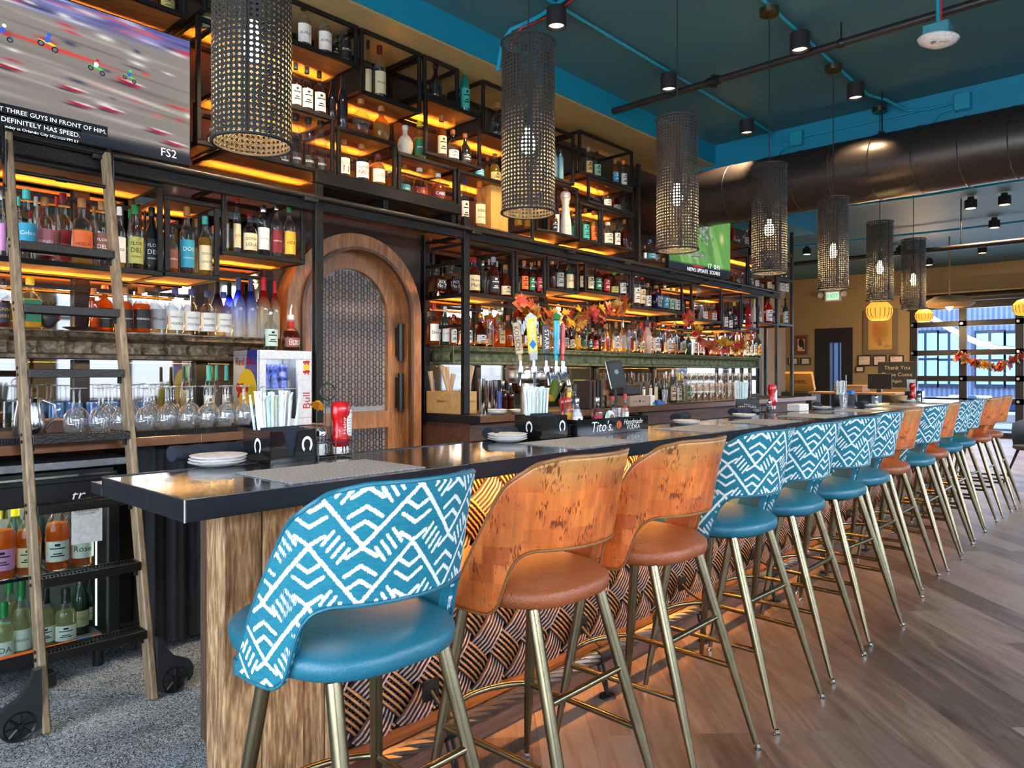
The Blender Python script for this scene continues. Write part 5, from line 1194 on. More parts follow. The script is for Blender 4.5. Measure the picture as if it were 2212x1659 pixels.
row('E', 2.601, 3.88, 'far box over door', [(930, 1125, 38, 'd', 'w', 'o', 'B', 'CABO'), (1030, 1145, 54, 'd', 'w', 'w', 'R', 'CABO', 0, 'gold'), (1157, 1187, 50, 'd', 'a', 'w', 'R', 'CABO', 0, 'white')])
row('E', 2.461, 3.88, 'box beside wooden case', [(1338, 1213, 30, 's', 'w', 'b', 'w'), (1440, 1240, 40, 's', 'w', 'O', 'c', 'casa|dorada')])
row('E', 2.551, 3.88, 'box under second lantern', [(1705, 1420, 30, 'b', 'g', 'o', '-'), (1775, 1415, 36, 'b', 'g', 'o', '-'), (1945, 1430, 28, 's', 'a', 'k', 'k')], 'door end')
D_ = 'door end'
row('I', 3.006, 3.88, 'duct side box', [(-5, 272, 24, 'h', 'B', 's', '-'), (40, 276, 25, 'h', 'B', 's', '-')], D_)
row('I', 3.136, 3.88, 'topmost box by duct', [(185, 280, 20, 's', 'a', 'o', 'y'), (262, 255, 32, 's', 'w', 'c', 'e'), (328, 288, 33, 's', 'w', 'k', 'v'), (475, 355, 30, 's', 'a', 'o', 'B'), (540, 360, 30, 's', 'w', 'O', 'w')], D_)
row('I', 2.896, 3.88, 'duct box', [(330, 560, 33, 'd', 'w', 'o', '-'), (408, 548, 37, 'd', 'w', 'o', 'w'), (483, 570, 36, 'd', 'd', 'o', 'w'), (556, 590, 35, 'd', 'w', 'o', '-')], D_)
row('I', 2.541, 3.88, 'aqua label box', [(170, 730, 28, 's', 'w', 'o', 't'), (237, 740, 33, 's', 'w', 'o', 't'), (302, 755, 33, 's', 'g', 'O', 'o')], D_)
row('I', 2.541, 3.90, 'white ceramic box', [(128, 760, 18, 's', 'w', 'o', 't', None, .05), (10, 620, 20, 's', 'b', 'k', 'w')], D_)
row('I', 2.551, 3.88, 'third lantern box', [(415, 850, 42, 's', 'w', 'w', 'w'), (488, 825, 28, 's', 'b', 'k', 'w'), (548, 828, 31, 's', 'd', 'o', '-'), (602, 1010, 18, 'd', 'w', 'o', 'B')], D_)
row('I', 2.492, 3.88, 'shelf beside far television', [(665, 1005, 16, 's', 'a', 'o', '-'), (710, 1038, 18, 's', 'd', 'o', 'w'), (750, 990, 48, 'd', 'w', 'b', 'B'), (808, 1030, 24, 's', 'd', 'o', 'w', None, .08), (862, 1095, 26, 's', 'w', 'k', 'y'), (915, 1110, 25, 's', 'w', 'k', 'w'), (965, 1115, 28, 's', 'd', 'k', 'w'), (1010, 1130, 20, 's', 'd', 'k', '-')], D_)
row('I', 2.446, 3.88, 'low box by far television', [(1405, 1255, 24, 's', 'a', 'o', '-'), (1435, 1248, 22, 'd', 'a', 'o', '-'), (1487, 1250, 28, 's', 'w', 's', '-'), (1550, 1215, 26, 's', 'w', 's', '-'), (1600, 1260, 20, 's', 'a', 'k', 'w')], D_)
row('I', 2.926, 3.88, 'high box by far television', [(1408, 880, 22, 's', 'R', 'r', '-'), (1440, 960, 28, 's', 'a', 'o', 'c'), (1520, 905, 26, 's', 'w', 's', 'w'), (1570, 930, 20, 's', 'a', 'k', 'y')], D_)
row('I', 2.446, 3.88, 'box by end tower', [(1700, 1265, 24, 's', 'a', 'k', 'c'), (1800, 1262, 22, 's', 'w', 's', 'w'), (1835, 1262, 20, 's', 'w', 's', 'w')], D_)
row('G', 1.961, 3.88, 'red wax bottle box', [(525, 208, 54, 's', 'd', 'r', 'c', 'Makers|Mark'), (600, 235, 34, 'b', 'w', 's', '-', None, .05), (685, 205, 46, 's', 'd', 'c', 'k'), (780, 268, 50, 'd', 'd', 'e' if False else 'o', 'c'), (650, 222, 18, 's', 'd', 'c', '-', None, .15), (715, 240, 18, 's', 'd', 'c', '-', None, .17)], D_)
tz = 1.949
row('G', 1.950, 4.00, 'side shelf of whiskey frame', [(235, 302, 62, 'q', 'd', 'k', 'k', 'JACK|No 7', 0, 'white'), (355, 280, 50, 'q', 'd', 'k', 'k', 'JACK|No 7', 0, 'white')], D_) if False else None
row('G', 2.023, 3.88, 'small orange label box', [(930, 235, 33, 's', 'd', 'o', 'o'), (988, 248, 28, 's', 'd', 'o', 'G'), (1050, 238, 26, 's', 'd', 'o', 'r'), (1015, 228, 18, 's', 'd', 'o', '-', None, .12)], D_)
row('G', 2.079, 3.88, 'cream label box', [(1150, 230, 31, 's', 'd', 'o', '-'), (1210, 198, 36, 's', 'b', 's', 's'), (1290, 213, 38, 's', 'K', 'k', 'c', 'JAMES'), (1332, 240, 20, 's', 'd', 'd', '-', None, .12), (1120, 190, 16, 's', 'w', 's', '-', None, .12)], D_)
row('G', 2.106, 3.88, 'green and red label box', [(1390, 250, 26, 's', 'd', 'd', 'c'), (1455, 253, 29, 's', 'd', 'k', 'c'), (1515, 260, 31, 's', 'd', 'k', 'G'), (1583, 272, 31, 's', 'd', 'k', 'r'), (1645, 322, 36, 'd', 'd', 'g', 'g'), (1710, 318, 32, 's', 'w', 'c', 'w'), (1762, 330, 16, 's', 'w', 's', '-')], D_)
row('G', 2.016, 3.88, 'gin box', [(1822, 328, 31, 'h', 'w', 's', 'w'), (1868, 345, 28, 'h', 'w', 'r', 'c'), (1915, 413, 27, 's', 'w', 'o', 'w'), (1980, 430, 37, 'q', 'n', 'o', 's'), (2050, 420, 30, 's', 'w', 's', 'b'), (2100, 448, 24, 's', 'w', 'o', 'v'), (2145, 455, 27, 's', 'w', 'o', 'w'), (2190, 500, 16, 's', 'w', 's', '-')], D_)
row('H', 1.964, 3.88, 'tall clear bottle box', [(770, 455, 38, 's', 'w', 'c', '-'), (822, 572, 20, 's', 'g', 'o', 'w'), (852, 575, 20, 's', 'g', 'o', 'o', None, .06), (890, 580, 26, 's', 'g', 'o', 'w')], D_)
row('H', 1.890, 3.88, 'yellow top box', [(985, 590, 18, 's', 'w', 'k', 'w'), (1022, 640, 20, 's', 'w', 'w', 'w'), (1055, 562, 24, 's', 'b', 'y', 'k')], D_)
row('H', 1.934, 3.88, 'red bottle box', [(1090, 560, 16, 's', 'R', 'r', '-'), (1165, 545, 22, 's', 'R', 'r', '-'), (1212, 540, 24, 's', 'W', 'y', '-')], D_)
row('H', 2.014, 3.88, 'end tower shelf', [(1262, 640, 10, 's', 'w', 'w', 'w'), (1325, 520, 32, 's', 'R', 'k', 'w'), (1372, 615, 14, 's', 'a', 'o', 'w')], D_)
row('H', 2.024, 3.90, 'shelf inside end tower', [(1462, 530, 20, 's', 'K', 'k', 'w'), (1436, 590, 16, 'q', 'g', 'o', 'c')], D_)
# the crowded green mantel: front row then the row behind
MG = [(210, 575, 42, 'b', 'a', 'r', 'w', "Dew"), (300, 600, 32, 's', 'K', 'w', 'w', 'LIVET'), (366, 660, 28, 's', 'a', 'R', 'w'), (165, 640, 24, 's', 'a', 'o', '-', None, .08), (490, 672, 28, 's', 'a', 'k', 'w'), (583, 655, 46, 'd', 'd', 'd', 'w'), (660, 610, 28, 'h', 'w', 's', '-'), (730, 678, 38, 'q', 'a', 'g', 'e'), (800, 670, 40, 'o', 'a', 'o', '-'), (858, 690, 20, 's', 'd', 'k', 'r'),
 (950, 730, 26, 's', 'd', 'r', 'w'), (1030, 745, 24, 's', 'a', 'r', 'c'), (1190, 775, 24, 's', 'w', 's', 'w'), (1258, 760, 28, 's', 'b', 's', 's'), (1310, 780, 24, 's', 'd', 'k', 'c'), (1357, 768, 22, 'h', 'y', 'y', 'y'), (1405, 790, 22, 's', 'K', 'd', 'G'), (1452, 780, 22, 's', 'd', 'k', 'G'), (1500, 790, 24, 's', 'd', 'r', 'r'), (1577, 740, 36, 'b', 'w', 'o', '-'), (1662, 720, 28, 's', 'w', 'o', 'w'), (1717, 700, 20, 'w', 'w', 's', 's'), (1758, 740, 20, 'w', 'S', 'k', '-'), (1795, 708, 30, 'h', 'w', 'k', '-'), (1865, 725, 30, 'd', 'w', 'r', 'e'), (1912, 708, 34, 'w', 'f', 'b', '-'), (1975, 725, 34, 's', 'w', 'R', 'w'), (2035, 725, 24, 'h', 'w', 's', '-'), (2080, 755, 22, 's', 'w', 'r', 'w'), (2128, 700, 26, 's', 'w', 's', '-'), (2187, 790, 24, 's', 'b', 'k', 's')]
row('G', 1.581, 4.085, 'green mantel', MG, D_)
row('H', 1.581, 4.085, 'window half of green mantel', [(690, 810, 24, 's', 'K', 'g', '-'), (738, 790, 22, 's', 'w', 's', 'w'), (790, 800, 20, 's', 'd', 'k', 'w'), (835, 810, 20, 's', 'd', 'k', '-'), (880, 800, 20, 's', 'a', 'k', 'c'), (930, 810, 20, 's', 'd', 'o', 'w'), (980, 805, 20, 's', 'w', 's', 'w'), (1030, 800, 20, 's', 'd', 'k', 'c'), (1080, 800, 20, 's', 'g', 'o', 'w'), (1112, 805, 14, 's', 'a', 'o', '-'), (1150, 840, 20, 's', 'w', 'r', 'w'), (1186, 830, 16, 's', 'K', 'g', 'w'), (1220, 800, 16, 's', 'K', 'r', 'w'), (1252, 815, 18, 's', 'K', 'g', 'y')], D_)
rnd = random.Random(5)
row('G', 1.581, 4.165, 'rear of green mantel', [(430+i*58+rnd.randint(-8, 8), 700+rnd.randint(-30, 40)+i*2, rnd.randint(17, 21), 's', rnd.choice('aadwwgd'), rnd.choice('kosrdg'), rnd.choice('wc-ekr')) for i in range(30)], D_)
# whiskey on the side shelf of the first bay, seen from the end
for i, (x, y) in enumerate(((3.66, 4.02), (3.655, 3.90))): pass
row('G', 1.961, 3.99, 'black label whiskey shelf', [(235, 302, 60, 'q', 'd', 'k', 'k', 'JACK|No 7', 0, 'white'), (355, 282, 48, 'q', 'd', 'k', 'k', 'JACK|No 7', 0, 'white')], D_)
# bottle of orange liqueur with red ribbon on the cooler
p = P(*C('B', 1984, 1000), y=3.80)
gmn = add_bottle((p.x, 3.80, 1.498), .052, .21, 'd', 'd', 'w', 'm', 'Grand|Liqueur', fill=.55, lab_rng=(.10, .36)); gmn['label'] = 'brown liqueur bottle with red ribbon and steel pourer on the drink cooler'; gmn['group'] = 'bottles on the back bar'
MB().lathe([(.0195, .13), (.0185, .145), (.018, .17)], n=12).lathe([(.043, .095), (.0305, .115), (.0195, .13)], n=12, arc=(-pi/2-.3, -pi/2+.3)).build('ribbon', INK['red'], gmn)
MB().tube([(0, 0, .21), (0, 0, .235), (.006, -.004, .27)], [.006, .005, .0035], 8).build('pourer', CHROME, gmn)
# wine bottles on the far counter
row('H', 1.068, 3.92, 'dark wine on back counter', [(330, 1145, 16, 'w', 'b', 'o', 'w'), (385, 1128, 16, 'w', 'b', 'k', 'w'), (428, 1105, 17, 'w', 'b', 'o', 'c'), (470, 1118, 16, 'w', 'b', 'k', '-'), (512, 1115, 18, 'w', 'b', 's', 'k'), (562, 1100, 26, 'w', 'K', 's', 'w', None, -.16), (612, 1125, 26, 'w', 'e', 'y', 'w', None, -.16), (638, 1115, 15, 'w', 'K', 's', '-'), (682, 1085, 22, 'w', 'w', 's', 'v', None, -.16)], D_)
row('Fd', 1.068, 4.0, 'back counter behind straws', [(1600, 1175, 30, 'b', 'd', 's', '-'), (1650, 1185, 30, 'b', 'd', 's', '-')], D_)
row('B', 1.069, 4.08, 'back counter behind wine glasses', [(1425, 1230, 38, 'w', 'w', 't', 'w'), (1478, 1230, 26, 'w', 'w', 't', '-'), (1545, 1230, 34, 'w', 'w', 't', 'w'), (1607, 1232, 26, 'w', 'w', 't', '-'), (1255, 1240, 26, 'w', 'e', 'k', '-'), (1305, 1240, 26, 'w', 'K', 'k', '-')])
# ------------------------------------------------------------ wine in the fridge
def wine(px, py0, py1, y, z, r, code, cap, lab, label, letter=None, fill=None):
    p = P(px, py0, y=y); h = p.z-z
    t = add_bottle((p.x, y, z), r, h, 'w', code, cap, lab, letter, 'wine_bottle', face=-.25, fill=fill or .6, lab_rng=(.12, .38)); t['label'] = label; t['group'] = 'wine bottles in the fridge'
FZ1, FZ0 = .482, .122
WN = [(124, 1062, .048, 'o', 'd', 'w', 'rose wine, wide bottle, gold foil, square white label, upper fridge shelf', None, 3.72), (178, 1065, .048, 'o', 'd', 'w', 'rose wine nearest the fridge edge, upper shelf', 'Rose', 3.72), (62, 1080, .048, 'o', 'd', 'c', 'rose wine just behind the ladder side rail, upper shelf', None, 3.72), (5, 1075, .048, 'o', 'd', 'P', 'rose wine with lilac label, upper fridge shelf', None, 3.72), (33, 1081, .040, 'K', 'y', 'y', 'dark wine bottle with bright yellow cap and yellow label', 'SON', 3.80), (70, 1068, .038, 'K', 'y', 'y', 'second yellow capped dark wine bottle, behind ladder rail', None, 3.9),
 (100, 1055, .036, 'b', 'd', '-', 'dark wine, gold foil, rear of upper fridge shelf, beside ladder', None, 3.98), (148, 1050, .036, 'b', 'd', '-', 'dark wine, gold foil, rear of upper fridge shelf, middle', None, 3.98), (188, 1060, .036, 'o', 'd', '-', 'rose wine at rear of upper fridge shelf by the edge', None, 3.98)]
for px, py, r, code, cap, lab, label, le, y in WN: wine(px, py, 0, y, FZ1, r, code, cap, lab, label, le)
WL = [(46, 1250, .040, 'e', 'g', 'w', 'white wine with green screw cap and wide white label', 'AVELEDA', 3.72), (8, 1300, .040, 'e', 'g', 'w', 'white wine with green cap partly cut off by the picture edge'.replace(' partly cut off by the picture edge', ', beyond the other green capped wine'), 'EDA', 3.70), (98, 1270, .042, 'e', 'k', 'w', 'white wine bottle behind the ladder rail, lower fridge shelf', None, 3.78), (142, 1270, .044, 'e', 'k', 'w', 'rounded white wine with small back label, lower fridge shelf', None, 3.74), (172, 1235, .040, 'K', 's', 'c', 'dark wine with mountain label, lower fridge shelf', 'PIATTELLI', 3.88), (199, 1240, .040, 'K', 's', 'c', 'second mountain label wine beside the fridge edge', 'PIATTELLI', 3.97), (20, 1240, .038, 'e', 'g', 'v', 'white wine at the rear of lower fridge shelf', None, 3.9)]
for px, py, r, code, cap, lab, label, le, y in WL: wine(px, py, 0, y, FZ0, r, code, cap, lab, label, le)
# ------------------------------------------------------------ things on the back bar
def simple(name, mb, m, label, cat, group=None, sharp=35):
    return tag(mb.build(name, m, None, sharp), label, cat, group)
# glasses
def glass_thing(name, prof, m, n=20): return MB().lathe(prof, n=n).build(name, m, None, 60)
WG = glass('stem_glass', (.95, .96, .97), base=.17, haze=.05)
wprof = [(.030, 0), (.031, .001), (.040, .03), (.043, .055), (.040, .08), (.026, .102), (.008, .115), (.0045, .125), (.004, .19), (.006, .198), (.034, .203), (.034, .205), (.0, .206)]
w0 = glass_thing('wine_glass', wprof, WG, 22); first = True; rng = random.Random(3)
for j in range(4):
    xs_ = np.linspace(1.02, 1.90, 10)
    for i, x in enumerate(xs_):
        if j > 1 and x < 1.2: continue
        o = w0 if first else w0.copy()
        if not first: COL.objects.link(o)
        first = False
        o.location = (x+.045*(j % 2)+rng.uniform(-.003, .003), 3.565+j*.088+rng.uniform(-.003, .003), 1.099); o.rotation_euler = (0, 0, rng.random()*6); s = rng.uniform(.97, 1.0); o.scale = (s, s, s)
        tag(o, 'clear wine glass standing upside down on the black bar mat', 'glass', 'upturned wine glasses on the bar mat')
tb = glass('blue_glass', (.35, .62, .9), haze=.12); tp_ = [(.036, 0), (.034, .002), (.031, .14), (.030, .15), (0, .151)]
t0 = glass_thing('tumbler', tp_, tb, 18); first = True
for j in range(2):
    for i in range(7):
        o = t0 if first else t0.copy()
        if not first: COL.objects.link(o)
        first = False; o.location = (.985+i*.083+.02*j, 4.00+j*.08, 1.069); tag(o, 'blue tinted tall glass turned upside down behind the wine glasses', 'glass', 'upturned blue tall glasses')
hg = MB(); 
# steel jug at the picture's edge
jug = thing('steel_jug', 'polished steel jug standing beside the ladder on the bar mat', 'jug', (.86, 3.60, 1.099))
MB().lathe([(0, 0), (.058, 0), (.062, .01), (.056, .08), (.045, .14), (.05, .16), (.046, .16), (.04, .14)], n=28).build('body', CHROME, jug); MB().tube([(.05, -.0, .15), (.09, -.01, .13), (.098, -.01, .08), (.06, 0, .03)], .006, 8).build('handle', CHROME, jug)
# box in the corner
bxm = MB().bbox(.93, 1.05, 3.68, 3.9, 1.099, 1.155, .003); simple('card_box', bxm, plain('box_brown', (.2, .10, .05), .6), 'low dark brown box on the mat behind the ladder', 'box')
# skull and dish on the mantel
sk_ = thing('skull_ornament', 'matte black skull ornament with spiky top on bronze mantel', 'ornament', (P(*C('B', 345, 950), y=4.03).x, 4.06, 1.581))
m_ = MB(); rows_ = []
for i in range(15):
    a = pi*i/14; r = []
    for j in range(24):
        b = 2*pi*j/24; x, y, z = sin(a)*cos(b), sin(a)*sin(b), cos(a)
        k = 1.0
        if y < -.3 and .05 < z < .5 and .18 < abs(x) < .62: k = .78      # eye sockets
        if y < -.5 and abs(x) < .16 and -.35 < z < .0: k = .84
        jaw = .78 if z < -.35 else 1
        r.append((.050*x*k*jaw, .056*y*k, .060+.055*z*k))
    rows_.append(r+[r[0]])
m_.grid(rows_).build('skull', plain('matte_black_resin', (.025, .025, .027), .55), sk_, 60)
m_ = MB()
for i in range(11): a = i*.6; m_.tube([(.02*cos(a), .02*sin(a), .108), (.035*cos(a), .035*sin(a), .135)], [.004, .001], 5)
m_.build('spikes', BLACKM, sk_)
p = P(*C('B', 560, 985), y=3.99)
simple('black_dish', MB().lathe([(0, 0), (.05, .002), (.075, .012), (.073, .014), (.05, .006), (0, .005)], (p.x, 4.03, 1.581), 24), BLACK, 'shallow black dish lying on the bronze mantel', 'dish')
# energy drink cooler
cx0, cx1, cy0, cy1, cz = 1.945, 2.262, 3.66, 3.97, 1.072
ck = thing('drink_cooler', 'small energy drink cooler with glass door beside arched door', 'cooler', (cx0, cy0, cz)); W, Dp, H = cx1-cx0, cy1-cy0, 1.494-cz
SILV = plain('cooler_silver', (.55, .56, .58), .35, .6)
MB().bbox(0, W, .03, Dp, 0, .03, .003).bbox(0, W, .03, Dp, H-.03, H, .003).bbox(0, .015, .03, Dp, .03, H-.03, .002).bbox(W-.015, W, .03, Dp, .03, H-.03, .002).bbox(.015, W-.015, Dp-.015, Dp, .03, H-.03, .002).build('cabinet', SILV, ck)
dm = MB().bbox(0, W, 0, .028, 0, .04, .003).bbox(0, W, 0, .028, H-.05, H, .003).bbox(0, .035, 0, .028, .04, H-.05, .003).bbox(W-.085, W, 0, .028, .04, H-.05, .003)
dco = dm.build('door', plain('cooler_white', (.72, .73, .75), .35), ck)
MB().box(.035, W-.085, .01, .013, .04, H-.05).build('pane', glass('cooler_glass', (.95, .97, 1), base=.02), dco)
MB().box(.02, W-.02, .04, Dp-.02, .205, .209).build('wire_shelf', WHITE, ck)
MB().box(.02, W-.02, .05, .06, H-.045, H-.035).build('light_tube', emit('cooler_tube', (.9, .95, 1), 22), ck)
lo = lambda x, z, y=-.002: facing((x, y, z))
text('lettering', 'Bull', INK['red'], dco, lo(W-.035, .14) @ Matrix.Rotation(pi/2, 4, 'Z'), height=.045)
# side panel graphics (facing -x)
SIDE = Matrix(((0, 0, -1, -.001), (-1, 0, 0, 0), (0, 1, 0, 0), (0, 0, 0, 1)))   # local x -> -y, y -> z, z -> -x
def sidep(poly, m, k): MB().add([Vector((-.001-.0005*k, y, z)) for y, z in poly], [tuple(range(len(poly)))]).build('side_graphic', m, ck)
sidep([(.03, 0), (.03, H), (.14, H), (.20, .18), (.22, 0)], plain('cooler_blue', '#1b2f86', .35), 1)
sidep([(.145+.11*cos(a), .20+.12*sin(a)) for a in np.linspace(0, 2*pi, 28)[:-1] if .145+.11*cos(a) > .028], INK['yellow'], 2)
def bull(ox, oz, s, on):
    pts = [(-1, .1), (-.75, .45), (-.4, .35), (-.1, .55), (.35, .45), (.7, .55), (.95, .3), (.9, -.05), (.6, -.15), (.75, -.55), (.5, -.6), (.3, -.2), (-.1, -.15), (-.35, -.5), (-.6, -.55), (-.45, -.1), (-.8, -.15)]
    return [(ox+x*s, oz+z*s) for x, z in pts]
sidep(bull(.20, .20, .075, 0), INK['red'], 3)
text('lettering', 'Red', INK['red'], ck, SIDE @ Matrix.Translation((-.225, H-.06, .003)), height=.045); text('lettering', 'Bull', INK['red'], ck, SIDE @ Matrix.Translation((-.10, H-.06, .003)), height=.045)
MB().add([Vector((x, -.0015, z)) for x, z in bull(W-.035, .30, .024, 0)], [tuple(range(17))]).add([Vector((x, -.0015, z)) for x, z in bull(W-.035, .355, .024, 0)], [tuple(range(17))]).build('door_emblem', INK['red'], dco)
MB().add([Vector((W-.035+.02*cos(a), -.001, .328+.02*sin(a))) for a in np.linspace(0, 2*pi, 16)[:-1]], [tuple(range(15))]).build('door_emblem', INK['yellow'], dco)
def can(x, y, z, m, label, rim=STAIN):
    t = thing('drink_can', label, 'can', (x, y, z), 'cans in the drink cooler'); MB().lathe([(0, 0), (.021, 0), (.026, .006), (.026, .125), (.022, .133)], n=16).build('can_body', m, t); MB().lathe([(.022, .133), (.023, .135), (.02, .133), (0, .132)], n=16).build('can_lid', rim, t)
CB = plain('can_blue_silver', (.09, .13, .5), .25, .5, bscale=25, var=.9); CY = plain('can_yellow', (.75, .58, .04), .3, .3)
for j in range(2):
    for i in range(3): can(cx0+.068+i*.056, cy0+.075+j*.1, cz+.21, CB, 'blue and silver energy drink can on the upper cooler shelf')
    for i in range(3): can(cx0+.068+i*.056, cy0+.075+j*.1, cz+.031, CY, 'yellow energy drink can on the lower cooler shelf')
# tall wooden case, white ceramic bottle
wc = MB(); z0 = 2.4625; a = P(*C('E', 1495, 1400), y=3.90).x; b = P(*C('E', 1612, 1400), y=3.90).x; zt = P(*C('E', 1550, 1255), y=3.9).z
simple('wooden_case', MB().bbox(a, b, 3.86, 4.02, z0, min(zt, 2.815), .003).bbox(a+.012, b-.012, 3.855, 3.86, z0+.02, min(zt, 2.815)-.02, .002), wood('pine_case', (.5, .26, .05), (.75, .45, .12), 5, (1, 1, 8), .5, .1), 'tall pine wooden bottle case standing upright near the second lantern', 'case')
p = P(*C('I', 80, 600), y=3.88); h = p.z-2.55
cz_ = thing('ceramic_bottle', 'white painted ceramic bottle with domed stopper in low shelf box', 'bottle', (p.x, 3.88, 2.5525), 'bottles on the back bar')
MB().lathe([(0, 0), (.052, 0), (.055, .01), (.05, h*.25), (.036, h*.5), (.030, h*.68), (.036, h*.78), (.042, h*.82), (.02, h*.83)], n=22).build('body', gm('W'), cz_); MB().lathe([(.044, h*.83), (.046, h*.88), (.04, h*.95), (.02, h*.995), (0, h)], n=20).build('stopper', gm('W'), cz_)
MB().lathe([(.0535, .03), (.0545, .012)], n=18).lathe([(.0512, h*.2), (.0495, h*.24)], n=18).build('painted_band', plain('band_brown', (.2, .1, .05), .5), cz_)
# wooden box of muddlers, shakers, plates
bx = thing('wooden_box', 'light wooden box of muddlers on the dark counter end', 'box', (3.56, 3.803, 1.071))
PINE = wood('pine_box', (.42, .22, .06), (.66, .42, .17), 5, (10, 1, 1), .5, .15)
MB().bbox(0, .012, 0, .37, 0, .165, .002).bbox(.16, .172, 0, .37, 0, .165, .002).bbox(.012, .16, 0, .012, 0, .165, .002).bbox(.012, .16, .358, .37, 0, .165, .002).box(.01, .165, .01, .36, 0, .01).build('box', PINE, bx)
LX_ = Matrix(((0, 0, -1, 3.5595-3.56), (-1, 0, 0, 0), (0, 1, 0, 0), (0, 0, 0, 1)))
text('lettering', 'TERRUNYO', INK['brown'], bx, LX_ @ Matrix.Translation((-.19, .09, .001)), width=.13)
text('lettering', 'TERRUNYO', INK['brown'], bx, facing((.086, -.001, .09)), width=.12)
MUD = wood('muddler_wood', (.4, .24, .12), (.75, .55, .35), 6, (1, 1, 8), .5, .1)
for i, (x, y, dx, dy, l_) in enumerate(((.05, .31, -.02, .03, .30), (.09, .20, .02, .05, .33), (.06, .13, -.02, .07, .34), (.10, .06, .05, -.01, .34), (.11, .26, .02, -.03, .28))):
    simple('muddler', MB().tube([Vector((3.56+x, 3.803+y, 1.085)), Vector((3.56+x+dx, 3.803+y+dy, 1.085+l_*.7)), Vector((3.56+x+dx*1.4, 3.803+y+dy*1.4, 1.085+l_))], [.012, .015, .02], 10), MUD, ['thin muddler at the mantel end of the wooden box', 'flat wooden paddle in the middle of wooden box', 'pale wooden muddler leaning towards the arched door', 'thick wooden muddler leaning away from arched door', 'short wooden muddler behind the others in wooden box'][i], 'muddler')
def shaker(px, py, y, m, label, w_=.034):
    p = P(px, py, y=y); h = max(.12, p.z-1.069); simple('cocktail_shaker', MB().lathe([(0, 0), (w_*.75, 0), (w_*.8, .004), (w_, h*.97), (w_*1.02, h), (w_*.95, h)], (p.x, y, 1.069), 22), m, label, 'shaker')
shaker(1041, 818, 3.78, CHROME, 'patterned steel shaker tin beside the wooden box', .026); shaker(1056, 822, 3.78, CHROME, 'plain polished shaker tin next to patterned one', .028); shaker(1068, 822, 3.80, CHROME, 'third tall polished shaker tin', .024); shaker(1079, 845, 3.72, plain('blue_tin', (.06, .10, .35), .3, .3), 'small blue tin beside the shaker tins', .018)
def plates(x, y, z, n, r, label, grp=None):
    pr = [(0, 0), (r*.55, 0), (r*.6, .002), (r*.97, .013), (r, .016), (r*.97, .017), (r*.62, .006), (0, .005)]
    for i in range(n):
        o = MB().lathe(pr, (x+.004*i, y+.003*i, z+.009*i), 36).build('side_plate', WHITE, None, 60)
        tag(o, label % ('topmost' if i == n-1 else 'bottom' if i == 0 else 'middle'), 'plate', grp or 'white side plates')
p = P(1033, 890, z=1.08); plates(3.80, 3.66, 1.0715, 3, .075, '%s white plate in pile beside the wooden muddler box')
plates(4.02, 3.66, 1.0715, 2, .075, '%s white plate in low pile beyond the muddler box plates')
# small red caddy of cherries
# ------------------------------------------------------------ register, tablet, boards, printer
DARKP = plain('dark_plastic', (.018, .018, .02), .45)
pc = P(1339, 800, y=3.62); tq = thing('tablet_register', 'black tablet register on a tilted stand on back counter', 'tablet', (pc.x, 3.66, 1.067), rz=radians(-14))
Mt = Matrix.Translation((0, 0, .295)) @ Matrix.Rotation(radians(-14), 4, 'X') @ Matrix.Rotation(radians(-5), 4, 'Y')
MB().bbox(-.098, .098, -.008, .008, -.128, .128, .006, Mt).build('case', STAIN, tq); MB().bbox(-.094, .094, -.0095, -.002, -.124, .124, .003, Mt).build('bezel', BLACK, tq)
def tabscreen(u, v):
    c = np.zeros(u.shape+(3,)); base = np.array(srgb('#27333f')); c[:] = base*(.7+.6*v)[..., None]
    w_ = (np.hypot((u-.52)/.16, (v-.6)/.11) < 1)[..., None]; c[:] = np.where(w_, np.array(srgb('#8d989c')), c); return c
painted('screen', 30, 40, tabscreen, Mt @ facing((0, -.0105, 0)), .155, .2, TVM, tq)
MB().cyl((0, .02, .0), (0, .012, .27), .02).bbox(-.1, .1, -.05, .12, 0, .012, .004).build('stand', DARKP, tq)
pr = thing('receipt_printer', 'black receipt printer and cash drawer beside tablet register', 'printer', (pc.x+.02, 3.72, 1.067))
MB().bbox(.14, .46, -.1, .16, .0, .10, .006).build('drawer', plain('drawer_tan', (.3, .22, .17), .4), pr); MB().bbox(.13, .40, -.06, .17, .10, .20, .02).build('printer_body', DARKP, pr)
MB().box(.2, .26, -.102, -.1, .045, .05).box(.34, .40, -.102, -.1, .045, .05).cyl((.3, -.103, .05), (.3, -.1, .05), .012).build('slot', BLACK, pr)
rackp = thing('paper_tray', 'black tray with loose papers under the tablet register', 'tray', (pc.x-.33, 3.70, 1.067))
MB().bbox(0, .25, 0, .3, 0, .012, .003).bbox(0, .25, 0, .3, .05, .06, .003).bbox(0, .25, 0, .3, .1, .112, .003).bbox(0, .01, 0, .3, .012, .1, .002).bbox(.24, .25, 0, .3, .012, .1, .002).build('tray', DARKP, rackp); MB().add([(.02, .02, .118), (.22, .0, .116), (.2, .2, .13), (.08, .22, .15)], [(0, 1, 2, 3)]).build('paper', plain('paper_lilac', (.55, .52, .68), .6), rackp)
BK = [('menu_board', 4.93, .035, .24, (.02, .015, .014), 'dark menu board leaning, nearest the beer taps'), ('menu_board', 4.99, .03, .24, (.05, .025, .018), 'second dark brown menu board near beer taps'), ('menu_board', 5.04, .03, .24, (.02, .016, .015), 'third dark menu board near beer taps'), ('menu_board', 5.09, .03, .245, (.03, .02, .016), 'fourth dark menu board near beer taps')]
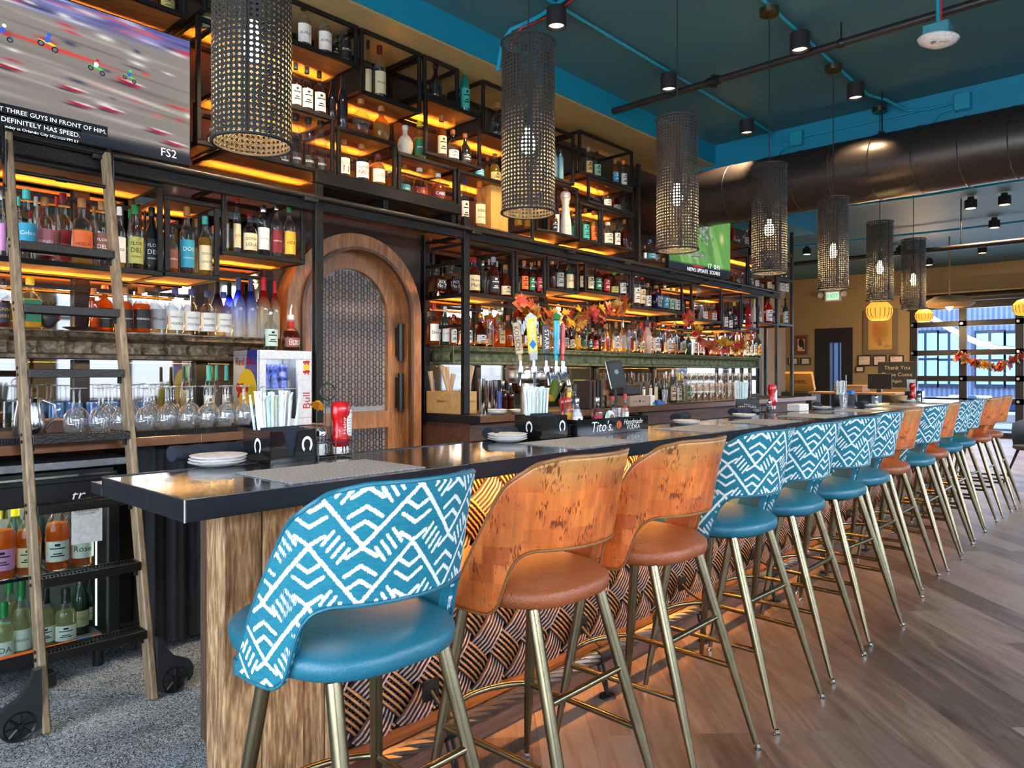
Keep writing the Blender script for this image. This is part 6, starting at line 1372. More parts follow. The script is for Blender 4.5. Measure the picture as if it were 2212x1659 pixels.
for nm, x, t_, h, c, l in BK: simple(nm, MB().bbox(x, x+t_, 3.66, 3.84, 1.068, 1.068+h, .003, None), plain('board_%d' % int(x*100), c, .6), l, 'menu board')
simple('menu_board', MB().bbox(5.15, 5.30, 3.72, 3.735, 1.068, 1.315, .003), plain('board_rust', (.28, .12, .055), .6, bscale=14, var=.7), 'rusty brown and green menu board facing the guests', 'menu board')
gb = MB().bbox(-.02, .02, 0, .16, 0, .27, .003, Matrix.Translation((5.24, 4.03, 1.09)) @ Matrix.Rotation(radians(38), 4, 'Y')); simple('green_book', gb, plain('book_green', (.06, .20, .06), .5), 'green book leaning behind the tablet register', 'book')
# small things near register
p = P(1408, 865, y=3.66); cu2 = thing('paper_carton', 'small white and teal carton on the back counter', 'carton', (p.x, 3.68, 1.068)); MB().bbox(-.035, .035, -.03, .03, 0, .095, .002).build('carton', PAPER, cu2); MB().box(.0, .034, -.0312, -.03, .005, .03).build('print', INK['teal'], cu2)
p = P(1426, 868, y=3.66); simple('tape_dispenser', MB().prism([(-.05, 0), (.05, 0), (.06, .03), (.02, .035), (-.01, .05), (-.05, .045)], .03, Matrix.Translation((p.x, 3.68, 1.068)) @ Matrix(((1, 0, 0, 0), (0, 0, -1, 0), (0, 1, 0, 0), (0, 0, 0, 1)))), plain('tape_blue', (.03, .13, .45), .35), 'blue tape dispenser on the back counter', 'tape dispenser')
p = P(1440, 860, y=3.68); simple('plastic_tumbler', MB().lathe([(.022, 0), (.03, .14), (.029, .14), (.021, .003), (0, .003)], (p.x, 3.70, 1.068), 18), WG, 'clear tumbler next to the blue tape dispenser', 'glass')
# rows of mugs and rocks glasses on the far counter
mg = MB(); mt_ = glass('mug_glass', (.93, .88, .82), base=.12)
m0 = glass_thing('rocks_glass', [(.032, 0), (.034, .004), (.038, .10), (.036, .10), (.032, .012), (0, .01)], mt_, 18); first = True; xs_ = np.linspace(6.45, 8.15, 13)
for k in range(3):
    for j in range(2):
        for i, x in enumerate(xs_):
            if k == 2 and i % 2: continue
            o = m0 if first else m0.copy()
            if not first: COL.objects.link(o)
            first = False; o.location = (x+.03*j, 3.74+.1*j, 1.069+k*.104); tag(o, 'clear rocks glass stacked upright on the far back counter', 'glass', 'stacked rocks glasses')
simple('bar_mat', MB().bbox(6.3, 7.9, 3.60, 3.69, 1.067, 1.073, .002), BLACKM, 'slim black mat at the edge of the far counter', 'bar mat')
# ------------------------------------------------------------ beer taps
bt = thing('beer_tower', 'polished drum shaped beer tower with six tap handles', 'beer tower', (2.99, 2.50, 0))
dz = P(1145, 809, y=2.5).z; c0 = P(1141, 809, y=2.5); bt.location = (c0.x, 2.50, 0)
CHW = plain('warm_chrome', (.85, .76, .64), .27, 1)
MB().lathe([(0, dz-.045), (.105, dz-.045), (.118, dz-.03), (.12, dz-.015), (.12, dz+.035), (.112, dz+.05), (.1, dz+.052), (0, dz+.052)], n=40).lathe([(.122, dz+.025), (.124, dz+.03), (.122, dz+.035)], n=40).build('drum', CHW, bt)
MB().cyl((0, 0, 0), (0, 0, dz-.045), .04, n=24).build('column', CHW, bt)
HN = [((.30, .22, .10), (.5, .36, .2), 'KOLSCH'), ((.85, .62, .04), (.9, .7, .06), 'PACIFICO'), ((.02, .02, .02), (.03, .03, .03), 'STARR'), ((.05, .42, .62), (.07, .5, .7), 'FRESH SQUEEZED'), ((.75, .72, .7), (.85, .1, .1), 'SALLY'), ((.07, .05, .04), (.12, .09, .07), 'STOUT')]
for i in range(6):
    a = -pi/2+(i-2.6)*.36-.12; d_ = Vector((cos(a), sin(a), 0)); b_ = d_*.118+Vector((0, 0, dz+.02)); e_ = d_*.185+Vector((0, 0, dz+.02))
    f_ = MB().cyl(b_, e_, .012).lathe([(0, -.02), (.016, -.02), (.018, 0), (.016, .02), (0, .02)], e_, 14).tube([e_, e_+d_*.02+Vector((0, 0, -.03)), e_+d_*.03+Vector((0, 0, -.075))], [.011, .009, .008], 10).cyl(e_, e_+Vector((0, 0, .05)), .008).build('faucet', CHROME, bt)
    tl_ = Matrix.Translation(e_+Vector((0, 0, .05))) @ rotz(a+pi/2) @ Matrix.Rotation((i-2.5)*.05, 4, 'Y')
    hh = (.19, .215, .18, .205, .195, .175)[i]; w_ = (.019, .024, .02, .019, .016, .016)[i]
    h_ = MB().bbox(-w_*.5, w_*.5, -.008, .008, 0, .03, .004, tl_).bbox(-w_, w_, -.009, .009, .03, hh, .006, tl_).build('tap_handle', plain('tap_%d' % i, HN[i][1], .4, var=.3, bscale=18), bt)
    if i == 1: MB().bbox(-.02, .02, -.01, .01, 0, .05, .004, tl_).build('handle_base', plain('pewter', (.45, .44, .42), .4, .4), h_); MB().prism([(-.026, .165), (.026, .165), (.03, .215), (0, .24), (-.03, .215)], .016, tl_ @ Matrix(((1, 0, 0, 0), (0, 0, -1, .008), (0, 1, 0, 0), (0, 0, 0, 1)))).build('handle_top', plain('tap_crest', (.5, .55, .5), .5, var=.5, bscale=40), h_)
    if i == 3: MB().lathe([(0, hh), (.018, hh+.005), (.02, hh+.02), (.012, hh+.035), (0, hh+.036)], n=12, M=tl_).build('handle_top', INK['green'], h_)
    if i == 1: MB().prism([(0, .055), (.018, .08), (0, .105), (-.018, .08)], .002, tl_ @ Matrix(((1, 0, 0, 0), (0, 0, -1, -.0095), (0, 1, 0, 0), (0, 0, 0, 1)))).build('handle_badge', INK['blue'], h_)
    text('lettering', HN[i][2], INK['white' if i in (1, 2, 3, 5) else 'red' if i == 4 else 'black'], h_, tl_ @ facing((0, -.0102, .03+(hh-.03)*.5)) @ Matrix.Rotation(-pi/2, 4, 'Z'), width=(hh-.05)*.85, height=w_*1.2)
# ------------------------------------------------------------ things on the bar
BTZ = BZ+.0006
def placemat(label, pts):
    mb = MB(); q = [P(a, b, z=BTZ+.002) for a, b in pts]; n = 1
    mb.add([(p.x, p.y, BTZ) for p in q]+[(p.x, p.y, BTZ+.0025) for p in q], [(3, 2, 1, 0), (4, 5, 6, 7), (0, 1, 5, 4), (1, 2, 6, 5), (2, 3, 7, 6), (3, 0, 4, 7)])
    tag(mb.build('placemat', MATW), label, 'placemat', 'woven grey placemats')
def matweave():
    m, nt, b = newmat('woven_vinyl'); v = coords(nt, (330, 100, 1)); n = N(nt, 'ShaderNodeTexNoise', Scale=1.0, Detail=1.0); L(nt, v, n.inputs['Vector'])
    L(nt, ramp(nt, n.outputs['Fac'], [(.3, (.14, .145, .16)), (.7, (.46, .49, .54))]), b.inputs['Base Color']); b.inputs['Roughness'].default_value = .7
    bp = N(nt, 'ShaderNodeBump', Strength=.5, Distance=.003); L(nt, n.outputs['Fac'], bp.inputs['Height']); L(nt, bp.outputs['Normal'], b.inputs['Normal']); return m
MATW = matweave()
def mat_at(label, x0, w_=.46, y0=1.715, y1=2.03):
    mb = MB().box(x0, x0+w_, y0, y1, BTZ, BTZ+.0025); tag(mb.build('placemat', MATW), label, 'placemat', 'woven grey placemats')
ML = ['grey woven placemat in front of the first teal stool', 'grey woven placemat before the box of sauces', 'grey woven placemat beyond the vodka branded box'.replace('branded ', ''), 'grey woven placemat beyond the fourth plate pile', 'grey woven placemat at the third napkin caddy', 'grey woven placemat further towards the window', 'grey woven placemat second from the bar end', 'grey woven placemat at the window end of bar']
MX = [1.0, 2.23, 3.30, 4.05, 4.9, 5.9, 6.9, 7.9]
for l, x in zip(ML, MX): mat_at(l, x)
print('mat corners', [tuple(round(q, 2) for q in P(a, b, z=1.072)[:2]) for a, b in ((452, 1021), (921, 1010), (765, 991), (597, 1051), (1140, 957), (1405, 950), (1480, 925), (1640, 920), (1640, 905), (1795, 900))])
def on_bar(px, py): p = P(px, py, z=BTZ); return p.x, p.y
def napkin(label, px, py, rz, l_=.24, r=.03):
    x, y = on_bar(px, py); mb = MB(); rows_ = []
    for i in range(17):
        s = -l_/2+l_*i/16; f = 1+.10*sin(i*1.3)*(1 if i in (0, 1, 15, 16) else .3); rows_.append([(s, r*1.25*cos(a)*f, max(0, r*.85+r*.85*sin(a)*f)) for a in np.linspace(0, 2*pi, 15)])
    mb.grid(rows_); mb.add([(-l_/2+.002, 0, r*.8)]+[Vector(v) for v in rows_[0]], [(0, k+1, k+2) for k in range(14)]); mb.add([(l_/2-.002, 0, r*.8)]+[Vector(v) for v in rows_[-1]], [(0, k+2, k+1) for k in range(14)])
    mb.add([(-.05, -r*1.32, r*1.2), (.05, -r*1.32, r*1.2), (.0, -r*1.36, r*.35), (-.06, -r*.9, r*1.6), (.06, -r*.9, r*1.6)], [(0, 2, 1), (3, 0, 1, 4)])
    o = mb.build('rolled_napkin', NAVY, None, 60); o.location = (x, y, BTZ); o.rotation_euler = (0, 0, rz); tag(o, label, 'napkin', 'rolled dark napkins on the bar')
def plate_pile(px, py, n, where, r=.085):
    x, y = on_bar(px, py); plates(x, y, BTZ, n, r, '%s white plate in the pile '+where, 'white plates on the bar')
def horseshoe(M_, s, par, m=None):
    mb = MB(); rows_ = []
    for i in range(25):
        a = radians(-235+290*i/24)+pi; a = radians(235-290*i/24); r0, r1 = .62*s, 1.0*s
        # open at the foot: legs nearly straight
        ca, sa = cos(a), sin(a); rows_.append([M_ @ Vector((r0*ca*.9, r0*sa*1.25, 0)), M_ @ Vector((r1*ca*.9, r1*sa*1.2, 0))])
    return mb.grid(rows_).build('horseshoe_emblem', m or plain('emblem_white', (.75, .8, .82), .5), par)
ST1 = plain('straw_wrap', (.60, .82, .83), .5, bscale=60, var=.2, emis=0); ST2 = plain('straw_paper', (.82, .86, .86), .6, bscale=70, var=.1)
def straws(x, y, z, w_, d_, n, h, label, grp, seed):
    r = random.Random(seed); src = None
    for i in range(n):
        a = r.uniform(-1, 1); b = r.uniform(-1, 1); lx, ly = a*.02+r.uniform(-.006, .006), b*.008
        if src is None or i < 4:
            mb = MB().tube([(0, 0, 0), (0, 0, h*.93)], .0048, 6).tube([(0, 0, h*.93), (.001, 0, h)], [.0048, .008], 5, flat=.3); o = mb.build('wrapped_straw', ST1 if i % 2 else ST2)
            src = src or []; src.append(o)
        else: o = src[i % 4].copy(); COL.objects.link(o)
        o.location = (x+a*w_/2, y+b*d_/2, z); o.rotation_euler = (-ly/h*.9, lx/h*1.3, r.random()*.5); s = r.uniform(.93, 1.02); o.scale = (1, 1, s)
        tag(o, label, 'straw', grp)
def caddy(label, px, py, rz, full=True, seed=1, st=True, n=40, plainbox=False, nth=''):
    x, y = on_bar(px, py); t = thing('napkin_caddy', label, 'caddy', (x, y, BTZ), rz=rz); W, Dp, H = .17, .17, .105
    A = plain('black_acrylic', (.008, .008, .009), .12, coat=.5)
    mb = MB().bbox(0, W, 0, Dp, 0, .004, .001).bbox(0, .004, 0, Dp, .004, H, .001).bbox(W-.004, W, 0, Dp, .004, H, .001).bbox(0, W, Dp-.004, Dp, .004, H, .001).bbox(.004, W-.004, .088, .092, .004, H, .001)
    fM = facing((0, .004, 0))
    if full: mb.prism([(0, 0), (W, 0), (W, H), (W*.62, H), (W*.52, .02), (W*.40, .02), (W*.26, H), (0, H)], .004, fM)
    else: mb.prism([(0, 0), (W, 0), (W, H), (0, H)], .004, fM)
    mb.build('holder', A, t)
    nk = MB()
    for i in range(16): nk.bbox(.012+.0008*(i % 3), W-.012, .008+i*.0048, .0115+i*.0048, .006, .098+.012*sin(i*.9)*.4+.012*(i/16), .001)
    nk.build('paper_napkins', NAVY, t)
    if not plainbox:
        horseshoe(facing((W*.80, -.001, H*.52)), .023, t)
        horseshoe(Matrix(((0, 0, -1, -.001), (-1, 0, 0, Dp*.45), (0, 1, 0, H*.5), (0, 0, 0, 1))), .023, t)
    else:
        text('lettering', 'HERRADURA', INK['white'], t, Matrix(((0, 0, -1, -.001), (-1, 0, 0, Dp*.5), (0, 1, 0, H*.45), (0, 0, 0, 1))), width=.13); text('lettering', 'TEQUILA', INK['white'], t, Matrix(((0, 0, -1, -.001), (-1, 0, 0, Dp*.5), (0, 1, 0, H*.62), (0, 0, 0, 1))), width=.05)
    if st:
        c = t.matrix_world; R_ = rotz(rz); q = R_ @ Vector((W*.56, .128, 0)); straws(x+q.x, y+q.y, BTZ+.006, .11, .045, n, .225, 'paper wrapped straw in the caddy '+nth, 'straws in the caddy '+nth, seed)
    return t
def wire_rack(label, px, py, rz, W=.14, Dp=.09, ring=True):
    x, y = on_bar(px, py); t = thing('wire_rack', label, 'rack', (x, y, BTZ), rz=rz); m = MB(); r = .0022
    for z in (.006, .055): m.tube([(0, 0, z), (W, 0, z), (W, Dp, z), (0, Dp, z)], r, 6, closed=True)
    for a in ((0, 0), (W, 0), (W, Dp), (0, Dp), (W/2, 0), (W/2, Dp)): m.cyl((a[0], a[1], 0), (a[0], a[1], .06), r, n=6)
    for i in range(5): m.cyl((W*i/4, 0, .006), (W*i/4, Dp, .006), r, n=6)
    for k in range(2):
        cx_ = W*(.25+.5*k)
        for s in (-1, 1): m.tube([(cx_+s*(.004+.016*f*abs(cos(f*2))) , -.001, .03+.020*sin(f*5-1)) for f in np.linspace(0, 1, 14)], .0016, 5)
    m.build('frame', BLACK, t)
    if ring:
        h = MB().tube([(W/2-.012, Dp/2, .006), (W/2-.012, Dp/2, .20)], .0025, 6).tube([(W/2+.012, Dp/2, .006), (W/2+.012, Dp/2, .20)], .0025, 6).tube([(W/2+.030*cos(a), Dp/2, .228+.030*sin(a)) for a in np.linspace(0, 2*pi, 25)[:-1]], .0034, 6, closed=True); h.build('ring_handle', BLACK, t)
    return t
def ketchup(label, px, py, yaw=0, h=.21, dz_=0):
    x, y = on_bar(px, py); t = thing('ketchup_bottle', label, 'bottle', (x, y, BTZ+dz_), 'red ketchup bottles', rz=yaw); KR = plain('ketchup_red', (.55, .006, .008), .25, coat=.3, var=.04); n = 24
    prof = [(.0, .0), (.034, 0), (.034, .022), (.030, .028), (.038, .05), (.040, .07), (.034, .095), (.033, .125), (.038, .145), (.042, .165), (.041, .19), (.032, .208), (0, .21)]
    mb = MB(); vs = []
    for r, z in prof:
        for j in range(n):
            a = 2*pi*j/n; vs.append((r*cos(a), r*.72*sin(a), z*h/.21))
    mb.add(vs[3*n:], [(i*n+j, i*n+(j+1) % n, (i+1)*n+(j+1) % n, (i+1)*n+j) for i in range(len(prof)-4) for j in range(n)]); mb.build('bottle', KR, t, 60)
    MB().add(vs[:4*n], [(i*n+j, i*n+(j+1) % n, (i+1)*n+(j+1) % n, (i+1)*n+j) for i in range(3) for j in range(n)]).build('cap', WHITE, t)
    lb = MB().bbox(.002, .029, -.0275, -.024, .06, .155, .003).build('label', PAPER, t); text('lettering', 'HEINZ', INK['red'], lb, facing((.0155, -.028, .145)), width=.02)
    text('lettering', 'Heinz', INK['white'], t, facing((-.013, -.0262, .10)) @ Matrix.Rotation(pi/2, 4, 'Z'), width=.06)
    pm = MB()
    for i in range(6): pm.box(.006, .025, -.0279, -.0276, .072+i*.010, .074+i*.010)
    pm.build('print', INK['grey'], lb); return t
def flower(label, px, py, hh=.12, dz_=0):
    x, y = on_bar(px, py); t = thing('flower_vase', label, 'flower', (x, y, BTZ+dz_)); MB().lathe([(0, 0), (.02, 0), (.022, .006), (.022, .035), (.012, .055), (.010, .07), (.012, .075)], n=18).build('vase', GLASS, t)
    MB().tube([(0, 0, .01), (.003, 0, .07), (.0, -.002, hh)], .0016, 6).build('stem', INK['green'], t); pm = MB(); rr = random.Random(4)
    Mf = Matrix.Translation((0, -.004, hh)) @ Matrix.Rotation(.5, 4, 'X')
    for ly in range(4):
        for i in range(13):
            a = i*2*pi/13+ly*.25; r1 = .032-.006*ly; z_ = .003+.006*ly; w_ = .008
            d_ = Vector((cos(a), sin(a), 0)); q_ = Vector((-sin(a), cos(a), 0)); pm.add([Mf @ (d_*.004+Vector((0, 0, z_))), Mf @ (d_*r1*.7+q_*w_*.7+Vector((0, 0, z_+.004))), Mf @ (d_*r1+Vector((0, 0, z_+.001+rr.uniform(-.003, .003)))), Mf @ (d_*r1*.7-q_*w_*.7+Vector((0, 0, z_+.004)))], [(0, 1, 2, 3)])
    pm.build('petals', plain('marigold', (.85, .32, .012), .6, var=.3, bscale=90), t); return t
def shaker_salt(label, px, py, cont, dz_=0):
    x, y = on_bar(px, py); t = thing('salt_shaker', label, 'shaker', (x, y, BTZ+dz_)); MB().lathe([(0, 0), (.021, 0), (.022, .004), (.019, .04), (.016, .065), (.016, .07)], n=16).build('glass_body', GLASS, t); MB().lathe([(0, .003), (.019, .003), (.0175, .045), (0, .045)], n=16).build('contents', cont, t); MB().lathe([(.0175, .068), (.018, .07), (.018, .086), (.012, .096), (0, .098)], n=16).build('lid', CHROME, t)
SALT = plain('salt', (.8, .8, .78), .9); PEPP = plain('pepper', (.04, .03, .025), .9, var=.6, bscale=400)
def hot(label, px, py, code_col, cap, lab, h=.17, r=.021, letter=None, dz_=0, captype=None):
    x, y = on_bar(px, py); t = add_bottle((x, y, BTZ+dz_), r, h, 's', 'w', cap, lab, letter, 'sauce_bottle', face=-.5, lab_rng=(.08, .5), txcol='red' if lab == 'y' else None); t['label'] = label; t['group'] = 'sauce bottles on the bar'
    MB().lathe([(0, .003), (r*.92, .003), (r*.92, h*.55), (r*.4, h*.72), (0, h*.72)], n=16).build('sauce', plain('sauce_'+code_col.strip('#'), code_col, .4), t)
    if captype: MB().lathe([(0, h*.97), (.012, h*.98), (.016, h*1.03), (.012, h*1.09), (0, h*1.1)], n=14).build('wooden_cap', plain('beech', (.6, .38, .2), .5), t)
    return t
# group 1
plate_pile(469, 1006, 3, 'nearest the bar corner', .087)
napkin('rolled dark napkin lying beside first plate pile', 452, 990, radians(2), .26, .030)
caddy('black napkin caddy with horseshoe emblem and notch, nearest the bar end', 584, 1003, radians(2), True, 2, nth='nearest the bar end')
wire_rack('black wire condiment rack with ring handle beside ketchup', 688, 993, radians(2))
shaker_salt('glass salt shaker with steel lid beside the first caddy', 694, 990, SALT, .009)
ketchup('red ketchup bottle upside down in wire rack by first caddy', 736, 984, radians(20), .185, .009)
flower('orange marigold in small glass vase by the first caddy', 683, 975, .165)
# group 2
plate_pile(1096, 954, 3, 'beside the second caddy', .087)
napkin('rolled dark napkin behind the second plate pile', 1098, 946, radians(0), .26, .032)
caddy('black napkin caddy with plain front and horseshoe emblem, by sauces', 1170, 951, radians(-3), False, 5, nth='by the sauces')
flower('orange gerbera in small glass vase by the second caddy', 1183, 925, .155)
wire_rack('small black wire rack holding yellow label hot sauce', 1216, 945, radians(-2), .10, .09)
hot('hot sauce with round wooden cap and yellow label', 1229, 940, '#b5532a', 'y', 'y', .20, .024, 'CHOLULA', .009, True)
ketchup('red ketchup bottle behind the wire rack with ring handle', 1222, 925, radians(-10), .17)
# tray box of sauces
x, y = on_bar(1247, 944); tx = thing('sauce_box', 'long black vodka box holding sauces on the bar', 'box', (x, y, BTZ), rz=radians(-2)); Wb, Db, Hb = P(1379, 928, z=BTZ).x-x, .115, .078
MB().bbox(0, Wb, 0, .005, 0, Hb, .001).bbox(0, Wb, Db-.005, Db, 0, Hb, .001).bbox(0, .005, .005, Db-.005, 0, Hb, .001).bbox(Wb-.005, Wb, .005, Db-.005, 0, Hb, .001).box(.004, Wb-.004, .004, Db-.004, 0, .005).build('box', plain('black_acrylic', (.008, .008, .009), .12), tx)
text('lettering', "Tito's.", INK['white'], tx, facing((Wb*.33, -.001, Hb*.52)), width=Wb*.28, shear=.25); text('lettering', 'Handmade', INK['white'], tx, facing((Wb*.77, -.001, Hb*.68)), width=Wb*.28, shear=.35); text('lettering', 'VODKA', INK['white'], tx, facing((Wb*.77, -.001, Hb*.34)), width=Wb*.2)
MB().lathe([(.017, 0), (.0205, 0)], (Wb*.56, -.001, Hb*.53), 26, Matrix.Rotation(pi/2, 4, 'X')).lathe([(0, 0), (.0145, 0)], (Wb*.56, -.0005, Hb*.53), 26, Matrix.Rotation(pi/2, 4, 'X')).build('emblem', INK['orange'], tx)
MB().prism([(-.003, -.010), (.003, -.010), (.003, .002), (.0015, .005), (.0015, .010), (-.0015, .010), (-.0015, .005), (-.003, .002)], .0006, facing((Wb*.56-.003, -.001, Hb*.53))).build('emblem_mark', INK['black'], tx)
R_ = rotz(radians(-2))
def inbox(f, d_): q = R_ @ Vector((Wb*f, Db*d_, 0)); return x+q.x, y+q.y, BTZ+.005
def boxbottle(f, d_, r, h, col, cap, lab, label, letter=None):
    q = inbox(f, d_); t = add_bottle(q, r, h, 's', 'w', cap, lab, letter, 'sauce_bottle', face=-.5, lab_rng=(.1, .5), txcol='gold'); t['label'] = label; t['group'] = 'sauce bottles in the vodka box'
    MB().lathe([(0, .003), (r*.92, .003), (r*.92, h*.5), (r*.45, h*.68), (0, h*.68)], n=16).build('sauce', plain('sauce_'+col.strip('#'), col, .4), t)
boxbottle(.08, .35, .027, .175, '#c9cdd2', 's', 'w', 'clear bitters bottle with white label in black sauce box'); boxbottle(.14, .74, .025, .24, '#3a3d42', 'k', 'w', 'tall bitters bottle with yellow collar in black sauce box')
boxbottle(.36, .40, .028, .175, '#5a1408', 's', 'r', 'brown bitters bottle with red label in sauce box', 'AZTEC'); boxbottle(.80, .55, .019, .185, '#c04418', 'r', 'w', 'orange hot sauce with green collar and red cap'); boxbottle(.67, .76, .020, .175, '#6a1010', 'r', '-', 'thin sauce bottle with red cap behind plastic cup')
for f, l in ((.50, 'card coaster with turquoise cactus print standing in sauce box'),):
    q = inbox(f, .25); cc = thing('coaster', l, 'coaster', q); MB().lathe([(0, -.0015), (.042, -.0015), (.043, 0), (.042, .0015), (0, .0015)], (0, 0, .065), 26, Matrix.Rotation(pi/2, 4, 'X')).build('card', PAPER, cc); MB().bbox(-.034, -.012, -.003, -.002, .04, .1, .0005).build('print', plain('print_mint', (.25, .65, .5), .5), cc); MB().lathe([(0, 0), (.022, 0)], (.014, -.0025, .066), 16, Matrix.Rotation(pi/2, 4, 'X')).build('print', plain('print_brown', (.22, .12, .07), .5), cc)
q = inbox(.64, .30); pc2 = thing('plastic_cup', 'clear plastic cup of dark lids standing in the sauce box', 'cup', q); MB().lathe([(.026, 0), (.036, .115), (.037, .115)], n=20).build('cup', WG, pc2); MB().lathe([(0, .004), (.025, .004), (.031, .07), (0, .07)], n=20).build('contents', PEPP, pc2)
# further settings
plate_pile(1483, 917, 2, 'beside the third placemat', .08); napkin('rolled dark napkin resting on the third plate pile', 1470, 908, radians(14), .23, .028)
plate_pile(1608, 902, 2, 'under the fourth napkin', .08); napkin('rolled dark napkin in front of the lettered caddy', 1598, 896, radians(3), .25, .03)
caddy('black napkin caddy lettered on its side, with many straws', 1640, 893, radians(24), False, 9, n=44, plainbox=True, nth='with white lettering')
wire_rack('wire rack with salt and ketchup beside the lettered caddy', 1655, 893, radians(0), .13, .09, False)
ketchup('red ketchup bottle beside the lettered caddy', 1668, 886, radians(-12), .2, .009); shaker_salt('glass pepper shaker beside the lettered caddy', 1662, 894, PEPP, .009)
x1, y1 = on_bar(1735, 888); simple('white_box', MB().bbox(x1-.07, x1+.12, y1, y1+.1, BTZ, BTZ+.055, .003), PAPER, 'white paper box lying on bar near the fifth napkin', 'box')
plate_pile(1775, 884, 2, 'at the fifth napkin', .08); napkin('rolled dark napkin on the fifth plate pile', 1765, 882, radians(20), .22, .03)
x1, y1 = on_bar(1822, 880); simple('ice_glass', MB().lathe([(.03, 0), (.04, .13), (.039, .13), (.029, .004), (0, .004)], (x1, y1, BTZ), 18), WG, 'clear water glass beside the window side caddy', 'glass')
caddy('black napkin caddy with horseshoe, second from bar end', 1846, 878, radians(10), False, 12, n=30, nth='second from the bar end'); napkin('rolled dark napkin before the second last caddy', 1862, 879, radians(5), .24, .03); plate_pile(1872, 879, 2, 'at the second last caddy', .08)
shaker_salt('glass salt shaker beside second last caddy', 1892, 876, SALT); simple('blue_box', MB().bbox(on_bar(1840, 876)[0], on_bar(1840, 876)[0]+.09, on_bar(1840, 876)[1]+.0, on_bar(1840, 876)[1]+.06, BTZ, BTZ+.14, .004), plain('pack_blue', (.02, .16, .5), .4), 'blue packet behind the second last caddy', 'packet')
ketchup('red ketchup bottle at the window end of the bar', 1971, 866, radians(-5), .2); napkin('rolled dark napkin at the window end of the bar', 1955, 866, radians(4), .24, .03); plate_pile(1962, 869, 2, 'at the window end of the bar', .08)
caddy('black napkin caddy at the window end of bar', 1992, 866, radians(5), False, 15, n=24, nth='at the window end'); shaker_salt('glass salt shaker at the window end of bar', 1985, 868, SALT)
x1, y1 = on_bar(1940, 868); bk_ = MB().lathe([(0, 0), (.07, 0), (.09, .06), (.092, .07), (.086, .07), (.066, .006)], (x1, y1, BTZ), 20); simple('bread_basket', bk_, wood('wicker', (.25, .14, .06), (.5, .32, .16), 10, (1, 1, 1), .7, .6), 'small woven basket near the window end of bar', 'basket')
# ------------------------------------------------------------ autumn leaves and petals on the green mantel
LEAF = [plain('leaf_'+k, v, .6, var=.3, bscale=50) for k, v in dict(gold='#d39a1c', orange='#d9641a', rust='#a8441c', crimson='#c02a30', straw='#d8b06a', olive='#c8a020', mauve='#c86040').items()]
MAPLE = [(0, -.5), (.06, -.15), (.35, -.28), (.30, -.12), (.55, .08), (.38, .12), (.42, .32), (.2, .22), (.16, .36), (0, .58), (-.16, .36), (-.2, .22), (-.42, .32), (-.38, .12), (-.55, .08), (-.30, -.12), (-.35, -.28), (-.06, -.15)]
GN = 'leaf_garland'
def garland(label, path, n, s, seed, y_spread=.035):
    r = random.Random(seed); t = thing(GN, label, 'garland', path[0]); o = Vector(path[0]); path = [Vector(p) for p in path]
    MB().tube([p-o for p in path], .0025, 5).build('vine', plain('vine_brown', (.1, .06, .03), .7), t); mb = MB()
    for i in range(n):
        f = r.random()*(len(path)-1); k = min(int(f), len(path)-2); p = path[k].lerp(path[k+1], f-k)-o+Vector((r.uniform(-.05, .05), r.uniform(-y_spread, y_spread*.4), r.uniform(-.06, .05)))
        M_ = Matrix.Translation(p) @ Matrix.Rotation(r.uniform(-.9, .9), 4, 'Z') @ Matrix.Rotation(pi/2+r.uniform(-.7, .7), 4, 'X') @ Matrix.Rotation(r.uniform(0, 6.3), 4, 'Z'); sc_ = s*r.uniform(.7, 1.25); mb.cur = r.randrange(7)
        v = [M_ @ Vector((x*sc_, y*sc_, abs(x)*sc_*.35)) for x, y in MAPLE]; c = M_ @ Vector((0, 0, 0)); mb.add(v+[c], [(j, (j+1) % 18, 18) for j in range(18)])
    mb.build('leaves', LEAF, t, 60)
gp = lambda k, a, b, y=3.70: P(*C(k, a, b), y=y)
garland('autumn maple leaf garland drooping over whiskey bottles above the taps', [gp('G', 870, 565), gp('G', 1000, 640), gp('G', 1150, 690), gp('G', 1300, 690), gp('G', 1450, 660), gp('G', 1600, 620), gp('G', 1700, 600), gp('G', 1770, 530)], 62, .125, 3)
garland('autumn leaf garland hanging low at window end of green mantel', [gp('H', 660, 660), gp('H', 710, 720), gp('H', 760, 830), gp('H', 850, 880), gp('H', 940, 910), gp('H', 1040, 930), gp('H', 1120, 890), gp('H', 1160, 830)], 62, .12, 8)
gpw = lambda px, py: P(px, py, x=18.2)
GN = 'hanging_garland'
garland('thin autumn leaf garland strung across the roll-up glass door', [gpw(2062, 765), gpw(2080, 770), gpw(2105, 783), gpw(2135, 790), gpw(2160, 790), gpw(2185, 778), gpw(2225, 765)], 55, .24, 5)
pt = MB(); r = random.Random(2)
PX_ = [(520, 560), (585, 615), (840, 885), (905, 955), (1040, 1075)]+[(1190, 1215), (1340, 1370), (1390, 1420), (1480, 1520), (1610, 1790), (1895, 1920), (2090, 2145), (2160, 2200)]
nt_ = 0
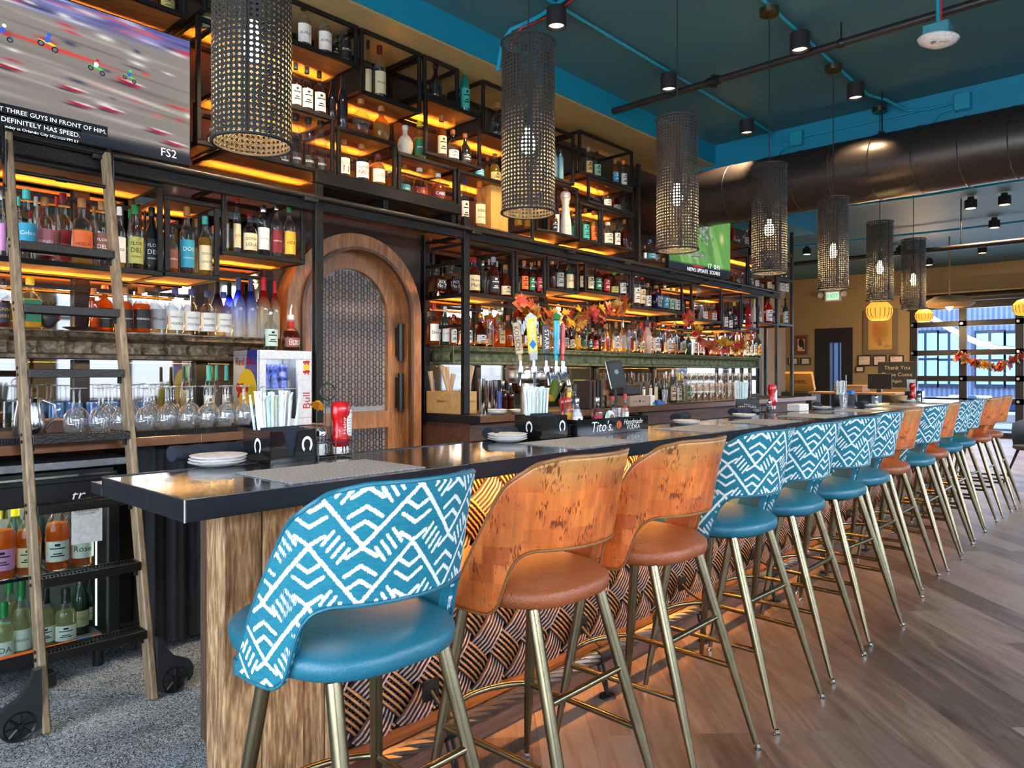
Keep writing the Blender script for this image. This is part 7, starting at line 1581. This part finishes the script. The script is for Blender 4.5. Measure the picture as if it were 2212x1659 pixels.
for a, b in PX_:
    for cx in range(a, b, 26):
        p = gp('G', cx+r.uniform(-5, 5), 915, 4.035); m_ = MB()
        for i in range(16):
            d_ = Vector((r.gauss(0, 1), r.gauss(0, 1), r.random()*1.1)).normalized()*.026*r.uniform(.6, 1); q_ = d_.orthogonal().normalized()*.010; m_.add([Vector((0, 0, .012))+d_*.2, Vector((0, 0, .012))+d_*.7+q_, Vector((0, 0, .012))+d_, Vector((0, 0, .012))+d_*.7-q_], [(0, 1, 2, 3)])
        o = m_.build('marigold_flower', plain('marigold', (.85, .32, .012), .6), None); o.location = (p.x, 4.025, 1.590); tag(o, 'small orange marigold head lying on edge of green mantel', 'flower', 'marigold heads on the green mantel')
p = gp('G', 1245, 910, 4.03); pk = thing('pumpkin_ornament', 'small copper pumpkin ornament on green mantel behind taps', 'ornament', (p.x, 4.03, 1.581)); m_ = MB(); rows_ = []
for i in range(9):
    a = pi*i/8; rows_.append([((.036*sin(a)*(1+.10*abs(cos(b*4))))*cos(b), (.036*sin(a)*(1+.10*abs(cos(b*4))))*sin(b), .032-.032*cos(a)) for b in np.linspace(0, 2*pi, 33)])
m_.grid(rows_).build('body', plain('copper_shiny', (.55, .22, .12), .3, .9), pk, 60); MB().tube([(0, 0, .06), (.004, 0, .075), (.012, 0, .08)], .004, 6).build('stalk', BRASS, pk)
# ------------------------------------------------------------ far end of the room
ex = thing('exit_sign', 'green lit exit sign with two emergency lamp heads', 'sign', (XE-.02, P(1801, 640, x=XE).y, P(1801, 640, x=XE).z)); q = Matrix(((0, 0, -1, 0), (-1, 0, 0, 0), (0, 1, 0, 0), (0, 0, 0, 1)))
MB().bbox(-.06, .02, -.19, .19, -.13, .13, .008).build('housing', WHITE, ex); MB().box(-.064, -.06, -.15, .15, -.095, .095).build('face', plain('exit_face', (.7, .9, .8), .5, emis=.4, ecol=(.6, .95, .75)), ex); text('lettering', 'EXIT', emit('exit_green', (.0, .45, .16), .8), ex, q @ Matrix.Translation((0, 0, .066)), width=.27)
for s in (-1, 1): MB().lathe([(0, -.05), (.05, -.04), (.07, .03), (.06, .035), (0, .02)], (-.08, s*.28, .03), 16, Matrix.Rotation(-pi/2, 4, 'Y')).build('lamp_head', WHITE, ex)
def framed(label, px0, py0, px1, py1, fcol, fn, fw=.05, nx=40, ny=40, cat='picture'):
    a, b = P(px0, py0, x=XE), P(px1, py1, x=XE); w_, h_ = a.y-b.y, a.z-b.z; t = thing('wall_picture', label, cat, (XE-.03, (a.y+b.y)/2, (a.z+b.z)/2))
    MB().bbox(-.02, .02, -w_/2, w_/2, h_/2-fw, h_/2, .004).bbox(-.02, .02, -w_/2, w_/2, -h_/2, -h_/2+fw, .004).bbox(-.02, .02, -w_/2, -w_/2+fw, -h_/2+fw, h_/2-fw, .004).bbox(-.02, .02, w_/2-fw, w_/2, -h_/2+fw, h_/2-fw, .004).build('frame', fcol, t)
    painted('picture', nx, ny, fn, q, w_-fw*1.6, h_-fw*1.6, PICM, t); return t, w_, h_
PICM = vcolmat('picture_print', .5)
def mapfn(u, v):
    r = np.random.RandomState(4); c = np.zeros(u.shape+(3,)); c[:] = np.array(srgb('#d9a85a')); 
    def bl(a, b, lx, ly, col): 
        w_ = np.exp(-(((u-a)/lx)**2+((v-b)/ly)**2)**2)[..., None]*.8; c[:] = c*(1-w_)+np.array(srgb(col))*w_
    bl(.38, .55, .2, .3, '#c86a2c'); bl(.6, .5, .22, .25, '#b0883a'); bl(.45, .25, .1, .1, '#a87838'); bl(.55, .75, .2, .1, '#cf9440'); bl(.5, .18, .06, .06, '#8a7a3c'); bl(.75, .12, .15, .04, '#9a8a4a')
    e = (np.minimum(np.minimum(u, 1-u), np.minimum(v, 1-v)) < .05)[..., None]; c[:] = np.where(e, np.array(srgb('#c8924a')), c); return c
def dogfn(u, v):
    c = np.zeros(u.shape+(3,)); c[:] = np.array(srgb('#e0b890')); m = (np.hypot((u-.5)/.28, (v-.62)/.25) < 1) | ((np.abs(u-.72) < .09) & (v > .25) & (v < .6)); c[m] = srgb('#2a2522'); e = np.minimum(np.minimum(u, 1-u), np.minimum(v, 1-v)) < .13; c[e] = srgb('#7a3a1c'); return c
framed('large framed antique map of a continent in weathered frame', 1866, 672, 1940, 765, plain('weathered_frame', (.2, .15, .09), .7), mapfn, .11, 60, 70)
framed('framed brown portrait of a dog with wide mat', 1718, 725, 1745, 766, plain('walnut_frame', (.16, .06, .03), .5), dogfn, .04)
def notice(label, px0, py0, px1, py1, red=True):
    def fn(u, v):
        c = np.zeros(u.shape+(3,)); c[:] = np.array(srgb('#e8d2c0'))
        if red: c[(np.abs(v-.62) < .03) & (u > .25) & (u < .5)] = srgb('#c03a2a'); c[(np.abs(v-.82) < .03) & (u > .1) & (u < .35)] = srgb('#3a302a'); c[(np.abs(v-.15) < .02) & (u > .3) & (u < .45)] = srgb('#6a5a50')
        return c
    framed(label, px0, py0, px1, py1, BF, fn, .022, 34, 24, 'notice')
notice('framed notice nearest the street door, upper trio', 1854, 768, 1883, 790); notice('framed notice in the middle of the upper trio', 1887, 768, 1916, 790); notice('framed notice nearest the roll-up door, upper trio', 1922, 768, 1953, 790); notice('small framed notice under the trio beside the door', 1849, 791, 1868, 804, False); notice('framed notice between dog picture and street door', 1731, 773, 1752, 788, False); notice('framed notice below the dog picture, beside end tower', 1704, 773, 1725, 788, False)
def stand_at(px, x): return P(px, 800, x=x).y
hy = stand_at(1730, 14.5); hs = thing('host_stand', 'dark stand with tilted orange wooden menu box', 'stand', (14.5, hy, 0)); MB().bbox(-.25, .25, -.3, .3, 0, 1.02, .01).build('cabinet', plain('dark_teal_wood', (.015, .025, .03), .5), hs)
Mh = Matrix.Translation((-.05, 0, 1.22)) @ Matrix.Rotation(radians(-25), 4, 'Y'); MB().bbox(-.05, .05, -.27, .27, -.2, .2, .01, Mh).build('menu_box', wood('orange_wood', (.45, .2, .03), (.7, .36, .07), 5, (1, 6, 1), .5, .1), hs); text('lettering', 'LABEL', INK['brown'], hs, Mh @ q @ Matrix.Translation((0, .02, .052)), width=.3)
ty = stand_at(1850, 14.0); tb_ = thing('host_table', 'small wooden host table with tablet and papers by street door', 'table', (14.0, ty, 0)); MB().bbox(-.35, .35, -.75, .75, 1.0, 1.04, .006).build('top', wood('host_wood', (.2, .1, .04), (.42, .24, .11), 5, (1, 8, 1), .5, .2), tb_); MB().bbox(-.3, .3, -.35, .35, 0, 1.0, .01).build('cabinet', plain('dark_teal_wood', (.015, .025, .03), .5), tb_); MB().bbox(-.3, .1, -.2, .3, 1.04, 1.17, .008).build('tray', wood('host_wood', (.2, .1, .04), (.42, .24, .11), 5, (1, 8, 1), .5, .2), tb_)
simple('monitor', MB().bbox(13.9, 13.93, ty-.62, ty-.22, 1.1, 1.38, .01, None).bbox(13.88, 14.0, ty-.45, ty-.38, 1.041, 1.1, .004), BLACK, 'black monitor standing on the host table', 'monitor')
cs_y = stand_at(1938, 16.0); cs = thing('chalkboard_sign', 'black chalkboard stand reading a thank you message', 'sign', (16.0, cs_y, 0)); a = P(1938, 795, x=16.0); MB().bbox(-.02, .02, -.36, .36, 1.1, 1.62, .01).build('board', plain('chalkboard', (.02, .022, .024), .8), cs)
MB().bbox(-.02, .02, -.36, -.32, 0, 1.1, .004).bbox(-.02, .02, .32, .36, 0, 1.1, .004).bbox(-.02, .02, -.32, .32, 1.04, 1.1, .004).box(-.3, .02, -.36, .36, 0, .03).build('legs', plain('board_wood', (.22, .12, .06), .6), cs)
for s_, z in (('Thank You', 1.50), ('Please Come', 1.36), ('Again', 1.22)): text('lettering', s_, plain('chalk', (.5, .4, .28), .8), cs, q @ Matrix.Translation((0, z, .022)), height=.075)
# amber globes and the wide woven shade
AMB = plain('amber_shade', (.75, .32, .03), .5, emis=.7, ecol=(1, .42, .05), bscale=8, var=.4)
def globe_light(c, r):
    l_ = bpy.data.lights.new('globe_glow', 'POINT'); l_.energy = 50; l_.color = (1, .66, .34); l_.shadow_soft_size = .02; o = bpy.data.objects.new('globe_glow', l_); COL.objects.link(o); o.location = (c.x, c.y, c.z-r*1.05)
def globe(label, px, py, wpx, x, fl=.72):
    c = P(px, py, x=x); d_ = c.x*CF.x+c.y*CF.y; r = wpx/2/F*d_; t = thing('globe_lamp', label, 'pendant lamp', c, 'amber globe lamps'); mb = MB()
    mb.lathe([(r*.25, r*.80), (r*.6, r*.70), (r*.92, r*.35), (r, 0), (r*.93, -r*.35), (r*.72, -r*.66), (r*.62, -r*.72)], n=28).build('shade', AMB, t, 60)
    rb = MB()
    for i in range(18):
        a = i*2*pi/18; rb.tube([(r*1.01*s_*cos(a), r*1.01*s_*sin(a), z_*r) for s_, z_ in ((.62, -.72), (.93, -.35), (1, -.05), (.97, .2))], .004*r/.15, 4)
    rb.build('ribs', plain('amber_rib', (.2, .08, .015), .6), t); MB().cyl((0, 0, r*.8), (0, 0, ZC-c.z), .008, n=6).build('cord', plain('cord_tan', (.35, .2, .1), .6), t); MB().lathe([(0, -.05*r/.15), (.04*r/.15, 0), (0, .05*r/.15)], (0, 0, -r*.3), 10).build('bulb', BULB, t)
    if px < 2200: globe_light(c, r)
globe('amber globe lamp under the sixth lantern', 1899, 672, 54, 13.5); globe('smaller amber globe lamp behind the seventh lantern', 1996, 682, 36, 16.8); globe('amber globe lamp before the roll-up door, beyond the wide shade', 2214, 664, 46, 13.0)
c = P(2051, 655, x=14.5); d_ = c.x*CF.x+c.y*CF.y; r = 48/F*d_; wl = thing('woven_shade_lamp', 'wide flat woven pendant shade before the roll-up door', 'pendant lamp', c)
MB().lathe([(r*.2, r*.36), (r*.6, r*.30), (r*.93, r*.10), (r, -.02*r), (r*.85, -r*.16), (r*.55, -r*.20)], n=36).build('shade', wood('jute', (.2, .12, .05), (.45, .30, .14), 14, (1, 1, .4), .8, .8), wl, 60); MB().cyl((0, 0, r*.36), (0, 0, ZC-c.z), .012, n=6).build('cord', plain('cord_tan', (.35, .2, .1), .6), wl); MB().lathe([(0, -.09), (.06, -.03), (.06, .02), (0, .09)], (0, 0, -r*.12), 12).build('bulb', BULB, wl)
# glowing can lights over the dining side
for px, py, l in FARS:
    x = {448: 10.5, 440: 10.0, 490: 11.5}.get(py, 14.0); c = P(px, py, z=ZC-.14) if True else None
    if c.x > 18 or c.x < 7.5: c = P(px, py, x=13.5)
    t = thing('ceiling_spotlight', l+' can spotlight over the dining side', 'spotlight', (c.x, c.y, ZC), 'glowing can spotlights')
    MB().cyl((0, 0, -.04), (0, 0, 0), .04).lathe([(.07, -.04), (.075, -.05), (.075, -.15), (.06, -.155)], n=20).build('can', BLACKM, t); MB().lathe([(0, -.15), (.066, -.152)], n=20).build('lens', emit('lens_warm', (1, .6, .22), 6), t)
    l_ = bpy.data.lights.new('spot', 'SPOT'); l_.energy = 170; l_.color = (1, .66, .34); l_.spot_size = radians(100); l_.spot_blend = .7; o = bpy.data.objects.new('spot_beam', l_); COL.objects.link(o); o.location = (c.x, c.y, ZC-.2)
for i, (a, b) in enumerate((((10.4, 5.5), (10.4, -2)), ((13.2, 6), (13.2, -3)))): conduit('dark conduit with lamp feeds over the dining side, %s duct' % ('beside the round' if i == 0 else 'well past the round'), [(a[0], a[1], ZC-.06), (a[0]+.1, 2.5, ZC-.1), (b[0], b[1], ZC-.06)], .018)
# smoke alarm
c = P(2026, 88, z=3.40); sa = thing('fire_alarm', 'white round ceiling fire alarm on teal box', 'alarm', (c.x, c.y, 3.40)); ax_ = Matrix.Rotation(radians(8), 4, 'X')
MB().lathe([(0, -.035), (.05, -.034), (.10, -.012), (.115, .01), (.11, .018), (0, .018)], n=36, M=ax_).build('cover', WHITE, sa, 50); MB().bbox(-.07, .07, -.07, .07, .02, .09, .006).build('box', plain('teal_box', (.06, .28, .34), .4), sa); MB().cyl((0, 0, .09), (0, 0, ZC-3.40), .011).build('drop_pipe', CON, sa); MB().cyl((.02, -.01, .09), (.02, -.01, ZC-3.40), .008).build('drop_cable', plain('cable_red', (.75, .03, .02), .45), sa)
va = math.atan2(-c.x, c.y)*0; Mv = Matrix.Translation((-.02, -.02, -.034)) @ Matrix.Rotation(radians(-47), 4, 'Z') @ Matrix.Rotation(pi, 4, 'X')
text('lettering', 'FIRE', INK['red'], sa, Matrix.Translation((-.045, -.045, -.0355)) @ Matrix.Rotation(radians(-47), 4, 'Z') @ Matrix.Rotation(pi, 4, 'X') @ Matrix.Rotation(0, 4, 'Z'), width=.06); MB().bbox(-.02, .02, -.02, .02, -.037, -.034, .001, rotz(-.8) @ Matrix.Translation((.03, -.02, 0))).bbox(-.018, .018, -.014, .014, -.032, -.028, .001, Matrix.Translation((-.065, .01, 0))).build('lens_window', plain('strobe', (.2, .2, .2), .1, bscale=90, var=.9), sa)
# dining chair beyond the last stool, patio furniture outside
dc = thing('dining_chair', 'dark dining chair with splayed legs beyond the last stool', 'chair', (10.9, 1.28, 0), rz=radians(60)); GR = plain('chair_grey', (.05, .055, .06), .5)
rows_ = []
for i in range(13):
    a = radians(-100+200*i/12); rows_.append([(.27*sin(a), -.27*cos(a), .46+.02*0), (.29*sin(a), -.29*cos(a), .62), (.30*sin(a), -.30*cos(a)-.03, .72+.12*cos(a*.8))])
MB().grid(rows_).build('backrest', GR, dc, 60); MB().lathe([(0, .43), (.22, .43), (.25, .45), (.24, .48), (0, .49)], n=28).build('seat', GR, dc)
for sx in (-1, 1):
    for sy in (-1, 1): MB().tube([(sx*.13, sy*.13, .44), (sx*.24, sy*.24, .0)], [.016, .010], 10).build('leg', BLACKM, dc)
WP = plain('patio_white', (.75, .77, .8), .5)
for i, (px, xx, l) in enumerate(((2005, 22.0, 'white patio sofa outside, nearest the street door side'), (2090, 24.0, 'white patio sofa outside, middle of the yard'), (2180, 21.5, 'white patio sofa outside, beyond the far stools'))):
    yy = P(px, 860, x=xx).y; t = thing('patio_sofa', l, 'sofa', (xx, yy, -.02), 'white patio sofas'); MB().bbox(-.4, .4, -.55, .55, .18, .45, .05).build('seat', WP, t); MB().bbox(.25, .42, -.55, .55, .45, .78, .05).build('backrest', WP, t); MB().bbox(-.4, .4, -.68, -.55, .1, .6, .04).build('armrest', WP, t); MB().bbox(-.4, .4, .55, .68, .1, .6, .04).build('armrest', WP, t)
    m_ = MB()
    for sx in (-.35, .35):
        for sy in (-.5, .5): MB().cyl((sx, sy, 0), (sx, sy, .18), .02).build('leg', BLACKM, t)
    simple('cushion', MB().bbox(xx+.08, xx+.22, yy-.2, yy+.2, .44, .76, .05), plain('cushion_blue', (.03, .10, .25), .7), 'blue cushion on '+l.replace(' outside', ''), 'cushion')
pts_ = [P(2010, 678, x=21), P(2055, 705, x=21.5), P(2100, 728, x=22), P(2150, 745, x=22.5), P(2212, 752, x=23)]
sl_ = thing('string_lights', 'thick band of white string lights hung outside the roll-up door', 'string lights', pts_[0]); o = pts_[0]; MB().tube([p-o for p in pts_], .01, 6).build('cable', BLACKM, sl_); m_ = MB()
for i in range(90):
    f = i/90*4; k = min(int(f), 3); p = pts_[k].lerp(pts_[k+1], f-k)-o; m_.lathe([(0, -.16), (.05, -.12), (.05, -.04), (.0, 0)], p, 6)
m_.build('bulbs', emit('string_bulb', (1, .93, .85), 5), sl_)
sl_.children[1]['kind'] = 'stuff'
